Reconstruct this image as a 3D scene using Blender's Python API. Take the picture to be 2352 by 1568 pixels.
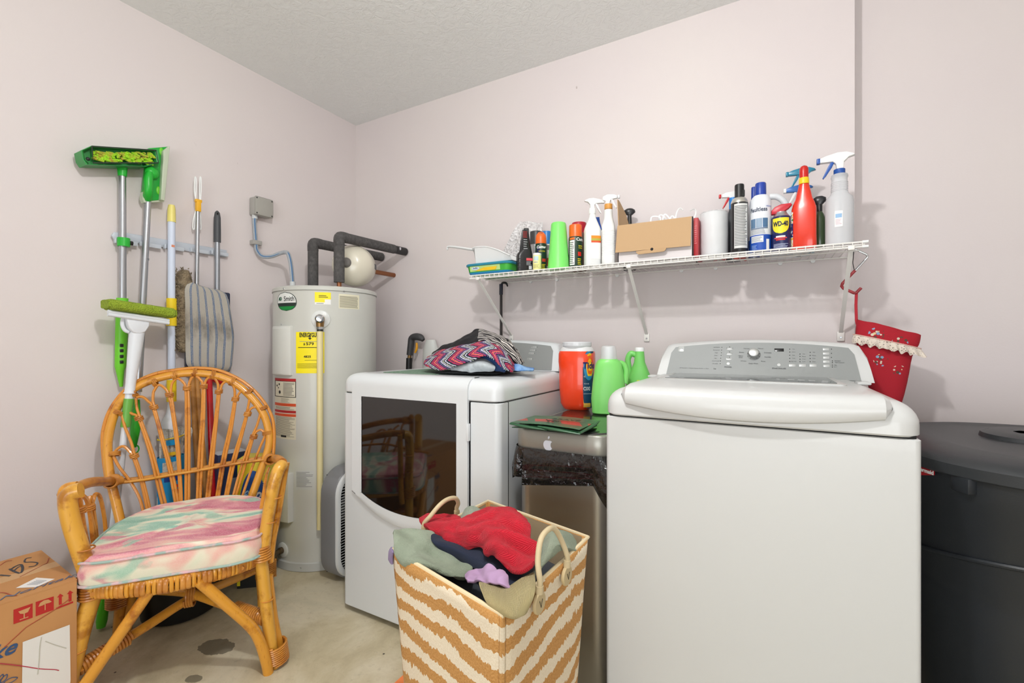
import bpy, bmesh, math, random
from mathutils import Vector, Matrix, noise
from math import sin, cos, pi, radians as R
for o in list(bpy.data.objects): bpy.data.objects.remove(o, do_unlink=True)
SC = bpy.context.scene; COL = SC.collection
random.seed(7)
# ---------------------------------------------------------------- camera, world, lights, exposure
FPX = 1050.0; CXP = 1176.0; HYP = 788.0; CAMH = 1.11
YAW = math.atan2(.486, .874)
cd = bpy.data.cameras.new('camera'); cam = bpy.data.objects.new('camera', cd); COL.objects.link(cam)
cd.sensor_width = 36.0; cd.lens = 36.0*FPX/2352; cd.shift_y = (HYP-784)/2352; cd.clip_start = .02
cam.location = (0, 0, CAMH); cam.rotation_euler = (pi/2, 0, YAW)
SC.camera = cam
w = bpy.data.worlds.new('world'); SC.world = w; w.use_nodes = True
w.node_tree.nodes['Background'].inputs[0].default_value = (.93, .97, 1, 1)
w.node_tree.nodes['Background'].inputs[1].default_value = 1.0
def area(name, loc, size, power, rot=(0,0,0), col=(1,1,1), shape='DISK', sy=None):
    l = bpy.data.lights.new(name, 'AREA'); l.energy = power; l.shape = shape; l.size = size; l.color = col
    if sy: l.size_y = sy
    o = bpy.data.objects.new(name, l); COL.objects.link(o); o.location = loc; o.rotation_euler = rot
    return o
pl = bpy.data.lights.new('ceiling_lamp_light', 'POINT'); pl.energy = 64; pl.shadow_soft_size = .05; pl.color = (1, .99, .98)
plo = bpy.data.objects.new('ceiling_lamp_light', pl); COL.objects.link(plo); plo.location = (-.40, .42, 2.29)
area('rear_fill_light', (.6, -2.45, .95), 2.6, 58, rot=(R(124), 0, R(8)), col=(.95, .98, 1), shape='RECTANGLE', sy=1.6)  # added fill, tilted up from behind the camera to brighten ceiling and walls
SC.view_settings.view_transform = 'Standard'; SC.view_settings.look = 'None'
SC.view_settings.gamma = 1; SC.view_settings.use_curve_mapping = False
SC.view_settings.exposure = -0.22

# ---------------------------------------------------------------- coordinates measured against the room
def ray(px, py):
    a = (px-CXP)/FPX
    return Vector((.874*a-.486, .486*a+.874, -(py-HYP)/FPX))
CAMP = Vector((0, 0, CAMH))
def onY(px, py, y): D = ray(px, py); return CAMP + D*(y/D.y)
def onX(px, py, x): D = ray(px, py); return CAMP + D*(x/D.x)
def onZ(px, py, z): D = ray(px, py); return CAMP + D*((z-CAMH)/D.z)
def at(px, py, t): return CAMP + ray(px, py)*t
LW = -2.384; BW = 2.151; CEIL = 2.555; RX = .294; RY = 2.24

# ---------------------------------------------------------------- materials
MATS = {}
def srgb(h):
    if isinstance(h, str):
        h = h.lstrip('#'); c = [int(h[i:i+2], 16)/255 for i in (0, 2, 4)]
    else: c = [x/255 for x in h]
    return tuple((x/12.92 if x <= .04045 else ((x+.055)/1.055)**2.4) for x in c) + (1,)
def NT(m): return m.node_tree.nodes, m.node_tree.links
def mat(name, col, rough=.5, metal=0, bump=None, var=None, trans=0, coat=0, alpha=1, sheen=0, emit=None, ior=None, sss=0):
    if name in MATS: return MATS[name]
    m = bpy.data.materials.new(name); m.use_nodes = True; n, l = NT(m); b = n['Principled BSDF']
    c = srgb(col); b.inputs['Base Color'].default_value = c
    b.inputs['Roughness'].default_value = rough; b.inputs['Metallic'].default_value = metal
    b.inputs['Transmission Weight'].default_value = trans; b.inputs['Coat Weight'].default_value = coat
    b.inputs['Alpha'].default_value = alpha; b.inputs['Sheen Weight'].default_value = sheen
    if ior: b.inputs['IOR'].default_value = ior
    if sss: b.inputs['Subsurface Weight'].default_value = sss; b.inputs['Subsurface Radius'].default_value = (.01, .01, .01)
    if emit: b.inputs['Emission Color'].default_value = srgb(emit[0]); b.inputs['Emission Strength'].default_value = emit[1]
    tc = n.new('ShaderNodeTexCoord')
    if bump:   # (scale, strength, distance)
        t = n.new('ShaderNodeTexNoise'); t.inputs['Scale'].default_value = bump[0]; t.inputs['Detail'].default_value = 4
        l.new(tc.outputs['Object'], t.inputs['Vector'])
        bp = n.new('ShaderNodeBump'); bp.inputs['Strength'].default_value = bump[1]; bp.inputs['Distance'].default_value = bump[2]
        l.new(t.outputs['Fac'], bp.inputs['Height']); l.new(bp.outputs['Normal'], b.inputs['Normal'])
    if var:    # (scale, other colour, low, high)
        t = n.new('ShaderNodeTexNoise'); t.inputs['Scale'].default_value = var[0]; t.inputs['Detail'].default_value = 5
        l.new(tc.outputs['Object'], t.inputs['Vector'])
        r = n.new('ShaderNodeValToRGB'); r.color_ramp.elements[0].position = var[2]; r.color_ramp.elements[1].position = var[3]
        r.color_ramp.elements[0].color = c; r.color_ramp.elements[1].color = srgb(var[1])
        l.new(t.outputs['Fac'], r.inputs['Fac']); l.new(r.outputs['Color'], b.inputs['Base Color'])
    MATS[name] = m
    return m
def vmath(n, l, op, a, b=None, c=None):
    q = n.new('ShaderNodeMath'); q.operation = op
    for i, x in enumerate((a, b, c)):
        if x is None: continue
        if isinstance(x, (int, float)): q.inputs[i].default_value = x
        else: l.new(x, q.inputs[i])
    return q.outputs[0]
def ramp(n, l, fac, stops, interp='LINEAR'):
    r = n.new('ShaderNodeValToRGB'); cr = r.color_ramp; cr.interpolation = interp
    while len(cr.elements) < len(stops): cr.elements.new(.5)
    for e, (p, c) in zip(cr.elements, stops): e.position = p; e.color = srgb(c) if isinstance(c, str) else c
    l.new(fac, r.inputs['Fac']); return r.outputs['Color']
def tnoise(n, l, vec, scale, detail=3, rough=.5, dist=0):
    t = n.new('ShaderNodeTexNoise'); t.inputs['Scale'].default_value = scale; t.inputs['Detail'].default_value = detail
    t.inputs['Roughness'].default_value = rough; t.inputs['Distortion'].default_value = dist
    if vec is not None: l.new(vec, t.inputs['Vector'])
    return t.outputs['Fac']
def mapping(n, l, src, sc=(1,1,1), rot=(0,0,0), loc=(0,0,0)):
    m = n.new('ShaderNodeMapping'); m.inputs['Scale'].default_value = sc; m.inputs['Rotation'].default_value = rot
    m.inputs['Location'].default_value = loc; l.new(src, m.inputs['Vector']); return m.outputs[0]
def bumpn(n, l, h, strength, dist):
    b = n.new('ShaderNodeBump'); b.inputs['Strength'].default_value = strength; b.inputs['Distance'].default_value = dist
    l.new(h, b.inputs['Height']); return b.outputs['Normal']
def mixc(n, l, f, a, b):
    x = n.new('ShaderNodeMix'); x.data_type = 'RGBA'
    l.new(f, x.inputs[0])
    for s, v in ((6, a), (7, b)):
        if isinstance(v, (tuple, str)): x.inputs[s].default_value = srgb(v) if isinstance(v, str) else v
        else: l.new(v, x.inputs[s])
    return x.outputs[2]

# ---------------------------------------------------------------- mesh helpers
def T(x, y, z): return Matrix.Translation((x, y, z))
def RZ(a): return Matrix.Rotation(a, 4, 'Z')
def RXm(a): return Matrix.Rotation(a, 4, 'X')
def RYm(a): return Matrix.Rotation(a, 4, 'Y')
class MB:
    def __init__(s): s.bm = bmesh.new()
    def _add(s, verts, faces):
        vs = [s.bm.verts.new(v) for v in verts]
        for f in faces:
            try: s.bm.faces.new([vs[i] for i in f])
            except ValueError: pass
        return vs
    def box(s, a, b, M=None, bev=0, seg=2):
        (x0, y0, z0), (x1, y1, z1) = a, b
        t = bmesh.new()
        vs = [t.verts.new(p) for p in ((x0,y0,z0),(x1,y0,z0),(x1,y1,z0),(x0,y1,z0),(x0,y0,z1),(x1,y0,z1),(x1,y1,z1),(x0,y1,z1))]
        for f in ((3,2,1,0),(4,5,6,7),(0,1,5,4),(1,2,6,5),(2,3,7,6),(3,0,4,7)): t.faces.new([vs[i] for i in f])
        if bev: bmesh.ops.bevel(t, geom=list(t.edges), offset=bev, segments=seg, profile=.5, affect='EDGES')
        s.merge(t, M); return s
    def merge(s, t, M=None):
        if M is not None: bmesh.ops.transform(t, matrix=M, verts=t.verts)
        me = bpy.data.meshes.new('tmp'); t.to_mesh(me); t.free(); s.bm.from_mesh(me); bpy.data.meshes.remove(me)
    def rings(s, rs, cap0=True, cap1=True, closed=True, M=None):
        """rs: list of rings, each a list of points"""
        n = len(rs[0]); vs = []
        for r in rs:
            vs.append([s.bm.verts.new((M @ Vector(p)) if M is not None else p) for p in r])
        for a, b in zip(vs[:-1], vs[1:]):
            for i in range(n if closed else n-1):
                j = (i+1) % n
                try: s.bm.faces.new((a[i], a[j], b[j], b[i]))
                except ValueError: pass
        if closed and cap0 and n > 2:
            try: s.bm.faces.new(vs[0][::-1])
            except ValueError: pass
        if closed and cap1 and n > 2:
            try: s.bm.faces.new(vs[-1])
            except ValueError: pass
        return s
    def tube(s, pts, r, n=10, sm=0, cap=True, flat=1.0, closed=False):
        pts = [Vector(p) for p in pts]
        if sm: 
            if not isinstance(r, (int, float)): r = [x for x in catmull([(q,) for q in r], sm)]; r = [q[0] for q in r]
            pts = catmull(pts, sm, closed)
        rr = [r]*len(pts) if isinstance(r, (int, float)) else list(r)
        N = len(pts); rings = []; up = None
        for i, p in enumerate(pts):
            if closed: t = (pts[(i+1) % N]-pts[i-1]).normalized()
            else: t = (pts[min(i+1, N-1)]-pts[max(i-1, 0)]).normalized()
            if up is None:
                up = Vector((0, 0, 1)) if abs(t.z) < .9 else Vector((0, 1, 0))
            sd = t.cross(up)
            if sd.length < 1e-6: sd = t.cross(Vector((1, 0, 0)))
            sd.normalize(); up = sd.cross(t).normalized()
            rings.append([p + sd*cos(2*pi*k/n)*rr[i] + up*sin(2*pi*k/n)*rr[i]*flat for k in range(n)])
        if closed: rings.append(rings[0]); s.rings(rings, False, False)
        else: s.rings(rings, cap, cap)
        return s
    def lathe(s, prof, c=(0,0,0), n=28, M=None, cap=True):
        """prof: (r,z) list bottom to top about local z"""
        rs = [[(c[0]+max(r, 1e-4)*cos(2*pi*k/n), c[1]+max(r, 1e-4)*sin(2*pi*k/n), c[2]+z) for k in range(n)] for r, z in prof]
        return s.rings(rs, cap, cap, True, M)
    def loft(s, secs, n=32, M=None, cap=True):
        """secs: (z, rx, ry, exponent, ox, oy)"""
        rs = []
        for sec in secs:
            z, rx, ry, e = sec[:4]; ox, oy = (sec[4:6] if len(sec) > 5 else (0, 0)); r = []
            for k in range(n):
                a = 2*pi*k/n; ca, sa = cos(a), sin(a)
                r.append((ox+rx*math.copysign(abs(ca)**(2/e), ca), oy+ry*math.copysign(abs(sa)**(2/e), sa), z))
            rs.append(r)
        return s.rings(rs, cap, cap, True, M)
    def prism(s, pts, d0, d1, M=None, bev=0, seg=2):
        """outline in x,z extruded along y from d0 to d1"""
        t = bmesh.new(); a = [t.verts.new((p[0], d0, p[1])) for p in pts]; b = [t.verts.new((p[0], d1, p[1])) for p in pts]
        n = len(pts)
        t.faces.new(a); t.faces.new(b[::-1])
        for i in range(n): t.faces.new((a[i], b[i], b[(i+1) % n], a[(i+1) % n]))
        bmesh.ops.recalc_face_normals(t, faces=t.faces)
        if bev:
            es = [e for e in t.edges if abs(e.verts[0].co.y-e.verts[1].co.y) < 1e-7]
            bmesh.ops.bevel(t, geom=es, offset=bev, segments=seg, profile=.5, affect='EDGES')
        s.merge(t, M); return s
    def sphere(s, c, r, n=16, sc=(1,1,1), M=None):
        t = bmesh.new(); bmesh.ops.create_uvsphere(t, u_segments=n, v_segments=max(6, n//2), radius=r)
        bmesh.ops.scale(t, vec=sc, verts=t.verts); bmesh.ops.translate(t, vec=c, verts=t.verts); s.merge(t, M); return s
    def grid(s, P, thick=0):
        """P: 2D list of points"""
        m, n = len(P), len(P[0]); vs = [[s.bm.verts.new(p) for p in row] for row in P]
        for i in range(m-1):
            for j in range(n-1):
                s.bm.faces.new((vs[i][j], vs[i][j+1], vs[i+1][j+1], vs[i+1][j]))
        return s
def catmull(P, k, closed=False):
    P = [Vector(p) if len(p) > 1 else Vector((p[0], 0)) for p in P]; N = len(P)
    if N < 3 and not closed: return P
    out = []
    for i in range(N if closed else N-1):
        if closed: a, b, c, d = P[i-1], P[i], P[(i+1) % N], P[(i+2) % N]
        else: a, b, c, d = P[max(i-1, 0)], P[i], P[i+1], P[min(i+2, N-1)]
        for j in range(k):
            t = j/k; t2, t3 = t*t, t*t*t
            out.append(.5*((2*b)+(c-a)*t+(2*a-5*b+4*c-d)*t2+(3*b-a-3*c+d)*t3))
    if not closed: out.append(P[-1])
    return out
def PM(p):
    if p is None: return Matrix()
    m = Matrix.Translation(p.location) @ p.rotation_euler.to_matrix().to_4x4()
    return PM(p.parent) @ m
def obj(name, mb, m, parent=None, smooth=True, world=False, bevel=0, sub=0, solid=0, auto=True, flip=True):
    me = bpy.data.meshes.new(name); bm = mb.bm
    if flip: bmesh.ops.recalc_face_normals(bm, faces=bm.faces)
    loc = Vector((0, 0, 0))
    if world and parent is not None: bmesh.ops.transform(bm, matrix=PM(parent).inverted(), verts=bm.verts)
    elif parent is None and len(bm.verts):      # one-mesh thing: origin at its base centre
        xs = [v.co for v in bm.verts]
        loc = Vector(((min(v.x for v in xs)+max(v.x for v in xs))/2, (min(v.y for v in xs)+max(v.y for v in xs))/2, min(v.z for v in xs)))
        bmesh.ops.translate(bm, vec=-loc, verts=bm.verts)
    bm.to_mesh(me); bm.free()
    if smooth:
        for p in me.polygons: p.use_smooth = True
    for q in (m if isinstance(m, (list, tuple)) else [m]): me.materials.append(q)
    o = bpy.data.objects.new(name, me); COL.objects.link(o); o.location = loc
    if parent is not None: o.parent = parent
    if solid:
        x = o.modifiers.new('solid', 'SOLIDIFY'); x.thickness = solid; x.offset = 0
    if bevel:
        x = o.modifiers.new('bevel', 'BEVEL'); x.width = bevel; x.segments = 3; x.limit_method = 'ANGLE'; x.angle_limit = R(35)
    if sub:
        x = o.modifiers.new('sub', 'SUBSURF'); x.levels = sub; x.render_levels = sub
    if smooth and auto and not sub:
        es = o.modifiers.new('split', 'EDGE_SPLIT'); es.split_angle = R(38)
    return o
GROUPS = {'spray_can': 'spray cans on the wire shelf', 'starch_can': 'starch cans on the wire shelf', 'spray_bottle': 'spray bottles on the wire shelf', 'insulated_pipe': 'foam-covered pipes above the water heater', 'detergent_bottle': 'green detergent bottles on the trash can lid', 'pump_bottle': 'pump bottles on the wire shelf', 'jug': 'white jugs on the wire shelf'}
def thing(name, label, cat, loc=(0,0,0), rz=0, group=None):
    o = bpy.data.objects.new(name, None); COL.objects.link(o); o.empty_display_size = .05
    o.location = loc; o.rotation_euler = (0, 0, rz); o['label'] = label; o['category'] = cat
    group = group or GROUPS.get(name)
    if group: o['group'] = group
    return o
def tag(o, label, cat, group=None):
    o['label'] = label; o['category'] = cat
    if group: o['group'] = group
    return o
def struct(name, mb, m, **k):
    o = obj(name, mb, m, smooth=False, **k); o['kind'] = 'structure'; return o
def textmesh(s, size, ext=.0004, M=None, bold=0, align='CENTER', shear=0, spacing=1, xs=1):
    cu = bpy.data.curves.new('t', 'FONT'); cu.body = s; cu.size = size; cu.extrude = ext; cu.offset = bold
    cu.align_x = align; cu.align_y = 'CENTER'; cu.shear = shear; cu.resolution_u = 3; cu.space_character = spacing
    o = bpy.data.objects.new('t', cu); COL.objects.link(o)
    bpy.context.view_layer.update()
    me = bpy.data.meshes.new_from_object(o.evaluated_get(bpy.context.evaluated_depsgraph_get()))
    mb = MB(); mb.bm.from_mesh(me); bpy.data.objects.remove(o); bpy.data.meshes.remove(me); bpy.data.curves.remove(cu)
    if xs != 1: bmesh.ops.scale(mb.bm, vec=(xs, 1, 1), verts=mb.bm.verts)
    if M is not None: bmesh.ops.transform(mb.bm, matrix=M, verts=mb.bm.verts)
    return mb
FRONT = RXm(pi/2)      # text in xy plane -> stands in xz, facing -y
def wrap(mb, r, a0=0, z0=0, cx=0, cy=0, eps=.0006):
    """text lying in xy plane -> wrapped round a vertical cylinder, centred at azimuth a0 (0 = facing -y)"""
    for v in mb.bm.verts:
        a = a0 + v.co.x/r; q = r+eps+v.co.z
        v.co = Vector((cx+q*sin(a), cy-q*cos(a), z0+v.co.y))
    return mb
def cylpatch(r, a0, a1, z0, z1, n=14, eps=.0004, cx=0, cy=0, mb=None):
    mb = mb or MB(); q = r+eps
    P = [[(cx+q*sin(a0+(a1-a0)*i/n), cy-q*cos(a0+(a1-a0)*i/n), z) for i in range(n+1)] for z in (z0, z1)]
    return mb.grid(P)
def lines(mb, x0, x1, z0, z1, nrow, y, h=.4, jag=.25, M=None, seed=1):
    """rows of small print as thin raised strips"""
    rnd = random.Random(seed); dz = (z1-z0)/nrow
    for i in range(nrow):
        e = x1-(x1-x0)*jag*rnd.random(); zc = z0+(i+.5)*dz
        mb._add([(Vector(p) if M is None else M @ Vector(p)) for p in ((x0, y, zc-dz*h/2), (e, y, zc-dz*h/2), (e, y, zc+dz*h/2), (x0, y, zc+dz*h/2))], [(0, 1, 2, 3)])
    return mb
def clines(mb, r, a0, a1, z0, z1, nrow, h=.4, jag=.25, eps=.0008, cx=0, cy=0, seed=1):
    rnd = random.Random(seed); dz = (z1-z0)/nrow
    for i in range(nrow):
        e = a1-(a1-a0)*jag*rnd.random(); zc = z0+(i+.5)*dz
        cylpatch(r, a0, e, zc-dz*h/2, zc+dz*h/2, 6, eps, cx, cy, mb)
    return mb
# ================================================================ ROOM
def wallmat():
    m = bpy.data.materials.new('wall_paint'); m.use_nodes = True; n, l = NT(m); b = n['Principled BSDF']
    tc = n.new('ShaderNodeNewGeometry').outputs['Position']
    f = tnoise(n, l, tc, 1.3, 3)
    c = ramp(n, l, f, [(.35, '#dcd3d3'), (.65, '#dfd7d5')])
    # scuffs: rare short dark marks
    sc = tnoise(n, l, mapping(n, l, tc, (26, 26, 11)), 1.0, 2, .6)
    f2 = ramp(n, l, sc, [(.775, (0,0,0,1)), (.83, (1,1,1,1))])
    c2 = mixc(n, l, f2, c, '#b3a7a4')
    l.new(c2, b.inputs['Base Color']); b.inputs['Roughness'].default_value = .72
    h = tnoise(n, l, tc, 160, 3, .6)
    l.new(bumpn(n, l, h, .12, .002), b.inputs['Normal'])
    return m
def ceilmat():
    m = bpy.data.materials.new('ceiling_texture'); m.use_nodes = True; n, l = NT(m); b = n['Principled BSDF']
    tc = n.new('ShaderNodeNewGeometry').outputs['Position']
    b.inputs['Base Color'].default_value = srgb('#eceeed'); b.inputs['Roughness'].default_value = .9
    a = tnoise(n, l, tc, 26, 5, .62, 1.6); r = ramp(n, l, a, [(.44, (0,0,0,1)), (.56, (1,1,1,1))])
    l.new(bumpn(n, l, r, .35, .004), b.inputs['Normal'])
    return m
def floormat():
    m = bpy.data.materials.new('bare_concrete'); m.use_nodes = True; n, l = NT(m); b = n['Principled BSDF']
    tc = n.new('ShaderNodeNewGeometry').outputs['Position']
    f = tnoise(n, l, tc, 2.6, 8, .66, .5)
    c = ramp(n, l, f, [(.30, '#aa9d80'), (.45, '#c4b899'), (.58, '#d6ccb2'), (.72, '#c6bfa6')])
    f2 = tnoise(n, l, tc, 38, 6, .7); c = mixc(n, l, ramp(n, l, f2, [(.55, (0,0,0,1)), (.85, (.6,.6,.6,1))]), c, '#93876b')
    # dark specks
    v = n.new('ShaderNodeTexVoronoi'); v.inputs['Scale'].default_value = 9; l.new(tc, v.inputs['Vector'])
    c = mixc(n, l, ramp(n, l, v.outputs['Distance'], [(.028, (1,1,1,1)), (.042, (0,0,0,1))]), c, '#4f4739')
    # oil stain blots with a shape of their own (world positions)
    for (sx, sy, rad, k) in STAINS:
        mp = mapping(n, l, tc, (1/rad, k/rad, 1), (0, 0, .6), (0, 0, 0))
        q = n.new('ShaderNodeVectorMath'); q.operation = 'SUBTRACT'; l.new(tc, q.inputs[0]); q.inputs[1].default_value = (sx, sy, 0)
        r = n.new('ShaderNodeVectorRotate'); r.rotation_type = 'Z_AXIS'; r.inputs['Angle'].default_value = -.3; l.new(q.outputs[0], r.inputs['Vector'])
        s_ = n.new('ShaderNodeVectorMath'); s_.operation = 'MULTIPLY'; l.new(r.outputs[0], s_.inputs[0]); s_.inputs[1].default_value = (1/rad, k/rad, 0)
        ln = n.new('ShaderNodeVectorMath'); ln.operation = 'LENGTH'; l.new(s_.outputs[0], ln.inputs[0])
        d = vmath(n, l, 'ADD', ln.outputs['Value'], vmath(n, l, 'MULTIPLY', tnoise(n, l, tc, 30, 4, .6), .7))
        c = mixc(n, l, ramp(n, l, d, [(.0, (.85,.85,.85,1)), (.62, (.85,.85,.85,1)), (.67, (0,0,0,1))]), c, '#67604f') if False else mixc(n, l, vmath(n, l, 'MULTIPLY', vmath(n, l, 'LESS_THAN', d, 1.25), .8), c, '#6a6352')
    l.new(c, b.inputs['Base Color']); b.inputs['Roughness'].default_value = .62
    l.new(bumpn(n, l, tnoise(n, l, tc, 45, 6, .7), .35, .003), b.inputs['Normal'])
    return m
_s1 = onZ(497, 1485, 0); _s2 = onZ(445, 1558, 0)
STAINS = [(_s1.x, _s1.y, .075, 1.6), (_s2.x, _s2.y, .03, 1.5)]
WALL = wallmat(); CEILM = ceilmat(); FLOOR = floormat()
th = .12; YB = -2.6; XR = 2.6
struct('floor', MB().box((LW-th, YB-th, -.1), (XR+th, RY+th, 0)), FLOOR)
struct('ceiling', MB().box((LW-th, YB-th, CEIL), (XR+th, RY+th, CEIL+.1)), CEILM)
struct('wall_left', MB().box((LW-th, YB-th, 0), (LW, RY+th, CEIL)), WALL)
struct('wall_back', MB().box((LW, BW, 0), (RX, RY+th, CEIL), bev=0), WALL)
struct('wall_right', MB().box((RX, RY, 0), (XR, RY+th, CEIL)), WALL)
struct('wall_side', MB().box((XR, YB-th, 0), (XR+th, RY+th, CEIL)), WALL)
mb = MB(); mb.box((LW, YB-th, 0), (-.75, YB, CEIL)); mb.box((2.05, YB-th, 0), (XR, YB, CEIL)); mb.box((-.75, YB-th, 2.2), (2.05, YB, CEIL))  # unseen opening left in this wall so world light enters from behind
struct('wall_front', mb, WALL)
mb = MB(); mb.box((-.83, YB-.01, 0), (-.75, YB+.02, 2.2)); mb.box((2.05, YB-.01, 0), (2.13, YB+.02, 2.2)); mb.box((-.83, YB-.01, 2.2), (2.13, YB+.02, 2.28))
struct('trim_1', mb, mat('door_trim', '#e8e6e0', .5))
# ceiling lamp (above and behind the camera's view)
t = thing('ceiling_lamp', 'bare bulb hanging on a short white stem from the ceiling', 'lamp', (-.40, .42, CEIL))
obj('base', MB().lathe([(.05, -.03), (.06, -.02), (.06, 0)], n=40), mat('lamp_white', '#e9e9e6', .4), t); obj('stem', MB().tube([(0, 0, -.02), (0, 0, -.16)], .008, 12), mat('lamp_white', '#e9e9e6', .4), t)
obj('bulb', MB().lathe([(.001, -.238), (.018, -.234), (.028, -.215), (.026, -.19), (.014, -.155)], n=32), mat('lamp_glow', '#fff6e8', .3, emit=('#fff4e0', 8)), t)
# common materials
ENAMEL = mat('white_enamel', '#d9dddf', .3, coat=.25)
ENAMEL2 = mat('washer_enamel', '#cfd0cf', .3, coat=.25)
WIREM = mat('white_wire', '#ebe9e4', .35)
STEEL = mat('steel', '#b9bcbf', .28, 1)
CHROME = mat('chrome', '#d5d7d9', .14, 1)
BLACKP = mat('black_plastic', '#1b1b1c', .42)
DARKGAP = mat('dark_gap', '#1c1c1c', .8)
WHITEP = mat('white_plastic', '#eceeed', .35)
PAPER = mat('white_paper', '#f0efec', .8)
INK = mat('black_ink', '#191818', .7)
GREYINK = mat('grey_ink', '#56585a', .7)
# ================================================================ WASHER AND DRYER
def rrect(x0, x1, y0, y1, r, z, k=6):
    pts = []
    for cx, cy, a0 in ((x1-r, y0+r, -90), (x1-r, y1-r, 0), (x0+r, y1-r, 90), (x0+r, y0+r, 180)):
        for i in range(k+1):
            a = R(a0+90*i/k); pts.append((cx+r*cos(a), cy+r*sin(a), z))
    return pts
def slab(mb, x0, x1, y0, y1, prof, rc, k=6, M=None):
    """prof: (z, inset)"""
    mb.rings([rrect(x0+i, x1-i, y0+i, y1-i, max(rc-i*.4, .002), z, k) for z, i in prof], M=M)
    return mb
def topprof(z0, z1, r, k=7, b=.004):
    return [(z0, b), (z0+b, 0)] + [(z1-r+r*sin(R(90*i/k)), r*(1-cos(R(90*i/k)))) for i in range(k+1)]
SLOPE = math.atan2(.075, .145)
class Console:
    def __init__(s, root, x0, x1, y0, z0, hgt, yb, panel, rz=0):
        s.xc, s.hw, s.y0, s.z0, s.h = (x0+x1)/2, (x1-x0)/2, y0, z0, hgt
        s.tan = .075/.145
        s.M = T(s.xc, y0, z0) @ RXm(pi/2-SLOPE)
        mb = MB(); rs = []
        N = 36
        for i in range(N+1):
            u = -1+2*i/N; e = abs(u)
            zt = hgt*(.86+.14*(1-u*u)); 
            en = 1.0
            if e > .9: q = (e-.9)/.1; en = math.sqrt(max(0, 1-q*q*.93))
            zt = zt*(.55+.45*en)
            x = s.xc+u*s.hw
            xt = s.xc+u*(s.hw-.012)
            t = s.tan
            rs.append([(x, y0, z0), (x*.5+xt*.5, y0+t*zt*.5, z0+zt*.5), (xt, y0+t*(zt-.012), z0+zt-.012), (xt, y0+t*zt+.004, z0+zt-.003), (xt, y0+t*zt+.014, z0+zt),
                       (xt, yb-.02, z0+zt), (xt, yb-.004, z0+zt-.01), (x, yb, z0)])
        mb.rings(rs)
        s.body = obj('console', mb, ENAMEL2 if panel else ENAMEL, root)
        # brushed grey fascia
        rs = []; N = 40; P = []
        for j in range(9):
            v = j/8; row = []
            for i in range(N+1):
                u = -1+2*i/N; e = abs(u)
                top = (hgt*(.86+.14*(1-u*u)))/cos(SLOPE) - .014
                if e > .94: q = (e-.94)/.06; top -= .022*(1-math.sqrt(max(0, 1-q*q)))
                yy = .004+(top-.004)*v
                row.append(s.M @ Vector((u*(s.hw-.034-.012*v), yy, .0022)))
            P.append(row)
        s.panel = obj('control_panel', MB().grid(P), FASCIA, root, solid=.003)
    def loc(s, px, py):
        """point of the sloping face seen at a pixel -> face coordinates"""
        Mi = s.M.inverted(); o = Mi @ CAMP; d = Mi.to_3x3() @ ray(px, py); t = (.004-o.z)/d.z; return o+d*t
    def text(s, px, py, body, size, m, parent, name='lettering', lift=.0045, **k):
        p = s.loc(px, py); return obj(name, textmesh(body, size, .0002, s.M @ T(p.x, p.y, lift), **k), m, parent, smooth=False, flip=False)
FASCIA = mat('grey_fascia', '#8d908f', .5, .2)
FASCIA_B = mat('button_silver', '#b9bbba', .4, .3)

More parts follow.
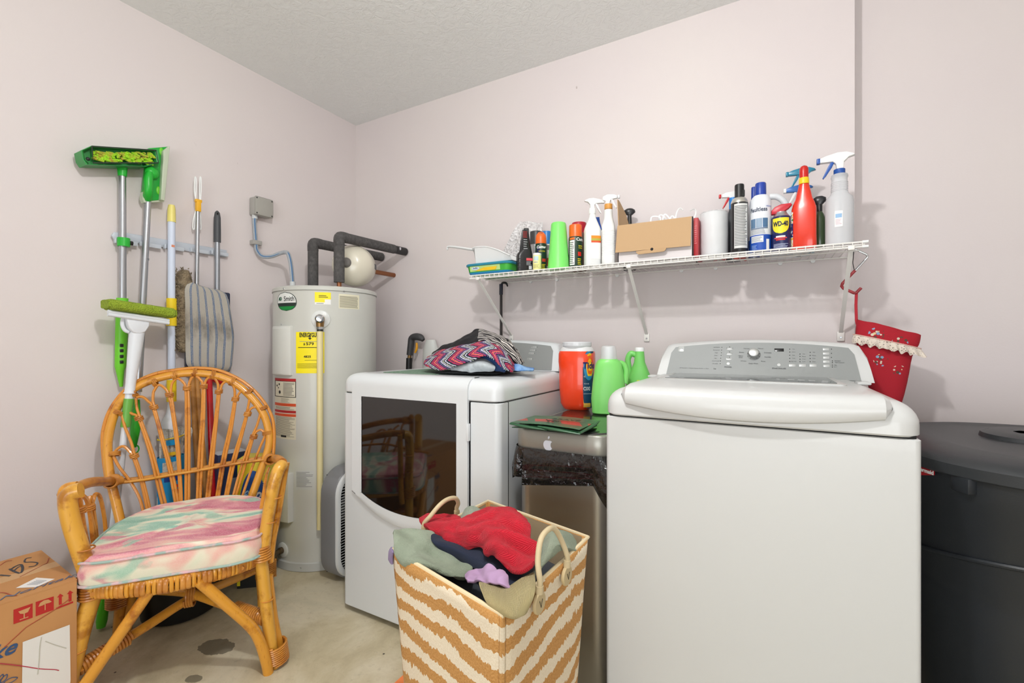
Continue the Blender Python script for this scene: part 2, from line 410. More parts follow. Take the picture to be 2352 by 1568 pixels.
def washer():
    X0, X1, Y0, Y1 = -.398, .288, 1.262, 1.93
    g = thing('washing_machine', 'large white top-loading washing machine with closed lid and grey control panel', 'washing machine', ((X0+X1)/2, Y0+.33, 0))
    mb = MB(); slab(mb, X0, X1, Y0, Y1, [(.025, .004), (.03, 0), (.903, 0), (.905, .003)], .012); obj('cabinet', mb, ENAMEL2, g, world=True)
    mb = MB(); slab(mb, X0+.006, X1-.006, Y0+.006, Y1-.01, [(.90, 0), (.912, 0)], .012); obj('seam', mb, DARKGAP, g, world=True)
    for fx in (X0+.05, X1-.05):
        for fy in (Y0+.05, Y1-.05): obj('foot', MB().lathe([(.018, 0), (.02, .01), (.012, .012), (.012, .03)], c=(fx, fy, 0), n=16), BLACKP, g, world=True)
    mb = MB(); slab(mb, X0-.003, X1+.003, Y0-.006, Y1, topprof(.909, .984, .05), .045); obj('top_shell', mb, ENAMEL2, g, world=True)
    # lid: rings across the width, with a bowed lip in front
    rs = []; xa, xb = -.352, .238; N = 44; yb = 1.80
    for i in range(N+1):
        u = -1+2*i/N; e = abs(u); en = 1
        if e > .955: en = math.sqrt(max(0, 1-((e-.955)/.045)**2*.75))
        x = (xa+xb)/2+u*(xb-xa)/2
        zb = .945-.026*(1-u*u); zb = .972-(.972-zb)*en
        zt = .996; yf = 1.256-.014*(1-u*u)-.012*en; yf = 1.275-(1.275-yf)*(.4+.6*en)
        ztt = .972+(zt-.972)*(.3+.7*en)
        rs.append([(x, yb, .974), (x, yb, ztt-.006), (x, yb-.01, ztt-.002), (x, 1.5, ztt), (x, yf+.06, ztt), (x, yf+.03, ztt-.003), (x, yf+.011, ztt-.010), (x, yf+.002, ztt-.022),
                   (x, yf, (ztt+zb)/2-.004), (x, yf+.001, zb+.012), (x, yf+.005, zb+.004), (x, yf+.014, zb), (x, yf+.03, zb+.004), (x, yf+.045, .974)])
    lid = obj('lid', MB().rings(rs), ENAMEL2, g, world=True)
    mb = MB(); slab(mb, -.305, .19, 1.50, 1.775, [(.9955, 0), (.9985, 0), (1.0, .002)], .012); fr = obj('lid_frame', mb, mat('lid_trim', '#c9cac8', .3, .3), g, world=True)
    mb = MB(); slab(mb, -.285, .17, 1.515, 1.76, [(1.0, 0), (1.0012, 0), (1.0014, .001)], .01); obj('lid_window', mb, mat('lid_glass', '#55595b', .08, 0, coat=.6), g, world=True)
    mb = MB(); 
    for hx in (-.37, .262): mb.box((hx-.018, 1.74, .982), (hx+.018, 1.80, .991), bev=.004)
    obj('hinge_cover', mb, ENAMEL2, g, world=True)
    cgrp = Console.__new__(Console)
    # the console is built in room coordinates under the machine
    class _: pass
    c = Console.__new__(Console); ConsoleWorld(c, g, -.365, .296, 1.795, .986, .137, 1.955, True)
    k = g
    txt = GREYINK
    F = lambda zx, zy: (1520+zx/5.113, 760+zy/5.113)
    # logo plate
    p0 = c.loc(*F(228, 210)); mb = MB(); mb.box((p0.x-.0105, p0.y-.0115, .002), (p0.x+.0105, p0.y+.0115, .0045), M=c.M, bev=.001)
    lg = obj('logo_plate', mb, FASCIA_B, k, world=True)
    mb = MB(); pts = [(-.006, .007), (.0085, .007), (.0085, .0045), (-.002, .0045), (.0085, -.0015), (.0085, -.0075), (-.0085, -.0075), (-.0085, -.005), (.003, -.005), (-.0085, .0015)]
    mb._add([c.M @ Vector((p0.x+a*.9, p0.y+b*.9, .0048)) for a, b in [(-.009, -.0002), (.003, .0012), (.009, -.002), (.009, .0003), (.003, .003), (-.009, .0012)]], [(0, 1, 2, 3, 4, 5)])
    obj('logo_stripe', mb, FASCIA, lg, world=True, smooth=False)
    # knob
    p = c.loc(*F(1080, 275)); Mk = c.M @ T(p.x, p.y, 0)
    kb = obj('dial_ring', MB().lathe([(.0215, .002), (.0215, .005), (.018, .0065)], M=Mk, n=40), FASCIA, k, world=True)
    obj('program_dial', MB().lathe([(.0172, .004), (.0178, .010), (.0165, .013), (.0168, .020), (.0155, .0225), (.013, .0235), (.001, .0228)], M=Mk, n=40), mat('dial_metal', '#c8cac9', .22, .9), k, world=True)
    mb = MB()
    for i in range(10):
        a = R(-150+i*33.3); mb.box((sin(a)*.0197-.0009, -cos(a)*-.0197-.0009, .0065), (sin(a)*.0197+.0009, -cos(a)*-.0197+.0009, .0072), M=Mk)
    obj('dial_marks', mb, INK, k, world=True)
    # display
    p = c.loc(*F(1378, 222)); mb = MB(); mb.box((p.x-.0145, p.y-.0062, .002), (p.x+.0145, p.y+.0062, .004), M=c.M, bev=.0008)
    obj('display', mb, mat('display_black', '#17181a', .15), k, world=True)
    # buttons
    def button(zx, zy, w, h, cap):
        p = c.loc(*F(zx, zy)); mb = MB(); mb.box((p.x-w, p.y-h, .002), (p.x+w, p.y+h, .0042), M=c.M, bev=.001)
        b = obj('button', mb, FASCIA_B, k, world=True)
        if cap: obj('button_caption', textmesh(cap, .0042, .0001, c.M @ T(p.x, p.y+h*.25, .0046)), INK, b, world=True, smooth=False, flip=False)
    for zx, zy, cap in ((798, 205, 'Water Temp'), (793, 265, 'Extra Rinse'), (787, 325, 'Options')): button(zx, zy, .0092, .0048, cap)
    for zx, zy, cap in ((1532, 402, 'Wash\nTemp'), (1652, 403, 'Soil\nLevel'), (1777, 403, 'Spin\nSpeed')): button(zx, zy, .0100, .0052, None)
    for zx, zy, cap in ((1927, 212, 'Favorite'), (1930, 262, 'Signal'), (1932, 310, 'Delay'), (1932, 358, 'Pre Wash'), (1936, 408, 'Fabric')): button(zx, zy, .0088, .0046, None)
    for zx, zy in ((780, 383), (1375, 398)):
        p = c.loc(*F(zx, zy)); obj('round_button', MB().lathe([(.006, .002), (.006, .004), (.005, .0048)], M=c.M @ T(p.x, p.y, 0), n=24), FASCIA_B, k, world=True)
    mb = MB()
    def small(zx, zy, s, size=.0052, **q):
        p = c.loc(*F(zx, zy)); t = textmesh(s, size, .0001, c.M @ T(p.x, p.y, .0045), **q); mb.merge(t.bm)
    for zx, zy, s, al in ((995, 206, 'Normal', 'CENTER'), (1160, 206, 'Manual', 'CENTER'), (938, 250, 'Sheets', 'CENTER'), (1245, 255, 'Delicates', 'CENTER'), (928, 300, 'Heavy\nDuty', 'CENTER'), (1243, 305, 'Express', 'CENTER'),
                      (958, 352, 'Whites', 'CENTER'), (1190, 356, 'Rinse', 'CENTER'), (1075, 382, 'Deep Wash', 'CENTER')): small(zx, zy, s, .0062, align=al)
    small(778, 424, 'POWER', .007, bold=.0001); small(1376, 440, 'START/PAUSE', .0068, bold=.0001)
    for i, s in enumerate(('Add Fabrics', 'Sensing Load', 'Wash', 'Rinse', 'Spin', 'Control Lock', 'Lid Locked')): small(645-i*3, 191+i*32, s, .0044)
    for zx, ys in ((1520, (212, 247, 284, 320, 357)), (1640, (270, 299, 330, 360)), (1758, (250, 287, 323, 360))):
        for i, zy in enumerate(ys): small(zx+28, zy, ('Hot', 'Warm', 'Cool', 'Cold', 'Tap Cold')[i % 5], .0042)
    small(2065, 350, 'Detergent', .0042); small(2090, 371, 'Fabric Softener', .0042); small(2040, 400, 'High', .0042); small(2040, 421, 'Low', .0042)
    small(380, 436, 'HE Top Load   |   Canyon Capacity Washer   |   Steam', .0046); small(620, 443, 'he', .009, shear=.3)
    obj('panel_lettering', mb, GREYINK, k, world=True, smooth=False, flip=False)
    mb = MB()
    for i in range(7):
        p = c.loc(*F(707-i*3.5, 191+i*32)); mb.box((p.x-.0011, p.y-.0011, .003), (p.x+.0011, p.y+.0011, .0047), M=c.M)
    for zx, ys in ((1503, (212, 247, 284, 320, 357)), (1623, (270, 299, 330, 360)), (1742, (250, 287, 323, 360)), (1993, (212, 261, 310)), (2003, (350, 371, 400, 421)), (797, (187, 246, 306))):
        for zy in ys:
            p = c.loc(*F(zx, zy)); mb.box((p.x-.0012, p.y-.0011, .003), (p.x+.0012, p.y+.0011, .0047), M=c.M)
    obj('indicator_lights', mb, INK, k, world=True, smooth=False)
def ConsoleWorld(c, g, *a):
    """build a console whose meshes are given in room coordinates, then hang it under g"""
    n0 = set(o.name for o in COL.objects)
    Console.__init__(c, None, *a)
    Mi = PM(g).inverted()
    for o in (c.body, c.panel):
        o.data.transform(Matrix.Translation(o.location)); o.location = (0, 0, 0)
        o.data.transform(Mi); o.parent = g
washer()

def dryer():
    X0, X1, Y0, Y1 = -1.546, -.786, 1.325, 2.02
    g = thing('clothes_dryer', 'white front-loading dryer with a dark glass door window, clothes heaped on top', 'clothes dryer', ((X0+X1)/2, Y0+.34, 0))
    W = lambda n_, mb, m_, par=None, **q: obj(n_, mb, m_, par or g, world=True, **q)
    mb = MB(); slab(mb, X0, X1, Y0, Y1, [(.022, .006), (.028, 0), (.903, 0), (.905, .003)], .022); W('cabinet', mb, ENAMEL)
    mb = MB(); slab(mb, X0+.006, X1-.006, Y0+.006, Y1-.01, [(.90, 0), (.912, 0)], .02); W('seam', mb, DARKGAP)
    for fx in (X0+.06, X1-.06):
        for fy in (Y0+.06, Y1-.06): W('foot', MB().lathe([(.018, 0), (.02, .008), (.012, .01), (.012, .03)], c=(fx, fy, 0), n=16), BLACKP)
    mb = MB(); slab(mb, X0-.002, X1+.002, Y0-.004, Y1, topprof(.909, .985, .042), .04); W('top_shell', mb, ENAMEL)
    # side panel joint
    W('side_seam', MB().box((X1-.002, 1.385, .03), (X1+.001, 1.388, .905)), DARKGAP)
    # door: runs from the rounded top edge down to a curved bottom
    xa, xb = -1.478, -.908; yf = Y0-.012
    def arc(u): return .498-.092*math.sqrt(max(0, 1-(u*.86)**2))+.047
    outer = []; N = 24
    def zbot(x): 
        u = (x-(xa+xb)/2)/((xb-xa)/2); return .405+.10*abs(u)**2.0
    # frame as a grid with a hole: columns of z-strips
    wx0, wx1, wz1 = -1.424, -.955, .897
    def wbot(x):
        u = (x-(wx0+wx1)/2)/((wx1-wx0)/2); return .458+.052*abs(u)**2.2
    mb = MB()
    def strip(xs, zl, zh, y=yf, thick=.02):
        P = []
        for x in xs: P.append([(x, y+thick, zl(x)), (x, y+.003, zl(x)), (x, y, zl(x)+.004), (x, y, zh(x)-.0), ])
        mb.grid(P)
    def xs(a, b, n): return [a+(b-a)*i/n for i in range(n+1)]
    # lower rail, left stile, right stile
    P = []
    for x in xs(xa, xb, 30):
        xx = min(max(x, wx0), wx1); P.append([(x, yf+.02, zbot(x)), (x, yf+.004, zbot(x)), (x, yf, zbot(x)+.006), (x, yf, (zbot(x)+wbot(xx))/2), (x, yf, wbot(xx))])
    mb.grid(P)
    for s0, s1 in ((xa, wx0), (wx1, xb)):
        P = []
        for x in xs(s0, s1, 3):
            e = wbot(wx0 if s0 == xa else wx1)
            P.append([(x, yf, e+(wz1-e)*j/4) for j in range(5)])
        mb.grid(P)
    # top rail wrapping over the edge onto the top
    P = []
    r = .045
    for x in xs(xa, xb, 20):
        P.append([(x, yf, wz1), (x, yf, .94)] + [(x, yf+r-r*cos(R(a)), .945+ (r-.002)*sin(R(a))) for a in range(0, 91, 15)] + [(x, yf+.075, .9885), (x, yf+.08, .985)])
    mb.grid(P)
    # side returns
    for x in (xa, xb):
        P = [[(x, yf, zbot(x)+.006), (x, yf+.02, zbot(x)+.004)], [(x, yf, .94), (x, yf+.02, .94)]] + [[(x, yf+r-r*cos(R(a)), .945+(r-.002)*sin(R(a))), (x, yf+.02+(r-.016)-(r-.016)*cos(R(a)), .94+(r-.012)*sin(R(a)))] for a in range(0, 91, 15)]
        mb.grid(P)
    bmesh.ops.remove_doubles(mb.bm, verts=mb.bm.verts, dist=.0003)
    door = W('door', mb, ENAMEL)
    W('door_gap', MB().box((xb, yf+.012, .50), (xb+.006, Y0+.002, .93)), DARKGAP, door)
    # recessed bezel round the window
    # window glass, bottom edge curved
    mb = MB(); P = []
    for x in xs(wx0, wx1, 24): P.append([(x, yf+.004, wbot(x)+(wz1-wbot(x))*j/4) for j in range(5)])
    mb.grid(P); W('door_window', mb, mat('smoked_glass', '#0c0b0b', .045, 0, coat=0, ior=1.75), door, solid=.004)
    # hinges along the door's right edge
    for z in (.80, .60, .50):
        mb = MB(); mb.box((xb-.004, yf-.003, z-.03), (xb+.006, yf+.01, z+.03), bev=.001); W('hinge', mb, ENAMEL, door) if z != .60 else mb.bm.free()
    c = Console.__new__(Console); ConsoleWorld(c, g, -1.50, -.80, 1.86, .986, .14, 2.02, False)
    mb = MB(); tx = MB()
    for px, py in ((1226, 797), (1223, 804), (1220, 811), (1216, 824)):
        p = c.loc(px, py); mb.box((p.x-.013, p.y-.0045, .002), (p.x+.013, p.y+.0045, .004), M=c.M, bev=.0008)
        tx.merge(textmesh('Heat Set', .0058, .0001, c.M @ T(p.x, p.y, .0046)).bm); tx.box((p.x+.016, p.y-.0013, .003), (p.x+.019, p.y+.0013, .0045), M=c.M)
    W('buttons', mb, FASCIA_B); W('panel_lettering', tx, GREYINK, smooth=False, flip=False)
dryer()
# ================================================================ WIRE SHELF
SHZ = 1.441; SHF = 1.846
def shelf():
    g = thing('wire_shelf', 'long white wire wall shelf crowded with spray bottles and cans', 'shelf', (-.49, 2.0, 1.42))
    W = lambda n_, mb, m_, par=None, **q: obj(n_, mb, m_, par or g, world=True, **q)
    x0, x1 = -1.262, .284
    rods = ((SHF, SHZ-.003, .0031), (SHF, 1.4225, .0031), (SHF+.035, SHZ-.006, .003), (1.99, SHZ-.006, .0028), (2.143, SHZ-.004, .0029))
    for y, z, r in rods: W('rail', MB().tube([(x0, y, z), (x1, y, z)], r, 8), WIREM)
    mb = MB(); n = 60
    for i in range(n):
        x = x0+.012+(x1-x0-.024)*i/(n-1)
        mb.tube([(x, 2.146, SHZ), (x, SHF+.002, SHZ), (x, SHF-.003, SHZ-.003), (x, SHF-.003, 1.421)], .00135, 5)
    W('cross_wires', mb, WIREM)
    for y, z, r in rods[:2]:
        mb = MB(); 
        mb.tube([(x1-.012, y, z), (x1+.004, y, z)], .0048, 10); W('end_cap', mb, WHITEP)
    for bx, wx in ((-1.216, -1.197), (-.487, -.482), (.243, .25)):
        b = W('bracket', MB().box((-.0065, -.003, 0), (.0065, .003, 1), M=T(bx, SHF+.006, 1.418) @ Matrix(((1, 0, wx-bx, 0), (0, 1, 2.146-SHF-.006, 0), (0, 0, 1.15-1.418, 0), (0, 0, 0, 1)))), WIREM)
        W('bracket_foot', MB().box((wx-.012, 2.143, 1.118), (wx+.012, 2.1505, 1.155), bev=.002), WIREM, b)
        W('screw', MB().lathe([(.004, 0), (.003, .002)], M=T(wx, 2.143, 1.132) @ RXm(pi/2), n=10), STEEL, b)
        W('bracket_clip', MB().box((bx-.009, SHF-.005, 1.414), (bx+.009, SHF+.012, 1.428), bev=.002), WIREM, b)
    for cx in (-1.08, -.93, -.62, -.33, -.19, .05, .16): W('wall_clip', MB().lathe([(.006, -.008), (.008, -.004), (.008, .006)], M=T(cx, 2.147, 1.433) @ RXm(pi/2), n=10), WHITEP)
shelf()
def sp(x0, x1, ytop, Y):
    """where a thing seen between two columns and up to a row stands on the shelf, its radius and height"""
    xc = (x0+x1)/2; D = ray(xc, ytop); t = Y/D.y; a = (xc-CXP)/FPX
    r = t/FPX*(x1-x0)/2*math.cos(math.atan(a)); X = D.x*t
    return X, r, CAMH+(HYP-ytop)/FPX*t-SHZ
def face(X, Y, extra=0): return math.atan2(-X, Y)+extra
OBJN = {}
def vcol(name, stops, horizontal=False): pass
# ---------- trigger head: local frame, nozzle points to -x
def trigger(g, z, s, body, trig, nozzle, yaw=0, tail=True):
    M = T(0, 0, z) @ RZ(yaw) @ Matrix.Scale(s, 4)
    pts = [(-.052, .040), (-.052, .054), (-.036, .060), (-.005, .066), (.018, .064), (.036, .056), (.040, .050), (.024, .046), (.012, .034), (.010, .012), (-.008, .012), (-.010, .030), (-.018, .038)]
    if not tail: pts = [(-.048, .040), (-.048, .054), (-.030, .062), (.006, .066), (.028, .058), (.030, .040), (.014, .032), (.010, .012), (-.008, .012), (-.010, .030), (-.018, .038)]
    h = obj('spray_head', MB().prism(pts, -.0095, .0095, M=M, bev=.0035), body, g)
    obj('trigger', MB().prism([(-.022, .040), (-.012, .040), (-.020, .022), (-.036, -.004), (-.043, -.012), (-.045, -.008), (-.036, .012), (-.030, .026)], -.005, .005, M=M, bev=.0015), trig, g)
    obj('nozzle', MB().box((-.061, -.0085, .039), (-.051, .0085, .056), M=M, bev=.002), nozzle, g)
    return h
def collar(g, z0, z1, r, m):
    mb = MB(); mb.lathe([(r*.96, z0), (r, z0+.001), (r, z1-.001), (r*.93, z1)], n=36)
    return obj('collar', mb, m, g)
def patch(g, name, r, a0, a1, z0, z1, m, eps=.0004, solid=0): return obj(name, cylpatch(r, a0, a1, z0, z1, 18, eps), m, g, solid=solid)
def wtext(g, s, size, r, a0, z, m, name='lettering', eps=.0007, **k): return obj(name, wrap(textmesh(s, size, .00015, **k), r, a0, z, eps=eps), m, g, smooth=False, flip=False)
def can(name, label, cat, x0, x1, ytop, Y, body, cap, capf=.24, r_cap=.93, extra=0, group=None, shoulder=None, capstyle='plain', h=None):
    X, r, hh = sp(x0, x1, ytop, Y); h = h or hh
    g = thing(name, label, cat, (X, Y, SHZ), face(X, Y, extra), group)
    hc = h*capf; hb = h-hc
    obj('can', MB().lathe([(r*.94, 0), (r, .003), (r, hb-.018), (r*.97, hb-.012), (r*.80, hb-.002), (r*.72, hb)], n=36), body, g)
    rc = r*r_cap
    if shoulder: obj('shoulder', MB().lathe([(r*1.005, hb-.019), (r*.975, hb-.012), (r*.81, hb-.002), (r*.7, hb+.001)], n=36), shoulder, g)
    if capstyle == 'plain': obj('cap', MB().lathe([(rc, hb-.014 if not shoulder else hb-.004), (rc, h-.006), (rc*.96, h-.0015), (rc*.86, h)], n=36), cap, g)
    elif capstyle == 'spray': 
        obj('cap', MB().lathe([(rc, hb-.014), (rc, hb+hc*.35), (rc*.9, hb+hc*.7), (rc*.62, h-.004), (rc*.5, h)], n=36), cap, g)
        obj('actuator', MB().box((-rc*.3, -rc*.7, h-.014), (rc*.3, rc*.1, h-.004), bev=.002), BLACKP, g)
    return g, r, h, hb
RED = mat('label_red', '#d8281c', .4); WHITE = mat('label_white', '#f1f1ee', .45); YEL = mat('label_yellow', '#f2df22', .4)
BLUE = mat('label_blue', '#1c3f96', .35); DGREEN = mat('label_dark_green', '#1d3a2b', .35); ORANGE = mat('cap_orange', '#f06a22', .35)
SILVER = mat('can_silver', '#b5b7ba', .28, .8); LIME = mat('lime_plastic', '#7fe36e', .4, sss=.0); NAVY = mat('label_navy', '#151b45', .35)
LGREY = mat('label_light_grey', '#c9ccd0', .45); CREAM = mat('label_cream', '#efe9b6', .5); MID = mat('print_grey', '#8a8d90', .6)
CLEAR = mat('clear_plastic', '#f4f6f7', .12, trans=.85, ior=1.3)
FROST = mat('frosted_plastic', '#eceef1', .35, trans=.45, ior=1.15)

# ---------- wipes tub
def wipes():
    a = onY(1062, 604, 1.845); X0, X1 = -1.297, -1.040
    g = thing('wipes_tub', 'flat teal and green wipes tub at the left end of the shelf', 'tub', ((X0+X1)/2, 1.925, SHZ))
    W = lambda n_, mb, m_, par=None, **q: obj(n_, mb, m_, par or g, world=True, **q)
    yA, yB = 1.85, 2.03
    mb = MB(); slab(mb, X0, X1, yA, yB, [(SHZ+.001, .022), (SHZ+.006, .014), (SHZ+.016, .010), (SHZ+.046, .004)], .03)
    W('tub', mb, mat('tub_green', '#3fae3e', .35))
    mb = MB(); slab(mb, X0, X1, yA, yB, [(SHZ+.0015, .020), (SHZ+.006, .0135), (SHZ+.014, .0098)], .03); W('blue_base', mb, mat('tub_blue', '#2b8cc4', .35))
    mb = MB(); slab(mb, X0, X1, yA, yB, [(SHZ+.044, -.001), (SHZ+.050, -.003), (SHZ+.055, 0), (SHZ+.058, .012)], .032); W('lid', mb, mat('tub_teal', '#2a86a0', .35))
    def fp(xa, za, xb, zb, off=.0012):   # patch on front
        def P(x, z): 
            s = (z-SHZ-.016)/.03; return (x, yA+.010-.006*s-off, z)
        m = MB(); m._add([P(xa, SHZ+za), P(xb, SHZ+za), P(xb, SHZ+zb), P(xa, SHZ+zb)], [(0, 1, 2, 3)]); return m
    W('label', fp(X0+.03, .018, X0+.20, .043), mat('label_pale_green', '#b9d989', .5))
    m = MB(); m._add([(X0+.06, yA+.0065, SHZ+.019), (X0+.175, yA+.0065, SHZ+.019), (X0+.185, yA+.0035, SHZ+.034), (X0+.11, yA+.003, SHZ+.034)], [(0, 1, 2, 3)]); W('label_band', m, mat('label_gold', '#f0c51e', .5))
    m = MB(); m.lathe([(.022, 0), (.001, .0006)], M=T(X0+.062, yA+.0045, SHZ+.033) @ RXm(pi/2) @ Matrix.Diagonal((1, .4, 1, 1)), n=24); W('logo_oval', m, mat('label_pale_blue', '#cfdcf0', .5))
    W('lettering', textmesh('Swiffer', .011, .0002, T(X0+.062, yA+.0030, SHZ+.033) @ FRONT, shear=.25), NAVY, smooth=False, flip=False)
wipes()
# ---------- white scoop-shaped pan with a long handle
def scoop():
    g = thing('dustpan', 'white plastic hand dustpan lying on the teal wipes tub, handle over the shelf end', 'dustpan', (-1.16, 1.93, SHZ+.058))
    W = lambda n_, mb, m_, **q: obj(n_, mb, m_, g, world=True, **q)
    z = SHZ+.0595; m = mat('pan_white', '#e4e6e6', .4)
    # deep end at left, shallow lip at right
    rs = []
    for i, (x, h, w_) in enumerate(((-1.262, .066, .060), (-1.245, .074, .074), (-1.18, .070, .080), (-1.12, .052, .082), (-1.08, .034, .082), (-1.052, .022, .080), (-1.042, .016, .078))):
        b = .006*i*0; yc = 1.935
        rs.append([(x+.02*(i == 0), yc-w_*.82, z), (x, yc-w_, z+h), (x, yc-w_+.003, z+h), (x+.02*(i == 0), yc-w_*.8, z+.003), (x+.02*(i == 0), yc+w_*.8, z+.003), (x, yc+w_-.003, z+h), (x, yc+w_, z+h), (x+.02*(i == 0), yc+w_*.82, z)])
    W('pan', MB().rings(rs), m)
    W('rim', MB().tube([(-1.262, 1.87, z+.070), (-1.245, 1.861, z+.077), (-1.18, 1.856, z+.073), (-1.12, 1.853, z+.055), (-1.08, 1.853, z+.037), (-1.044, 1.857, z+.019)], .0035, 8, sm=3), m)
    h0 = onY(1100, 572, 1.9); h1 = onY(1033, 566, 1.9); h2 = onY(1028, 572, 1.9)
    W('handle', MB().tube([(-1.23, 1.905, z+.066), (-1.262, 1.90, z+.075), (h0.x-.03, 1.9, h0.z), (h1.x, 1.9, h1.z), (h2.x, 1.9, h2.z-.004)], [.010, .012, .010, .008, .005], 12, sm=4, flat=.7), m)
scoop()
def smallbox():
    a = onY(1103, 561, 1.97)
    g = thing('small_carton', 'small navy and white carton lying behind the white dustpan', 'box', (-1.225, 2.045, SHZ))
    obj('carton', MB().box((-.045, -.035, 0), (.03, .035, .147), bev=.002), WHITE, g)
    obj('navy_panel', MB().box((-.02, -.0362, .138), (.028, -.034, .146)), NAVY, g)
smallbox()
# ---------- bubble wrap
def bubble():
    rnd = random.Random(4)
    m = bpy.data.materials.new('bubble_wrap'); m.use_nodes = True; n, l = NT(m); b = n['Principled BSDF']
    b.inputs['Base Color'].default_value = (.9, .885, .885, 1); b.inputs['Roughness'].default_value = .1; b.inputs['Alpha'].default_value = .30
    tc = n.new('ShaderNodeTexCoord').outputs['Object']; v = n.new('ShaderNodeTexVoronoi'); v.inputs['Scale'].default_value = 75; l.new(tc, v.inputs['Vector'])
    l.new(bumpn(n, l, v.outputs['Distance'], 1.0, .01), b.inputs['Normal'])
    l.new(ramp(n, l, v.outputs['Distance'], [(.2, (.40, .40, .40, 1)), (.6, (.8, .8, .8, 1))]), b.inputs['Alpha'])
    P = []
    for i in range(15):
        row = []
        for j in range(23):
            u, v_ = j/22, i/14
            a = onY(1144+104*u, 596-(34+78*min(1, u*2.0))*v_*1.12, 2.09)
            q = noise.noise(Vector((u*5, v_*4, 3)))
            row.append((a.x+q*.006, 2.085+.035*noise.noise(Vector((u*4, v_*3, 0)))-.03*v_*(1-v_)*2, SHZ+.004+(a.z-SHZ)*1.0+q*.012*v_))
        P.append(row)
    o = obj('bubble_wrap', MB().grid(P), m, solid=.004); o.location.z = SHZ+.002
    tag(o, 'crumpled sheet of clear bubble wrap leaning on the wall behind the black oil bottle', 'bubble wrap')
bubble()
# ---------- black motor-oil style bottle
def oil():
    X, r, h = sp(1185, 1223, 508, 1.90)
    g = thing('oil_bottle', 'black plastic oil bottle with a slanted flat neck and a red label', 'bottle', (X, 1.90, SHZ), face(X, 1.9, .25))
    m = mat('oil_black', '#202022', .32)
    obj('bottle', MB().loft([(0, .032, .020, 5), (.004, .036, .024, 5), (.075, .036, .024, 5), (.088, .034, .023, 4, .002, 0), (.105, .026, .020, 3, .008, 0), (.125, .020, .017, 3, .010, 0), (.185, .018, .013, 3, .004, 0), (.188, .016, .012, 3, .004, 0)], n=32), m, g)
    obj('cap', MB().lathe([(.0125, .182), (.0125, .205), (.011, .207)], c=(.010, 0, 0), n=24), mat('cap_dark', '#3a3b3d', .45), g)
    obj('flat_neck', MB().prism([(-.028, .086), (-.016, .19), (-.012, .196), (.008, .196), (.016, .13), (.012, .10)], -.0185, -.011, bev=.003), m, g)
    mb = MB(); lines(mb, -.011, .010, .158, .190, 6, -.0195, .55, .1); obj('red_print', mb, mat('print_dark_red', '#8c2421', .5), g, smooth=False)
    mb = MB(); lines(mb, -.008, .012, .104, .155, 5, -.0195, .22, .3); obj('white_print', mb, LGREY, g, smooth=False)
    mb = MB(); mb.box((.004, -.0256, .052), (.034, -.024, .064)); obj('red_label', mb, mat('label_coral', '#e0525a', .5), g)
    mb = MB(); mb.box((.016, -.0256, .012), (.030, -.024, .028)); lines(mb, .004, .03, .03, .05, 4, -.0252, .3); obj('white_label', mb, LGREY, g)
    mb = MB(); 
    for z in (.02, .04, .06): mb.box((-.0375, -.021, z), (-.014, -.0246, z+.002))
    obj('ridges', mb, mat('oil_black2', '#3a3a3c', .3), g)
oil()
g, r, h, hb = can('spray_can', 'grey and silver spray can standing behind the black oil bottle', 'spray can', 1216, 1247, 532, 2.02, SILVER, mat('cap_charcoal', '#3c3c3e', .4), .26)
g, r, h, hb = can('spray_can', 'orange-capped insect spray can left of the upturned green cup', 'spray can', 1229, 1256, 534, 1.93, DGREEN, ORANGE, .24, capstyle='spray', extra=.0)
wtext(g, 'Cutter', .017, r, .05, hb*.80, WHITE, bold=.0006, shear=.15); wtext(g, 'WOODS', .008, r, .15, hb*.66, YEL)
patch(g, 'red_patch', r, .2, .9, hb*.32, hb*.42, mat('patch_red', '#c33a2a', .5)); obj('small_print', clines(MB(), r, -.2, .9, hb*.08, hb*.25, 4), YEL, g, smooth=False)
patch(g, 'navy_flash', r, -.75, -.2, hb*.5, hb*.82, NAVY)
g, r, h, hb = can('spray_can', 'blue-capped white and red spray can half hidden by the upturned green cup', 'spray can', 1243, 1268, 532, 2.02, WHITE, mat('cap_blue', '#2a7ec2', .35), .26)
patch(g, 'grey_band', r, -1.2, 1.2, hb*.75, hb*.9, MID); patch(g, 'red_band', r, -1.2, 1.2, hb*.25, hb*.5, mat('band_orange', '#cf5a3c', .5))
def yb():
    X, r, h = sp(1224, 1243.5, 582, 1.868)
    g = thing('small_bottle', 'small pale yellow bottle with a white cap at the front edge of the shelf', 'bottle', (X, 1.868, SHZ), face(X, 1.868))
    obj('bottle', MB().lathe([(r*.93, 0), (r, .003), (r, h*.84), (r*.95, h*.88)], n=28), mat('pale_yellow', '#f0eca0', .4), g)
    obj('cap', MB().lathe([(r*.98, h*.86), (r, h*.88), (r, h*.97), (r*.9, h)], n=28), WHITE, g)
    patch(g, 'picture', r, -.9, .3, h*.55, h*.8, mat('pict_blue', '#bcd6dc', .5)); wtext(g, 'baby', .010, r, -.35, h*.45, mat('txt_blue', '#6f86c4', .5)); obj('small_print', clines(MB(), r, -.9, .5, h*.1, h*.32, 4), mat('print_olive', '#b8b66c', .6), g, smooth=False)
yb()
def cup():
    X, r, h = sp(1257.5, 1308.5, 512, 1.90)
    g = thing('plastic_cup', 'tall lime green plastic cup standing upside down on the shelf', 'cup', (X, 1.90, SHZ), 0)
    obj('cup', MB().lathe([(r, 0), (r*1.01, .002), (r*.99, .004), (r*.68, h-.008), (r*.63, h-.002), (r*.55, h), (r*.01, h-.001)], n=48), mat('lime_cup', '#7fe56f', .35, sss=.15), g)
cup()
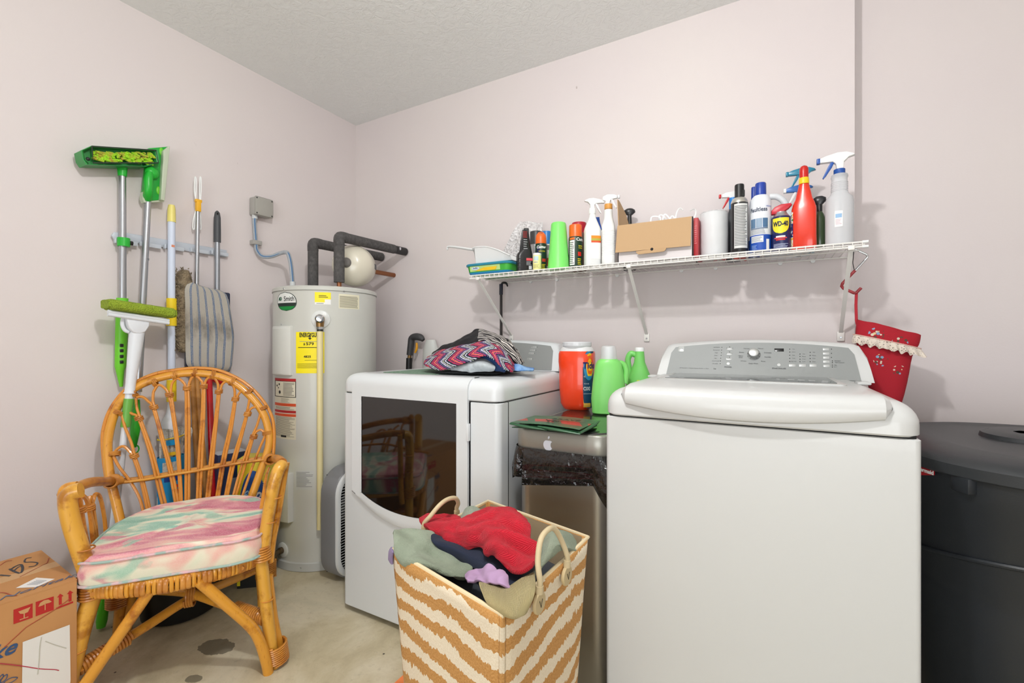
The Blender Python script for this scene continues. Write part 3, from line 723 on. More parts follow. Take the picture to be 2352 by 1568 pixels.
g, r, h, hb = can('spray_can', 'orange-capped insect spray can right of the upturned green cup', 'spray can', 1306, 1338, 517, 1.93, DGREEN, ORANGE, .23, capstyle='plain')
wtext(g, 'Cutter', .019, r, .95, hb*.84, WHITE, bold=.0006); wtext(g, 'BACK\nYARD', .009, r, .8, hb*.62, YEL); patch(g, 'white_label', r, -.95, -.15, hb*.1, hb*.82, WHITE)
obj('label_print', clines(MB(), r, -.88, -.22, hb*.13, hb*.78, 12, eps=.001), GREYINK, g, smooth=False); patch(g, 'orange_strip', r, -.95, -.15, hb*.84, hb*.9, ORANGE); patch(g, 'red_patch', r, .35, .9, hb*.36, hb*.48, RED)
obj('yellow_print', clines(MB(), r, .3, .9, hb*.1, hb*.3, 4), YEL, g, smooth=False)
def redlid():
    X, r, h = sp(1312, 1348, 512, 2.03)
    g = thing('spray_can', 'brown can with a dark red cap behind the orange-capped can', 'spray can', (X, 2.03, SHZ))
    obj('can', MB().lathe([(r*.9, 0), (r*.93, .003), (r*.93, h*.80), (r*.8, h*.84)], n=32), mat('brown_can', '#7a5f55', .4), g)
    obj('cap', MB().lathe([(r*.95, h*.78), (r*.98, h*.96), (r*.9, h*.995), (r*.8, h)], n=32), mat('cap_red', '#b3182c', .35), g)
redlid()
def wspray():
    Y = 1.91; X, r, h = sp(1337, 1384, 459, Y)
    g = thing('spray_bottle', 'white spray bottle with a white trigger and orange-topped label', 'spray bottle', (X, Y, SHZ), face(X, Y, .25))
    wb = mat('bottle_white', '#eef0ef', .33); t = Y/ray(1360, 500).y; k = t/FPX
    zb = lambda y: CAMH+(HYP-y)*k-SHZ
    R0 = r*.80
    obj('bottle', MB().loft([(0, R0*.95, R0*.72, 4), (.003, R0, R0*.76, 4), (zb(535), R0*1.0, R0*.76, 3.4), (zb(530), R0*1.03, R0*.80, 3), (zb(524), R0*.96, R0*.74, 2.6), (zb(506), R0*.55, R0*.5, 2.2), (zb(498), R0*.40, R0*.40, 2), (zb(480), R0*.36, R0*.36, 2)], n=36), wb, g)
    obj('bottle_neck', MB().lathe([(R0*.42, zb(492)), (R0*.44, zb(490)), (R0*.44, zb(482)), (R0*.38, zb(478))], n=24), wb, g)
    trigger(g, zb(480)-.010, .86, wb, wb, wb, yaw=pi-.1)
    # the bottle's label sits on its right flank
    mb = MB(); z0, z1 = zb(597), zb(544)
    Mx = RZ(.45)
    def lab(a, b, m, nm, e=.0): 
        q = MB(); P = []
        for z in (a, b):
            row = []
            for i in range(9):
                th_ = R(-96+58*i/8); ca, sa = cos(th_), sin(th_)
                row.append(((R0+.0008+e)*math.copysign(abs(ca)**(2/4), ca), (R0*.76+.0008+e)*math.copysign(abs(sa)**(2/4), sa), z))
            P.append(row)
        q.grid(P); return obj(nm, q, m, g)
    lab(z0, z1, WHITE, 'label'); lab(z1-.012, z1, mat('label_orange', '#e8932a', .5), 'label_top', .0004); lab(z1-.022, z1-.012, mat('label_olive', '#b6b04a', .5), 'label_band', .0004); lab(z1-.030, z1-.022, mat('label_red2', '#d9532c', .5), 'label_stripe', .0004)
wspray()
def bluejug():
    Y = 2.03; X, r, h = sp(1355, 1386, 500, Y)
    g = thing('jug', 'white jug with a bright blue cap between the two white spray bottles', 'bottle', (X, Y, SHZ), face(X, Y))
    obj('bottle', MB().loft([(0, r*1.0, r*.8, 3), (.004, r*1.04, r*.85, 3), (h*.62, r*1.04, r*.85, 3), (h*.74, r*.8, r*.7, 2.5), (h*.80, r*.62, r*.6, 2)], n=28), mat('bottle_white', '#eef0ef', .33), g)
    obj('cap', MB().prism([(-r*.72, h*.78), (r*.8, h*.76), (r*.5, h*.9), (r*.4, h), (-r*.4, h), (-r*.5, h*.92)], -r*.5, r*.5, bev=.004), mat('cap_bright_blue', '#1450b4', .35), g)
bluejug()
def ribbed():
    Y = 1.905; X, r, h = sp(1382, 1413, 445, Y)
    g = thing('spray_bottle', 'white ribbed spray bottle with an orange collar beside the brown carton', 'spray bottle', (X, Y, SHZ), face(X, Y, 0))
    wb = mat('bottle_white', '#eef0ef', .33); k = Y/ray(1398, 500).y/FPX; zb = lambda y: CAMH+(HYP-y)*k-SHZ
    prof = [(0, r*.94, r*.8, 3), (.003, r, r*.86, 3), (zb(590), r, r*.86, 3)]
    z = zb(588); ztop = zb(534)
    while z < ztop: prof += [(z, r, r*.86, 3), (z+.0012, r*.965, r*.83, 3), (z+.0028, r*.965, r*.83, 3), (z+.004, r, r*.86, 3)]; z += .0065
    prof += [(zb(530), r, r*.86, 3), (zb(520), r*1.0, r*.88, 2.6), (zb(508), r*.78, r*.72, 2.2), (zb(500), r*.66, r*.62, 2), (zb(482), r*.60, r*.6, 2)]
    obj('bottle', MB().loft(prof, n=36), wb, g)
    collar(g, zb(481), zb(469), r*.60, mat('collar_orange', '#d99a4a', .4))
    trigger(g, zb(470)-.010, .80, wb, wb, wb, yaw=pi-.25, tail=False)
ribbed()
# ---------- brown carton with its lid hanging open
def carton():
    g = thing('cardboard_carton', 'open brown cardboard carton with its lid flap hanging down in front', 'cardboard box', (-.36, 1.93, SHZ))
    W = lambda n_, mb, m_, par=None, **q: obj(n_, mb, m_, par or g, world=True, **q)
    br = mat('kraft', '#bd9c75', .8); wh = mat('carton_white', '#ded8d8', .7)
    a = onY(1421, 520, 1.885); b = onY(1592, 497, 1.885); x0, x1 = a.x, b.x; zt = 1.535+.012
    zt = min(a.z, 1.575)
    y0, y1 = 1.875, 2.06
    zt = (a.z+b.z)/2
    mb = MB(); t = .003
    mb.box((x0, y0, SHZ), (x1, y0+t, zt)); mb.box((x0, y1-t, SHZ), (x1, y1, zt)); mb.box((x0, y0, SHZ), (x0+t, y1, zt)); mb.box((x1-t, y0, SHZ), (x1, y1, zt)); mb.box((x0, y0, SHZ), (x1, y1, SHZ+t))
    W('box_walls', mb, wh, smooth=False)
    # front flap leaning out
    f0 = onY(1413, 580, 1.855); f1 = onY(1586, 564, 1.855)
    m = Matrix(); P = [(x0-.002, y0-.001, zt), (x1-.004, y0-.001, zt), (f1.x, 1.856, f1.z), (f0.x, 1.856, f0.z)]
    mb = MB(); mb._add(P+[(p[0], p[1]+.004, p[2]) for p in P], [(0, 1, 2, 3), (7, 6, 5, 4), (0, 4, 5, 1), (1, 5, 6, 2), (2, 6, 7, 3), (3, 7, 4, 0)]); fl = W('lid_flap', mb, br, smooth=False)
    # tuck tab below
    q = [onY(x, y, 1.853) for x, y in ((1461, 577), (1530, 568), (1529, 573), (1524, 577), (1466, 584), (1461, 580))]
    mb = MB(); mb._add([(p.x, 1.853, p.z) for p in q]+[(p.x, 1.857, p.z) for p in q], [(0, 1, 2, 3, 4, 5), (11, 10, 9, 8, 7, 6)]+[(i, (i+1) % 6, 6+(i+1) % 6, 6+i) for i in range(6)]); W('tuck_tab', mb, br, fl, smooth=False)
    c_ = onY(1497, 572, 1.852); W('finger_hole', MB().lathe([(.006, 0), (.0055, .001)], M=T(c_.x, 1.8535, c_.z) @ RXm(pi/2), n=20), DARKGAP, fl)
    # left side flap standing up
    s = [onY(x, y, 1.90) for x, y in ((1421, 519), (1419, 462), (1428, 468))]; e = [onY(x, y, 2.02) for x, y in ((1438, 480), (1440, 512))]
    pts = [(x0, 1.876, zt), (x0-.004, 1.876, s[1].z), (x0-.004, 1.90, s[1].z), (x0-.002, 2.0, s[2].z-.02), (x0, 2.03, e[1].z), (x0, 2.04, zt)]
    mb = MB(); mb._add(pts+[(p[0]+.003, p[1], p[2]) for p in pts], [(0, 1, 2, 3, 4, 5), (11, 10, 9, 8, 7, 6)]+[(i, (i+1) % 6, 6+(i+1) % 6, 6+i) for i in range(6)]); W('side_flap', mb, br, smooth=False)
    # straps in it
    t = thing('cable_ties', 'tangle of white plastic straps poking out of the open brown carton', 'straps', ((x0+x1)/2, 1.96, SHZ+.004))
    W2 = lambda n_, mb: obj(n_, mb, WHITEP, t, world=True)
    rnd = random.Random(2)
    def strap(pp, Y):
        pts = [onY(x, y, Y+.01*math.sin(i)) for i, (x, y) in enumerate(pp)]; W2('strap', MB().tube([(p.x, p.y, p.z) for p in pts], .0028, 8, sm=5, flat=.35))
    strap(((1495, 520), (1496, 499), (1510, 497), (1517, 502), (1512, 530)), 1.95); strap(((1516, 520), (1514, 497), (1521, 494), (1530, 505), (1533, 530)), 1.97)
    strap(((1520, 520), (1526, 492), (1540, 505), (1548, 530)), 1.94); strap(((1551, 535), (1552, 500), (1556, 484), (1563, 478), (1569, 483)), 1.98)
    strap(((1583, 530), (1590, 510), (1598, 490), (1595, 480), (1585, 484)), 1.93); strap(((1535, 525), (1541, 498), (1549, 500), (1556, 525)), 1.96); strap(((1505, 525), (1530, 507), (1545, 520)), 1.93)
    mb = MB()
    rnd = random.Random(5)
    P = [[(x0+.01+(x1-x0-.02)*j/12, 1.885+.16*i/6, SHZ+.07+.03*noise.noise(Vector((i*.6, j*.7, 0)))) for j in range(13)] for i in range(7)]
    P = [[(x0+.01+(x1-x0-.02)*j/12, 1.885+.16*i/6, zt-.012+.012*noise.noise(Vector((i*.6, j*.7, 0)))) for j in range(13)] for i in range(7)]
    obj('strap_bundle', MB().grid(P), mat('strap_grey', '#dcdddf', .5, bump=(80, 1, .006)), t, world=True)
    # red carton right of it
    c0 = onY(1592, 500, 1.885); c1 = onY(1604, 583, 1.885)
    r_ = thing('red_box', 'narrow red printed box squeezed between the brown carton and the wrapped roll', 'box', (c0.x+.012, 1.93, SHZ))
    zt2 = c0.z+.0
    obj('carton', MB().box((c0.x+.003, 1.882, SHZ+.0005), (c0.x+.019, 2.01, zt2-.002), bev=.001), mat('carton_red', '#a8141e', .45), r_, world=True)
    mb = MB(); lines(mb, c0.x+.005, c0.x+.014, SHZ+.05, zt2-.03, 9, 1.8815, .25, .3); obj('print', mb, mat('print_pink', '#d9868a', .6), r_, world=True, smooth=False)
carton()
def pump():
    Y = 2.08; X, r, h = sp(1440, 1460, 478, Y)
    a = onY(1446, 488, Y)
    g = thing('pump_bottle', 'black spray head rising behind the open brown carton', 'spray bottle', (a.x, Y, SHZ), face(a.x, Y))
    zt = a.z-SHZ
    obj('bottle', MB().lathe([(.026, 0), (.028, .004), (.028, zt*.5), (.012, zt*.62), (.009, zt-.01)], n=28), BLACKP, g)
    obj('spray_head', MB().loft([(zt-.012, .012, .010, 2), (zt, .026, .014, 2.2), (zt+.010, .024, .013, 2.2), (zt+.017, .014, .009, 2), (zt+.019, .004, .003, 2)], n=24), mat('head_dark', '#2a2b2d', .3), g)
    obj('trigger', MB().tube([(-.02, -.01, zt+.004), (-.035, -.015, zt-.004), (-.040, -.018, zt-.02), (-.038, -.018, zt-.034)], [.006, .005, .0045, .003], 8, sm=3), BLACKP, g)
pump()
def roll():
    Y = 1.955; X, r, h = sp(1606, 1673, 487, Y); r *= .98
    g = thing('wrapped_roll', 'fat white roll wrapped in clear crinkled plastic', 'paper roll', (X, Y, SHZ), face(X, Y))
    obj('roll', MB().lathe([(r*.9, .002), (r*.97, .006), (r*.985, h*.5), (r*.97, h-.012), (r*.9, h-.006), (r*.3, h-.004), (.001, h-.004)], n=44), mat('roll_white', '#d9dbdd', .7, bump=(14, .6, .01)), g)
    obj('film', MB().lathe([(r*.96, .001), (r*1.0, .006), (r*1.0, h*.5), (r*.99, h-.010), (r*.93, h-.003)], n=44, cap=False), mat('film', '#ffffff', .08, alpha=.22, bump=(26, 1, .01)), g)
    P = [[(r*(1.0-.8*i/6)*cos(2*pi*j/24), r*(1.0-.8*i/6)*sin(2*pi*j/24), h-.006+.018*abs(noise.noise(Vector((i*.9, j*.8, 1))))*(i > 0)) for j in range(25)] for i in range(7)]
    obj('film_top', MB().grid(P), mat('film2', '#f6f7f8', .12, alpha=.45, bump=(60, 1, .01)), g)
roll()
def redspray():
    Y = 2.05; a = onY(1676, 440, Y)
    g = thing('spray_bottle', 'bottle with a red and white trigger behind the black-rimmed can', 'spray bottle', (a.x+.012, Y, SHZ), face(a.x, Y))
    zt = a.z-SHZ
    obj('bottle', MB().lathe([(.03, 0), (.033, .004), (.033, zt*.55), (.014, zt*.74), (.012, zt-.03)], n=30), mat('bottle_slate', '#3a3d42', .35), g)
    obj('blue_neck_label', MB().lathe([(.0145, zt*.74), (.0145, zt-.028)], n=30), mat('neck_blue', '#2f86d2', .4), g)
    trigger(g, zt-.058, .86, WHITEP, mat('trigger_red', '#c9141c', .35), mat('trigger_red', '#c9141c', .35), yaw=0.1, tail=False)
redspray()
g, r, h, hb = can('spray_can', 'spray can with black rim and cap and a white text label', 'spray can', 1678, 1718.5, 424, 1.915, mat('can_black', '#232325', .3), BLACKP, .20, .55, shoulder=mat('can_champagne', '#c9c6bd', .3, .7))
patch(g, 'label', r, -.62, 1.1, hb*.10, hb*.88, mat('label_offwhite', '#d9dad8', .5)); obj('label_print', clines(MB(), r, -.55, 1.0, hb*.14, hb*.85, 26, eps=.001, seed=3), GREYINK, g, smooth=False)
obj('base_rim', MB().lathe([(r*1.01, .0005), (r*1.01, .006)], n=36), SILVER, g)
obj('grip_prongs', MB().box((-r*.5, -r*.42, hb+.004), (r*.62, r*.42, hb+(h-hb)*.62), bev=.006), BLACKP, g)
BW_ = mat('faultless_white', '#e6eaf0', .3); FB = mat('faultless_blue', '#1d4fae', .35)
def starch(label, x0, x1, ytop, Y, front):
    X, r, h = sp(x0, x1, ytop, Y)
    g = thing('starch_can', label, 'spray can', (X, Y, SHZ), face(X, Y, -.1 if front else .2))
    hb = h*.82
    obj('can', MB().lathe([(r*.95, 0), (r, .003), (r, hb*.82), (r*.96, hb*.90), (r*.80, hb*.97), (r*.62, hb)], n=40), BW_, g)
    obj('cap', MB().lathe([(r*.52, hb-.004), (r*.53, hb), (r*.51, h-.003), (r*.46, h)], n=32), mat('cap_royal', '#1f3f9f', .35), g)
    obj('blue_base', MB().lathe([(r*1.004, .002), (r*1.004, hb*.30)], n=40, cap=False), FB, g)
    obj('base_rim', MB().lathe([(r*.98, .0), (r*1.008, .003)], n=36), SILVER, g)
    if front:
        wtext(g, 'Faultless', .021, r, -.12, hb*.73, mat('starch_ink', '#23344f', .5), bold=.0004, xs=.85)
        wtext(g, 'HEAVY', .008, r, .95, hb*.78, mat('ink_blue', '#5a78b8', .5))
        z0, z1 = hb*.42, hb*.58
        for i, (a, b, c) in enumerate(((-.95, -.38, '#5f7f9f'), (-.33, .25, '#8fa5bb'), (.30, .8, '#4a6f95'))): patch(g, 'picture', r, a, b, z0, z1, mat('pict%d' % i, c, .5))
        patch(g, 'picture_band', r, -.95, .8, z0-.004, z0-.001, mat('band_slate', '#3f5d7e', .5)); 
        obj('print', clines(MB(), r, -.9, .8, hb*.31, hb*.40, 4, eps=.0008, seed=5), MID, g, smooth=False)
        patch(g, 'white_panel', r, -.85, .35, hb*.17, hb*.28, BW_, eps=.0012); obj('panel_print', clines(MB(), r, -.8, .3, hb*.18, hb*.27, 5, eps=.0018), MID, g, smooth=False)
        patch(g, 'barcode', r, .62, .95, hb*.04, hb*.22, WHITE, eps=.0012); obj('base_print', clines(MB(), r, -.8, -.2, hb*.05, hb*.13, 4, eps=.0012), mat('print_pale_blue', '#8fb0e6', .6), g, smooth=False)
starch('white and blue starch spray can half hidden behind its twin', 1719, 1745, 430, 2.02, False)
starch('white and blue starch spray can with dark script lettering, in front', 1722, 1772, 421, 1.925, True)
def jughandle():
    Y = 2.06; a = onY(1790, 500, Y)
    g = thing('jug', 'white jug with a big curved handle behind the blue and yellow can', 'jug', (a.x+.02, Y, SHZ))
    W = lambda n_, mb, m_, **q: obj(n_, mb, m_, g, world=True, **q); wb = mat('jug_white', '#e9ecee', .4)
    pts = [onY(x, y, Y) for x, y in ((1768, 452), (1785, 452), (1800, 462), (1808, 478))]
    W('handle', MB().tube([(p.x, p.y, p.z) for p in pts], .0115, 14, sm=5), wb)
    X = onY(1790, 520, Y).x
    W('jug', MB().loft([(SHZ, .058, .035, 3, X+.012, Y), (SHZ+.005, .062, .039, 3, X+.012, Y), (SHZ+.12, .062, .039, 3, X+.012, Y), (SHZ+.155, .05, .034, 2.6, X+.018, Y), (onY(1800, 478, Y).z+.008, .014, .013, 2, pts[-1].x-.002, Y)], n=30), wb)
jughandle()
def wd():
    Y = 1.915; X, r, h = sp(1772, 1816, 466, Y)
    g = thing('lubricant_can', 'short blue and yellow WD-40 can with a red nozzle cap', 'spray can', (X, Y, SHZ), face(X, Y, -.05))
    k = Y/ray(1795, 500).y/FPX; zb = lambda y: CAMH+(HYP-y)*k-SHZ
    hb = zb(499)
    obj('can', MB().lathe([(r*.96, 0), (r, .003), (r, hb-.006), (r*.97, hb-.002), (r*.80, hb+.002)], n=40), mat('wd_blue', '#1c2357', .3), g)
    obj('shoulder', MB().lathe([(r*.97, hb-.001), (r*.80, hb+.006), (r*.62, hb+.014), (r*.6, hb+.018)], n=36), SILVER, g)
    obj('rim', MB().lathe([(r*1.01, hb-.006), (r*1.01, hb-.002), (r*.95, hb)], n=40), mat('wd_blue', '#1c2357', .3), g)
    mb = MB(); P = []   # yellow shield
    for i in range(13):
        v = i/12; z = hb*.94-v*hb*.45; wdt = .98*math.sqrt(max(.02, 1-max(0, (v-.45)/.55)**2)); P.append([((r+.0005)*sin(wdt*u/8), -(r+.0005)*cos(wdt*u/8), z) for u in range(-8, 9)])
    obj('yellow_shield', mb.grid(P), mat('wd_yellow', '#efdf2e', .4), g)
    wtext(g, 'WD-40', .0235, r, 0, hb*.76, mat('wd_ink', '#151a3a', .5), bold=.0010, xs=.66, eps=.001)
    patch(g, 'red_ribbon', r, -.7, .7, hb*.34, hb*.375, mat('ribbon_red', '#d5484a', .5)); patch(g, 'white_ribbon', r, -.5, .5, hb*.375, hb*.42, WHITE); patch(g, 'red_ribbon', r, -.5, .5, hb*.29, hb*.325, RED)
    obj('print', clines(MB(), r, -.8, .85, hb*.05, hb*.2, 5, seed=9), mat('print_lightblue', '#b8c0dc', .6), g, smooth=False)
    zc = hb+.016; rr = r*.72
    pts = [(-.030, zc-.004), (-.030, zc+.010), (-.020, zc+.022), (.000, zc+.030), (.030, zc+.030), (.034, zc+.024), (.024, zc+.012), (.012, zc+.004), (.006, zc-.006)]
    obj('nozzle_cap', MB().prism(pts, -.012, .012, M=RZ(.05), bev=.005), mat('wd_red', '#c21f30', .35), g)
wd()
def tealspray():
    Y = 2.03; a = onY(1846, 400, Y)
    g = thing('spray_bottle', 'bottle with a translucent teal trigger head behind the red bottle', 'spray bottle', (a.x, Y, SHZ), face(a.x, Y))
    zt = a.z-SHZ; tl = mat('teal_plastic', '#2a93b4', .25, trans=.3)
    obj('bottle', MB().lathe([(.03, 0), (.034, .004), (.034, zt*.5), (.014, zt*.72), (.012, zt-.02)], n=30), mat('teal_bottle', '#a9c6cf', .3), g)
    trigger(g, zt-.038, .95, tl, tl, tl, yaw=.1)
tealspray()
def whitebluespray():
    Y = 1.985; a = onY(1840, 432, Y)
    g = thing('spray_bottle', 'bottle with a white and blue trigger head directly behind the red bottle', 'spray bottle', (a.x, Y, SHZ), face(a.x, Y))
    zt = a.z-SHZ
    obj('bottle', MB().lathe([(.026, 0), (.029, .004), (.029, zt*.5), (.013, zt*.72), (.012, zt-.02)], n=30), WHITEP, g)
    trigger(g, zt-.048, .92, mat('head_blue', '#2368b8', .3), WHITEP, WHITEP, yaw=.12)
whitebluespray()
def redbottle():
    Y = 1.915; X, r, h = sp(1817, 1876, 380, Y)
    g = thing('cleaner_bottle', 'tall orange-red cleaner bottle with a domed red cap and yellow collar', 'bottle', (X, Y, SHZ), face(X, Y, -.1))
    k = Y/ray(1846, 450).y/FPX; zb = lambda y: CAMH+(HYP-y)*k-SHZ
    m = mat('cleaner_red', '#dc3218', .22, coat=.4)
    obj('bottle', MB().loft([(0, r*.95, r*.5, 3.4), (.004, r, r*.54, 3.4), (zb(540), r*.98, r*.54, 3.2), (zb(480), r*.98, r*.52, 3.2), (zb(468), r*.86, r*.48, 3), (zb(457), r*.68, r*.42, 2.6), (zb(440), r*.54, r*.36, 2.4), (zb(424), r*.40, r*.32, 2), (zb(419), r*.36, r*.32, 2)], n=44), m, g)
    obj('collar', MB().lathe([(r*.41, zb(423)), (r*.42, zb(421)), (r*.40, zb(410)), (r*.38, zb(409))], n=30), mat('collar_yellow', '#f1cb1c', .35), g)
    obj('cap', MB().loft([(zb(411), r*.36, r*.36, 2), (zb(400), r*.37, r*.37, 2), (zb(388), r*.36, r*.36, 2), (zb(383), r*.27, r*.29, 2), (zb(380.5), r*.1, r*.12, 2)], n=28), mat('cap_deep_red', '#c4201a', .25), g)
    mb = MB(); P = []
    for z in [zb(565)+(zb(486)-zb(565))*i/8 for i in range(9)]:
        row = []
        for i in range(9):
            a = R(-178+44*i/8); ca, sa = cos(a), sin(a); row.append(((r+.0008)*math.copysign(abs(ca)**(2/3.2), ca), (r*.54+.0008)*math.copysign(abs(sa)**(2/3.2), sa), z))
        P.append(row)
    lb = obj('label', mb.grid(P), bpy.data.materials.get('resolve_label') or RESLAB(), g)
def RESLAB():
    m = bpy.data.materials.new('resolve_label'); m.use_nodes = True; n, l = NT(m); b = n['Principled BSDF']
    tc = n.new('ShaderNodeTexCoord').outputs['Object']
    f = tnoise(n, l, tc, 45, 2); c = ramp(n, l, f, [(.0, '#3f8f4a'), (.40, '#e9e6e2'), (.50, '#e8b23a'), (.56, '#efeeee'), (.62, '#27356e'), (.70, '#d8402c')], 'CONSTANT')
    l.new(c, b.inputs['Base Color']); b.inputs['Roughness'].default_value = .4; return m
redbottle()
def greenpump():
    Y = 1.965; X, r, h = sp(1866, 1898, 452, Y)
    g = thing('pump_bottle', 'dark green bottle with a black pump between the red and the clear bottles', 'bottle', (X, Y, SHZ), face(X, Y))
    k = Y/ray(1882, 450).y/FPX; zb = lambda y: CAMH+(HYP-y)*k-SHZ
    obj('bottle', MB().lathe([(r*.9, 0), (r*.95, .003), (r*.95, zb(505)), (r*.7, zb(493)), (r*.42, zb(486))], n=32), mat('bottle_dark_green', '#3c4e34', .2, coat=.3), g)
    obj('pump_neck', MB().lathe([(r*.44, zb(490)), (r*.44, zb(470)), (r*.3, zb(466))], n=24), BLACKP, g)
    obj('pump_head', MB().loft([(zb(471), r*.4, r*.4, 2), (zb(463), r*1.0, r*.55, 2.2), (zb(455), r*.95, r*.5, 2.2), (zb(451), r*.5, r*.3, 2)], n=28), mat('head_dark', '#2a2b2d', .3), g)
greenpump()
def clearbottle():
    Y = 1.925; X, r, h = sp(1893, 1963, 392, Y)
    g = thing('spray_bottle', 'tall clear spray bottle with a blue and white trigger at the shelf\'s right end', 'spray bottle', (X, Y, SHZ), face(X, Y, .1))
    k = Y/ray(1928, 450).y/FPX; zb = lambda y: CAMH+(HYP-y)*k-SHZ
    r *= .98
    prof = [(r*.9, 0), (r*.97, .003), (r*.985, zb(470)), (r*.92, zb(456)), (r*.66, zb(448)), (r*.58, zb(442))]
    z = zb(441)
    for i in range(6): prof += [(r*.56, z), (r*.59, z+.002), (r*.56, z+.004)]; z += .0058
    prof += [(r*.54, zb(416)), (r*.55, zb(410)), (r*.60, zb(407)), (r*.56, zb(402)), (r*.42, zb(400))]
    obj('bottle', MB().lathe(prof, n=48), FROST, g)
    cl = collar(g, zb(402), zb(389), r*.40, mat('trigger_blue', '#1f52a4', .35))
    trigger(g, zb(390)-.012, 1.08, WHITEP, mat('trigger_blue', '#1f52a4', .35), mat('trigger_blue', '#1f52a4', .35), yaw=-.02)
    obj('dip_tube', MB().tube([(0, 0, zb(402)), (.006, 0, .06), (.016, 0, .006)], .0025, 8, sm=4), mat('tube_white', '#dfe3e6', .4), g)
    patch(g, 'label', r*.985, -.42, .12, zb(526), zb(490), WHITE, eps=.0008)
    mb = clines(MB(), r*.985, -.36, .06, zb(506), zb(496), 1, .9, 0, .0013); obj('barcode', mb, mat('label_sky', '#8fb6dc', .5), g, smooth=False)
    mb = clines(MB(), r*.985, -.36, .06, zb(521), zb(508), 4, .3, .3, .0013); obj('label_print', mb, mat('print_rose', '#cfa0b0', .5), g, smooth=False)
clearbottle()
# red tool and flat packets lying on the wires, seen from below
def flat():
    a = onZ(1640, 600, SHZ); b = onZ(1712, 598, SHZ)
    pts = [onZ(x, y, SHZ) for x, y in ((1642, 604), (1650, 596), (1668, 600), (1690, 597), (1706, 596), (1712, 602))]
    o = obj('red_hand_tool', MB().tube([(p.x, p.y, SHZ+.0085) for p in pts], [.006, .010, .008, .010, .009, .006], 10, sm=4, flat=.7), mat('tool_red', '#c93a26', .4))
    tag(o, 'red plastic tool lying flat on the shelf wires, seen from below the wrapped roll', 'tool')
flat()
# ================================================================ THINGS ON AND AGAINST THE LEFT WALL
XW = LW+.044
def lw(px, py, x=XW): return onX(px, py, x)
GREEN = mat('mop_green', '#22b135', .35); GREEN_D = mat('dull_green', '#2f9145', .4); LIMEG = mat('grip_green', '#6fcf2c', .4)
ALU = mat('aluminium_tube', '#b3b6ba', .3, .9); GREYP = mat('rail_grey', '#c4cbd4', .4); YELP = mat('yellow_plastic', '#f2d21c', .4); PALEB = mat('pale_blue_tube', '#d3ddf0', .35)
def rail():
    g = thing('tool_rail', 'pale grey wall rail with clips holding the row of mops', 'tool rack', (LW, 1.06, 1.555))
    W = lambda n_, mb, m_, par=None, **q: obj(n_, mb, m_, par or g, world=True, **q)
    a = lw(250, 540, LW+.012); b = lw(512, 578, LW+.012)
    W('rail', MB().box((LW+.0005, a.y+.03, a.z-.014), (LW+.012, b.y+.02, b.z+.012), bev=.003), GREYP)
    W('rail_end', MB().prism([(-.03, 0), (-.02, .016), (.02, .016), (.03, 0), (.02, -.016), (-.02, -.016)], 0, .01, M=T(LW+.012, a.y+.035, a.z) @ RZ(-pi/2) @ T(0, -.0, 0), bev=.004), GREYP)
    for px in (281, 338, 393, 453, 500):
        p = lw(px, 553+(px-281)*.12)
        c = W('clip', MB().box((LW+.010, p.y-.018, p.z-.010), (LW+.030, p.y-.012, p.z+.010), bev=.002), GREYP)
        W('clip_arm', MB().box((LW+.026, p.y+.014, p.z-.010), (LW+.030, p.y+.06, p.z+.008), bev=.002), GREYP, c)
        W('clip_jaw', MB().box((LW+.010, p.y+.012, p.z-.010), (LW+.030, p.y+.017, p.z+.010), bev=.002), GREYP, c)
rail()
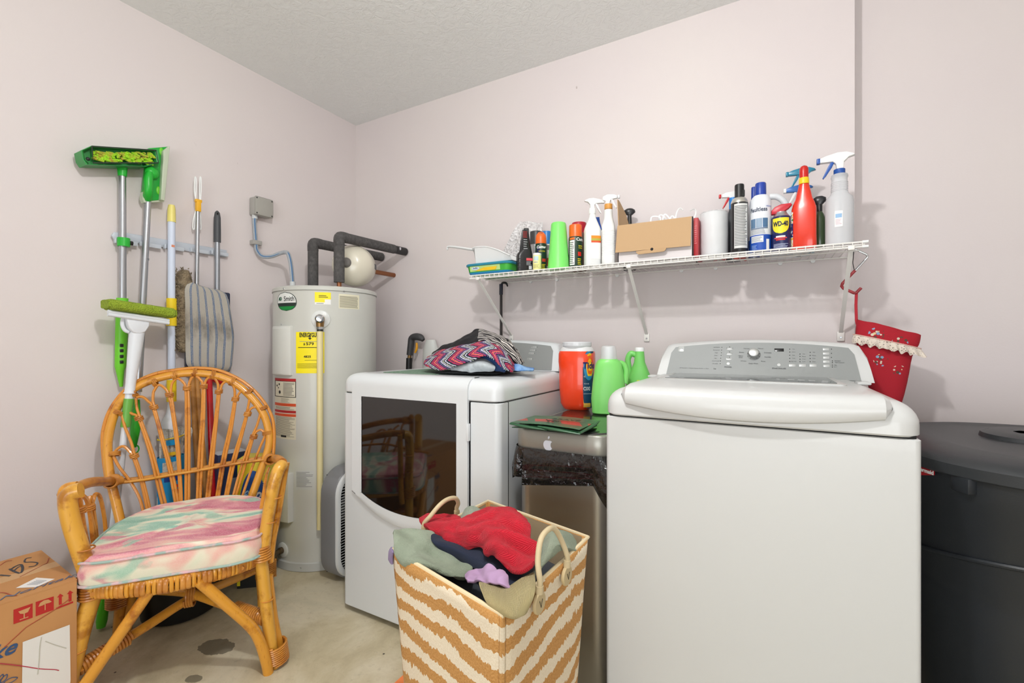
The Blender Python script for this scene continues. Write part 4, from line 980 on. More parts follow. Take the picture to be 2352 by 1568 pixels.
def broom():
    b0 = lw(283, 690); g = thing('push_broom', 'green broom head-up on the wall with lime chenille bristles', 'broom', (XW, b0.y, .93))
    W = lambda n_, mb, m_, par=None, **q: obj(n_, mb, m_, par or g, world=True, **q)
    D = LW+.095
    # shallow tray-like head seen from in front: outline in y,z extruded in x
    f = lambda px, py, x: onX(px, py, x)
    o = [f(*p, D) for p in ((186, 345), (211, 334), (364, 345), (367, 372), (336, 382), (198, 378), (190, 366))]
    mb = MB(); q = [(p.y, p.z) for p in o]; c_ = (sum(a for a, b in q)/7, sum(b for a, b in q)/7)
    # hollow head: outer wall rings back to front then inner
    sh = lambda s, x: [(x, c_[0]+(y-c_[0])*s, c_[1]+(z-c_[1])*s) for y, z in q]
    mb.rings([sh(.86, LW+.01), sh(1, LW+.03), sh(1.0, D), sh(.97, D), sh(.93, D-.004), sh(.88, D-.03)], True, True)
    W('head', mb, GREEN_D)
    mb = MB(); inn = [f(*p, D+.001) for p in ((211, 336), (358, 345), (364, 374), (214, 374))]
    e = [(p.x, p.y, p.z) for p in inn]
    W('dark_edge', MB().tube(e+[e[0]], .0028, 6), mat('dark_rubber', '#2b3a2e', .5))
    W('side_latch', MB().sphere((D+.001, f(202, 365, D).y, f(202, 365, D).z), .007, 12), BLACKP)
    rnd = random.Random(3); mb = MB()
    y0, y1, z0, z1 = f(216, 355, D).y, f(356, 355, D).y, f(300, 371, D).z, f(300, 345, D).z
    for i in range(150):
        _x = rnd.uniform(216, 352); _q = f(_x, rnd.uniform(345, 366)+(_x-216)*.03, D); y, z = _q.y, _q.z
        d = Vector((rnd.uniform(.004, .016), rnd.uniform(-.004, .028), rnd.uniform(-.012, .002)))
        p = Vector((D-.016, y, z)); mb.tube([p, p+d*.5+Vector((.004, 0, 0)), p+d], [.0045, .005, .003], 6)
    ch = W('bristles', mb, mat('chenille_lime', '#9bd522', .9, bump=(300, .6, .002), var=(60, '#b3a63c', .45, .62)))
    t0 = lw(281, 378); t1 = lw(281, 405)
    W('neck', MB().tube([(XW, t0.y, t0.z+.01), (XW, t0.y, t1.z)], [.019, .015], 18), GREEN)
    W('pole', MB().tube([(XW, t0.y, t1.z+.01), (XW-.004, b0.y, b0.z)], .0125, 16), ALU)
    k = lw(284, 556); W('collar', MB().tube([(XW, k.y, k.z+.017), (XW, k.y, k.z-.018)], .0215, 18), GREEN); W('collar_knob', MB().tube([(XW+.002, k.y+.015, k.z), (XW+.002, k.y+.03, k.z)], .009, 12), BLACKP)
    g0 = lw(282, 690); g1 = lw(279, 880)
    gp = W('grip', MB().tube([(XW-.004, g0.y, g0.z+.01), (XW-.006, g0.y-.001, g0.z-.1), (XW-.010, g1.y, g1.z+.07), (XW-.012, g1.y, g1.z+.05), (XW-.012, g1.y+.004, g1.z-.015)], [.020, .021, .019, .014, .006], 18), LIMEG)
    for py in (793, 805, 818, 831):
        q = lw(277, py); W('grip_slot', MB().box((XW+.006, q.y-.006, q.z-.0065), (XW+.0135, q.y+.006, q.z+.0065), bev=.002), BLACKP, gp)
broom()
def flatmop():
    g = thing('flat_mop', 'bright green flat mop with a clear blade, its head turned upright on the wall', 'mop', (XW, lw(320, 880).y, .62))
    W = lambda n_, mb, m_, par=None, **q: obj(n_, mb, m_, par or g, world=True, **q)
    D = LW+.06; f = lambda px, py, x=D: onX(px, py, x)
    def plate(pts, x0, x1):
        mb = MB(); a = [onX(px, py, x1) for px, py in pts]; q = [(p.y, p.z) for p in a]
        mb.rings([[(x0, y, z) for y, z in q], [(x1, y, z) for y, z in q]]); return mb
    W('head', plate(((341, 340), (389, 336), (386, 372), (377, 458), (337, 462), (329, 450), (336, 380)), LW+.035, D), mat('mop_green2', '#1fa83a', .35), bevel=.004)
    W('clear_blade', plate(((376, 345), (391, 334), (379, 461), (370, 458)), D-.006, D+.022), mat('blade_clear', '#dfe8d0', .25, trans=.3), bevel=.003)
    W('clear_edge', plate(((329, 440), (333, 456), (375, 458), (377, 463), (331, 465), (327, 455)), LW+.03, D-.004), mat('blade_clear', '#dfe8d0', .25, trans=.3))
    for px, py in ((371, 348), (364, 437), (335, 441)):
        p = f(px, py, D+.001); W('grip_pad', MB().sphere((D, p.y, p.z), .011, 14, sc=(.25, .75, 1.6)), LIMEG)
    a, b, c, d_ = (f(344, 395, D+.02), f(341, 412, D+.022), f(341, 440, D+.02), f(340, 458, XW+.01))
    W('joint', MB().sphere((D+.012, f(346, 398).y, f(346, 398).z), .026, 18, sc=(.7, 1, 1)), GREEN)
    W('neck', MB().tube([(p.x, p.y, p.z) for p in (a, b, c, d_)], [.011, .016, .015, .013], 16, sm=4), GREEN)
    t = f(340, 455, XW+.004); b0 = f(318, 900, XW)
    W('pole', MB().tube([(t.x, t.y, t.z), (b0.x, b0.y, b0.z)], .0125, 16), ALU)
    m_ = f(334, 595, XW+.002); W('pole_joint', MB().tube([(m_.x, m_.y, m_.z+.004), (m_.x, m_.y, m_.z-.004)], .0132, 16), mat('joint_grey', '#8d9095', .4, .6))
    pts = [f(318, 918), f(318, 945), f(316, 975), f(313, 1010), f(314, 1028)]
    W('handle', MB().tube([(XW, p.y, p.z) for p in pts], [.011, .013, .018, .013, .005], 16, sm=4), mat('handle_green', '#2fb52a', .35))
    p = f(316, 1032); W('hanging_ring', MB().tube([(XW, p.y+.011*cos(i*pi/6), p.z+.016*sin(i*pi/6)) for i in range(12)], .003, 8, closed=True), GREEN)
flatmop()
def stringmop():
    g = thing('string_mop', 'pale blue pole mop with yellow sleeves, its white strings wrapped in a blue label', 'mop', (XW, lw(390, 1150).y, .25))
    W = lambda n_, mb, m_, par=None, **q: obj(n_, mb, m_, par or g, world=True, **q)
    P = lambda px, py, x=XW: onX(px, py, x)
    y = P(394, 500).y
    W('end_cap', MB().tube([(XW, y, P(394, 471).z), (XW, y, P(394, 480).z), (XW, y, P(394, 510).z)], [.012, .015, .0165], 16), mat('cap_pale_yellow', '#e9dc7d', .4))
    W('pole', MB().tube([(XW, y, P(394, 509).z), (XW, y, P(394, 900).z)], .0142, 16), PALEB)
    W('sleeve', MB().tube([(XW, y, P(391, 685).z), (XW, y, P(391, 748).z)], .0195, 18), YELP)
    W('sleeve', MB().tube([(XW, y, P(391, 872).z), (XW, y, P(391, 922).z)], .0185, 18), YELP)
    W('print', MB().box((XW+.0105, y-.006, P(394, 568).z), (XW+.0148, y+.006, P(394, 563).z)), mat('print_orange', '#d98a6a', .5))
    W('socket', MB().tube([(XW, y-.002, P(390, 915).z), (XW, y-.006, P(388, 950).z), (XW, y-.010, P(388, 968).z), (XW, y-.010, P(388, 985).z)], [.016, .022, .040, .042], 20, flat=.6, sm=3), mat('socket_grey', '#dfe3ea', .4))
    m = mat('mop_strings', '#dcd9d2', .95, bump=(240, 1, .006), var=(45, '#a9a59c', .45, .7))
    mb = MB(); rnd = random.Random(8); yc = P(388, 1000).y
    for i in range(64):
        a = rnd.uniform(0, 2*pi); rr = rnd.uniform(.3, 1)
        pts = []
        for j in range(8):
            v = j/7; z = P(388, 982).z*(1-v)+.30*v; w_ = .046-.010*math.exp(-((v-.3)/.15)**2)+.004*v
            pts.append((XW+.010+rr*.024*cos(a+v*.4)+.006, yc+rr*w_*sin(a+v*.4)+.003*sin(j*2+i), z))
        mb.tube(pts, .0055, 5)
    W('strings', mb, m)
    p = P(432, 985); W('string_loop', MB().tube([(XW+.02, p.y-.03, p.z-.02), (XW+.02, p.y-.005, p.z+.004), (XW+.02, p.y, p.z-.015), (XW+.02, p.y-.015, p.z-.06)], .009, 8, sm=4), m)
    W('tie_band', MB().tube([(XW+.016+.030*cos(i*pi/8), yc+.050*sin(i*pi/8), P(388, 1003).z+.004*sin(i*pi/8)) for i in range(16)], .0028, 6, closed=True), YELP)
    # blue wrapper
    zt, zb_ = P(385, 1046).z, P(385, 1180).z
    mb = MB(); mb.rings([[(XW+.016+.034*cos(i*pi/12), yc+.052*sin(i*pi/12), z) for i in range(24)] for z in (zt, zt-.01, .5*(zt+zb_), zb_)], False, False)
    wr = W('wrapper', mb, mat('wrapper_blue', '#1795d2', .4))
    def onwrap(px0, px1, py0, py1, m_, nm, e=.0008):
        q = MB(); P_ = []
        for py in (py1, py0):
            row = []
            for i in range(9):
                yy = P(px0+(px1-px0)*i/8, py, XW+.045).y; s_ = max(-1, min(1, (yy-yc)/.0528)); row.append((XW+.016+(.034+e)*math.sqrt(1-s_*s_)+.0004, yc+s_*(.052+e), P(380, py, XW+.045).z))
            P_.append(row)
        q.grid(P_); return W(nm, q, m_, wr)
    onwrap(379, 412, 1040, 1048, mat('label_yel2', '#f0c428', .5), 'yellow_label'); onwrap(375, 415, 1063, 1097, m, 'window')
    onwrap(378, 416, 1097, 1108, mat('navy_band', '#123a8c', .5), 'navy_band', .0012); onwrap(382, 412, 1012, 1024, mat('wrapper_blue', '#1795d2', .4), 'upper_band', .003)
    for s_, py in (('ea', 1116), ('rin', 1130)):
        c_ = P(398, py, XW+.052); W('lettering', textmesh(s_, .030, .0004, T(XW+.0525, yc+.012, c_.z) @ RZ(pi/2) @ FRONT, bold=.0012), mat('letter_red', '#c2222c', .5), wr, smooth=False, flip=False)
    onwrap(396, 412, 1140, 1150, WHITE, 'white_patch', .0015)
stringmop()
def duster():
    g = thing('duster_mop', 'grey-brown fluffy mop head behind the striped pad, white wire loops atop its pole', 'mop', (XW, lw(425, 805).y, 1.06))
    W = lambda n_, mb, m_, par=None, **q: obj(n_, mb, m_, par or g, world=True, **q)
    P = lambda px, py, x=XW: onX(px, py, x)
    W('pole', MB().tube([tuple(P(454, 486)), tuple(P(452, 660))], .0085, 14), ALU)
    W('yellow_clip', MB().box((XW-.010, P(455, 460).y-.010, P(455, 486).z), (XW+.010, P(455, 460).y+.010, P(455, 462).z), bev=.003), mat('clip_amber', '#f0b426', .4))
    W('clip_top', MB().box((XW-.008, P(455, 460).y-.014, P(455, 465).z), (XW+.010, P(455, 460).y+.014, P(455, 461).z+.006), bev=.003), mat('clip_amber', '#f0b426', .4))
    for dx in (-7, 6):
        pts = [P(455+dx*.6, 462), P(449+dx*.2+dx*.6-1+1, 440) if False else P(455+dx*.9-2, 440), P(455+dx*.9-1.5, 412), P(455+dx*.9, 406), P(455+dx*.9+1.5, 412), P(455+dx*.9+1.5, 440), P(455+dx*.9, 461)]
        W('wire_loop', MB().tube([tuple(p) for p in pts], .0026, 8, sm=3), WHITEP)
        pts = [P(455+dx*.6, 478, XW-.006), P(453+dx*1.1-1, 505, XW-.010), P(452+dx*1.15-1, 523, XW-.012), P(452+dx*1.15+1.5, 527, XW-.012), P(452+dx*1.15+3, 520, XW-.012), P(455+dx*.8, 480, XW-.006)]
        W('wire_loop', MB().tube([tuple(p) for p in pts], .0026, 8, sm=3), WHITEP)
    # fluffy head
    mb = MB(); rs = []; x0 = XW-.012
    for i, (py, pa, pb) in enumerate(((618, 420, 432), (626, 407, 436), (640, 403, 442), (680, 401, 446), (720, 399, 448), (760, 397, 446), (790, 400, 440), (803, 408, 432), (810, 415, 424))):
        a, b = P(pa, py, x0), P(pb, py, x0); r = []
        for k in range(28):
            an = 2*pi*k/28; q = 1+.10*noise.noise(Vector((cos(an)*3, sin(an)*3, py*.09)))
            r.append((x0+.024*cos(an)*q, (a.y+b.y)/2+(b.y-a.y)/2*sin(an)*q, a.z))
        rs.append(r)
    mb.rings(rs); bm = mb.bm
    fl = W('fluffy_head', mb, mat('duster_brown', '#9b8a70', 1, bump=(150, 1, .012), var=(40, '#6f624e', .4, .7)), sub=2)
    rnd = random.Random(11); mb = MB()
    for i in range(420):
        py = rnd.uniform(622, 806); s_ = (py-622)/184; pa, pb = 401-3*s_, 441+6*s_-14*(s_ > .85)
        px = rnd.uniform(pa, pb); xx = XW+.010*rnd.random()+.002
        if px > 440: xx = XW-.01
        p = P(px, py, xx); d = Vector((rnd.uniform(.002, .007), rnd.uniform(-.006, .006), rnd.uniform(-.008, .006)))
        mb.tube([p, p+d*.6, p+d], [.0022, .0018, .0008], 4)
    for i in range(46):
        px, py = (rnd.uniform(403, 432), rnd.uniform(616, 628)) if i < 23 else (400+rnd.uniform(-1, 1), rnd.uniform(630, 800))
        p = P(px, py, XW-.004); d = Vector((.002, rnd.uniform(-.008, .008), rnd.uniform(.002, .012))); mb.tube([p, p+d*.5, p+d], [.0022, .002, .0008], 4)
    W('fluff', mb, mat('duster_brown', '#9b8a70', 1))['kind'] = 'stuff'
duster()
def padmop():
    g = thing('pad_mop', 'grey pole mop with a black rubber grip and a hanging blue-striped towelling pad', 'mop', (XW, lw(490, 850).y, .98))
    W = lambda n_, mb, m_, par=None, **q: obj(n_, mb, m_, par or g, world=True, **q)
    P = lambda px, py, x=XW: onX(px, py, x); y = P(499, 560).y
    W('pole', MB().tube([(XW, y, P(499, 550).z), (XW, y, P(499, 700).z)], .0115, 16), mat('pole_grey', '#9ea2a8', .35, .7))
    W('grip', MB().tube([(XW, y, P(499, 484).z), (XW, y, P(499, 488).z), (XW, y, P(499, 500).z), (XW, y, P(499, 530).z), (XW, y, P(499, 556).z)], [.004, .0105, .0145, .0155, .0155], 18), mat('grip_charcoal', '#46494d', .5))
    W('grip_hole', MB().sphere((XW+.010, y-.004, P(499, 492).z), .006, 10, sc=(.6, .6, 1.2)), DARKGAP)
    # pad: rounded slab with towelling
    D = LW+.075
    m = bpy.data.materials.new('striped_towelling'); m.use_nodes = True; n, l = NT(m); b = n['Principled BSDF']; b.inputs['Roughness'].default_value = .95; b.inputs['Sheen Weight'].default_value = .3
    uv = n.new('ShaderNodeUVMap'); sx = n.new('ShaderNodeSeparateXYZ'); l.new(uv.outputs[0], sx.inputs[0])
    f = vmath(n, l, 'FRACT', vmath(n, l, 'MULTIPLY', sx.outputs['X'], 5.9)); tri = vmath(n, l, 'ABSOLUTE', vmath(n, l, 'SUBTRACT', f, .5))
    nz = tnoise(n, l, uv.outputs[0], 70, 2); tri = vmath(n, l, 'ADD', tri, vmath(n, l, 'MULTIPLY', vmath(n, l, 'SUBTRACT', nz, .5), .06))
    st = vmath(n, l, 'MULTIPLY', vmath(n, l, 'LESS_THAN', tri, .115), vmath(n, l, 'GREATER_THAN', tri, .03))
    dirt = vmath(n, l, 'MULTIPLY', tnoise(n, l, mapping(n, l, uv.outputs[0], (5, 4, 1)), 1, 5, .7), vmath(n, l, 'SUBTRACT', 1.0, vmath(n, l, 'ABSOLUTE', vmath(n, l, 'MULTIPLY', vmath(n, l, 'SUBTRACT', sx.outputs['Y'], .5), 2.4))))
    base = mixc(n, l, ramp(n, l, dirt, [(.28, (0,0,0,1)), (.62, (1,1,1,1))]), '#e4ddd0', '#8f8474')
    l.new(mixc(n, l, st, base, '#3f77ae'), b.inputs['Base Color']); l.new(bumpn(n, l, tnoise(n, l, uv.outputs[0], 110, 4, .75), 1.0, .008), b.inputs['Normal'])
    mb = MB(); N, Mr = 34, 40; bm = mb.bm; uvl = bm.loops.layers.uv.new('UVMap'); vs = []
    def rim(v): # left/right px by v
        py = 650+198*v
        L = 424+3*v; Rr = 513+26*min(1, v*1.6)**.6 if v < .6 else 538-6*(v-.6)/.4
        c0 = max(0, 1-v/.10) if v < .10 else 0; c1 = max(0, (v-.90)/.10)
        L += 16*(1-math.sqrt(max(0, 1-c0*c0)))+18*(1-math.sqrt(max(0, 1-c1*c1))); Rr -= 34*(1-math.sqrt(max(0, 1-c0*c0)))+10*(1-math.sqrt(max(0, 1-c1*c1)))
        return py, L, Rr
    for side in (1, 0):
        grid = []
        for i in range(Mr+1):
            v = i/Mr; py, L, Rr = rim(v); row = []
            for j in range(N+1):
                u = j/N; px = L+(Rr-L)*u; pyy = py+ (u-.5)*4*(1-v) + u*10*(1 if v < .15 else .6)
                ed = min(1, min(u, 1-u)*9)*min(1, min(v, 1-v)*14); ed = math.sqrt(max(0, 1-(1-ed)**2))
                x = LW+.058+(.020*ed if side else -.016*ed)
                if side: x += .003*noise.noise(Vector((u*4, v*6, 0)))
                p = onX(px, pyy, LW+.058); row.append((bm.verts.new((x, p.y, p.z)), (u, 1-v)))
            grid.append(row)
        for i in range(Mr):
            for j in range(N):
                q = [grid[i][j], grid[i][j+1], grid[i+1][j+1], grid[i+1][j]]
                fc = bm.faces.new([k[0] for k in q])
                for lp, k in zip(fc.loops, q): lp[uvl].uv = k[1]
    bmesh.ops.remove_doubles(bm, verts=bm.verts, dist=.0005)
    W('pad', mb, m)
    a, b_ = P(470, 838, LW+.035), P(526, 852, LW+.035)
    W('pad_frame', MB().box((LW+.01, P(428, 700, LW+.03).y, P(480, 856, LW+.03).z), (LW+.038, P(528, 700, LW+.03).y, P(480, 668, LW+.03).z), bev=.008), mat('frame_navy', '#26304a', .5))
padmop()
def butterfly():
    g = thing('sponge_mop', 'white-handled sponge mop with a lime green sponge, leaning against the wall from the floor', 'mop', (-2.2, .79, 0))
    W = lambda n_, mb, m_, par=None, **q: obj(n_, mb, m_, par or g, world=True, **q)
    X1 = LW+.15; P = lambda px, py, x=X1: onX(px, py, x)
    foot = onZ(232, 1440, .012); 
    top = P(318, 735)
    # the pole axis is a straight line from the floor to the head
    def ax(py):
        # solve along the line between foot and top for the row
        s = (1440-py)/(1440-735.)
        lo, hi = 0., 1.
        for _ in range(30):
            mid = (lo+hi)/2; q = foot.lerp(top, mid); c = Vector((.874*q.x+.486*q.y, 0, -.486*q.x+.874*q.y)); yy = HYP-FPX*(q.z-CAMH)/c.z
            if yy > py: lo = mid
            else: hi = mid
        return foot.lerp(top, (lo+hi)/2)
    W('foot_grip', MB().tube([foot, foot.lerp(ax(1400), .4), ax(1400), ax(1365), ax(1340)], [.014, .018, .017, .013, .010], 18), mat('grip_green2', '#4fc61f', .35))
    W('lower_pole', MB().tube([ax(1345), ax(975)], .0125, 16), mat('pole_white', '#dfe6ee', .35))
    W('green_sleeve', MB().tube([ax(980), ax(915)], .0165, 18), mat('sleeve_green', '#6cb04a', .4))
    W('upper_pole', MB().tube([ax(920), ax(900)], .014, 16), mat('pole_white', '#dfe6ee', .35))
    m = mat('mop_white', '#e3e8ee', .35)
    W('handle', MB().tube([ax(903), ax(900), ax(880), ax(790), ax(760)], [.021, .017, .017, .024, .026], 20), m)
    # clamp plate and bars
    c = P(317, 742, X1+.012); 
    pts = [(290, 727), (345, 733), (344, 748), (335, 762), (322, 767), (308, 764), (297, 752)]
    a = [onX(px, py, X1+.026) for px, py in pts]
    mb = MB(); mb.rings([[(X1-.01, p.y, p.z) for p in a], [(X1+.026, p.y, p.z) for p in a]]); W('clamp', mb, m, bevel=.005)
    W('spring_loop', MB().tube([tuple(P(px, py, X1+.0)) for px, py in ((283, 730), (281, 745), (287, 758), (296, 762))], .007, 10, sm=3), m)
    b0, b1 = P(246, 715, X1+.02), P(386, 736, X1+.02)
    for dz in (0, -.011): W('clamp_bar', MB().tube([(X1+.026, b0.y, b0.z+dz), (X1+.026, b1.y, b1.z+dz)], .0075, 10), m)
    s0, s1 = P(237, 700, X1), P(394, 722, X1)
    mb = MB(); n_ = 40; rs = []; rnd = random.Random(2)
    for i in range(n_+1):
        u = i/n_; y = s0.y+(s1.y-s0.y)*u; z = s0.z+(s1.z-s0.z)*u+.003; r = []
        e = 1 if .03 < u < .97 else .8
        for k in range(20):
            an = 2*pi*k/20; q = 1+.05*noise.noise(Vector((u*14, cos(an)*2, sin(an)*2)))
            r.append((X1+.012+.044*e*math.copysign(abs(cos(an))**.5, cos(an))*q, y+.003*noise.noise(Vector((an, u, 1))), z+.021*e*math.copysign(abs(sin(an))**.6, sin(an))*q))
        rs.append(r)
    mb.rings(rs)
    m2 = bpy.data.materials.new('green_sponge'); m2.use_nodes = True; nn, l = NT(m2); b = nn['Principled BSDF']; b.inputs['Roughness'].default_value = .9
    tc = nn.new('ShaderNodeTexCoord').outputs['Object']; v = nn.new('ShaderNodeTexVoronoi'); v.inputs['Scale'].default_value = 190; l.new(tc, v.inputs['Vector'])
    l.new(ramp(nn, l, v.outputs['Distance'], [(.12, '#4f6418'), (.3, '#8fa52c')]), b.inputs['Base Color']); l.new(bumpn(nn, l, v.outputs['Distance'], .8, .004), b.inputs['Normal'])
    W('sponge', mb, m2)
butterfly()
def handles():
    P = lambda px, py, x: onX(px, py, x)
    wd_ = mat('broom_wood', '#b9823f', .5, bump=(30, .3, .003), var=(18, '#9a6529', .4, .65))
    for i, (a, b, lab) in enumerate((((442, 872), (470, 1330), 'left of two bare wooden broom handles leaning behind the rattan chair'), ((452, 868), (492, 1330), 'right of two wooden broom handles behind the rattan chair, wrapped with white tape'))):
        p0 = P(*a, LW+.035+.0*i); bt = onZ(b[0]-6+i*0, b[1], .0) 
        bt = Vector((LW+.16+.05*i, P(b[0], 1250, LW+.16+.05*i).y, .004))
        p1 = p0+(p0-bt)*.03
        g = thing('broom_handle', lab, 'broom handle', bt, 0, 'wooden broom handles')
        obj('pole', MB().tube([bt, p1], .012, 14), wd_, g, world=True)
        if i: obj('white_tape', MB().tube([bt.lerp(p1, .30), bt.lerp(p1, .40)], .0128, 14), WHITE, g, world=True)
        else: obj('end_cap', MB().tube([bt, bt.lerp(p1, .03)], .0132, 14), YELP, g, world=True)
    p0 = P(480, 862, LW+.03); bt = Vector((LW+.20, P(497, 1250, LW+.20).y, .004))
    g = thing('red_pole', 'glossy red broom pole leaning behind the rattan chair', 'broom handle', bt)
    RP = mat('pole_red', '#c2101c', .22, coat=.5)
    obj('pole', MB().tube([bt, p0], .0135, 16), RP, g, world=True)
    q = P(506, 876, LW+.03); obj('top_fitting', MB().tube([(p0.x, p0.y, p0.z+.0), (q.x, q.y-.01, q.z+.008), (q.x, q.y+.01, q.z-.012)], [.014, .020, .008], 12, sm=3), RP, g, world=True)
    obj('end_cap', MB().tube([bt, bt.lerp(p0, .03)], .0145, 14), BLACKP, g, world=True)
handles()
def junction():
    g = thing('junction_box', 'square grey junction box on the wall above the water heater conduit', 'junction box', (LW, 1.49, 1.83))
    W = lambda n_, mb, m_, par=None, **q: obj(n_, mb, m_, par or g, world=True, **q)
    D = LW+.06; a = onX(587, 452, D); b = onX(628, 500, D); gr = mat('pvc_grey', '#a8a6a1', .5)
    y0, y1 = a.y, b.y; z1, z0 = onX(600, 450, D).z, onX(600, 497, D).z
    z1 = (onX(587, 450, D).z+onX(626, 459, D).z)/2; z0 = (onX(590, 492, D).z+onX(626, 500, D).z)/2
    W('body', MB().box((LW+.0005, y0, z0), (D-.008, y1, z1), bev=.008), gr)
    W('cover', MB().box((D-.009, y0-.001, z0-.001), (D, y1+.001, z1+.001), bev=.006), mat('cover_grey', '#a5a39c', .5))
    for yy, zz in ((y0+.008, z1-.008), (y0+.008, z0+.008), (y1-.008, z1-.008), (y1-.008, z0+.008)): W('screw', MB().lathe([(.004, 0), (.003, .0015)], M=T(D, yy, zz) @ RYm(pi/2), n=10), BLACKP)
    c = thing('conduit', 'grey and blue flexible conduit curving from the junction box down to the water heater', 'conduit', (LW+.03, 1.44, 1.45))
    W = lambda n_, mb, m_, par=None, **q: obj(n_, mb, m_, par or c, world=True, **q)
    xx = LW+.024
    pts = [(xx, y0+.018, z0-.001), (xx, y0+.016, z0-.04), (xx, onX(588, 560, xx).y, onX(588, 560, xx).z)]
    for px, py, o in ((590, 575, .0), (601, 588, .01), (622, 589, .05), (645, 581, .10), (659, 580, .14), (665, 592, .16), (669, 615, .17), (672, 652, .178)): p = onX(px, py, xx+o); pts.append(tuple(p))
    pts[-1] = (pts[-1][0], pts[-1][1], pts[-1][2])
    m = bpy.data.materials.new('flex_conduit'); m.use_nodes = True; n, l = NT(m); b_ = n['Principled BSDF']; b_.inputs['Roughness'].default_value = .4
    W('flex', MB().tube(pts, .0105, 16, sm=8), mat('conduit_grey', '#adb3b9', .4, bump=(220, .8, .004)))
    sp_ = catmull(pts, 8); 
    off = [(p.x+.0092, p.y-.004, p.z) for p in sp_]
    W('blue_stripe', MB().tube(off, .0032, 8), mat('stripe_blue', '#4d7aa8', .4))
    mb = MB()
    W('strap', MB().box((LW+.001, onX(584, 556, xx).y-.012, onX(588, 560, xx).z-.005), (xx+.014, onX(594, 556, xx).y+.012, onX(588, 553, xx).z+.002), bev=.003), gr)
    W('connector', MB().tube([(xx, y0+.018, z0+.002), (xx, y0+.018, z0-.018)], .014, 16), mat('connector_white', '#cfd2d2', .4))
    e = Vector(pts[-1]); W('connector', MB().tube([e+Vector((0, 0, .012)), (e.x, e.y, 1.392)], .014, 16), mat('connector_white', '#cfd2d2', .4))
    return e
CONDUIT_END = junction()
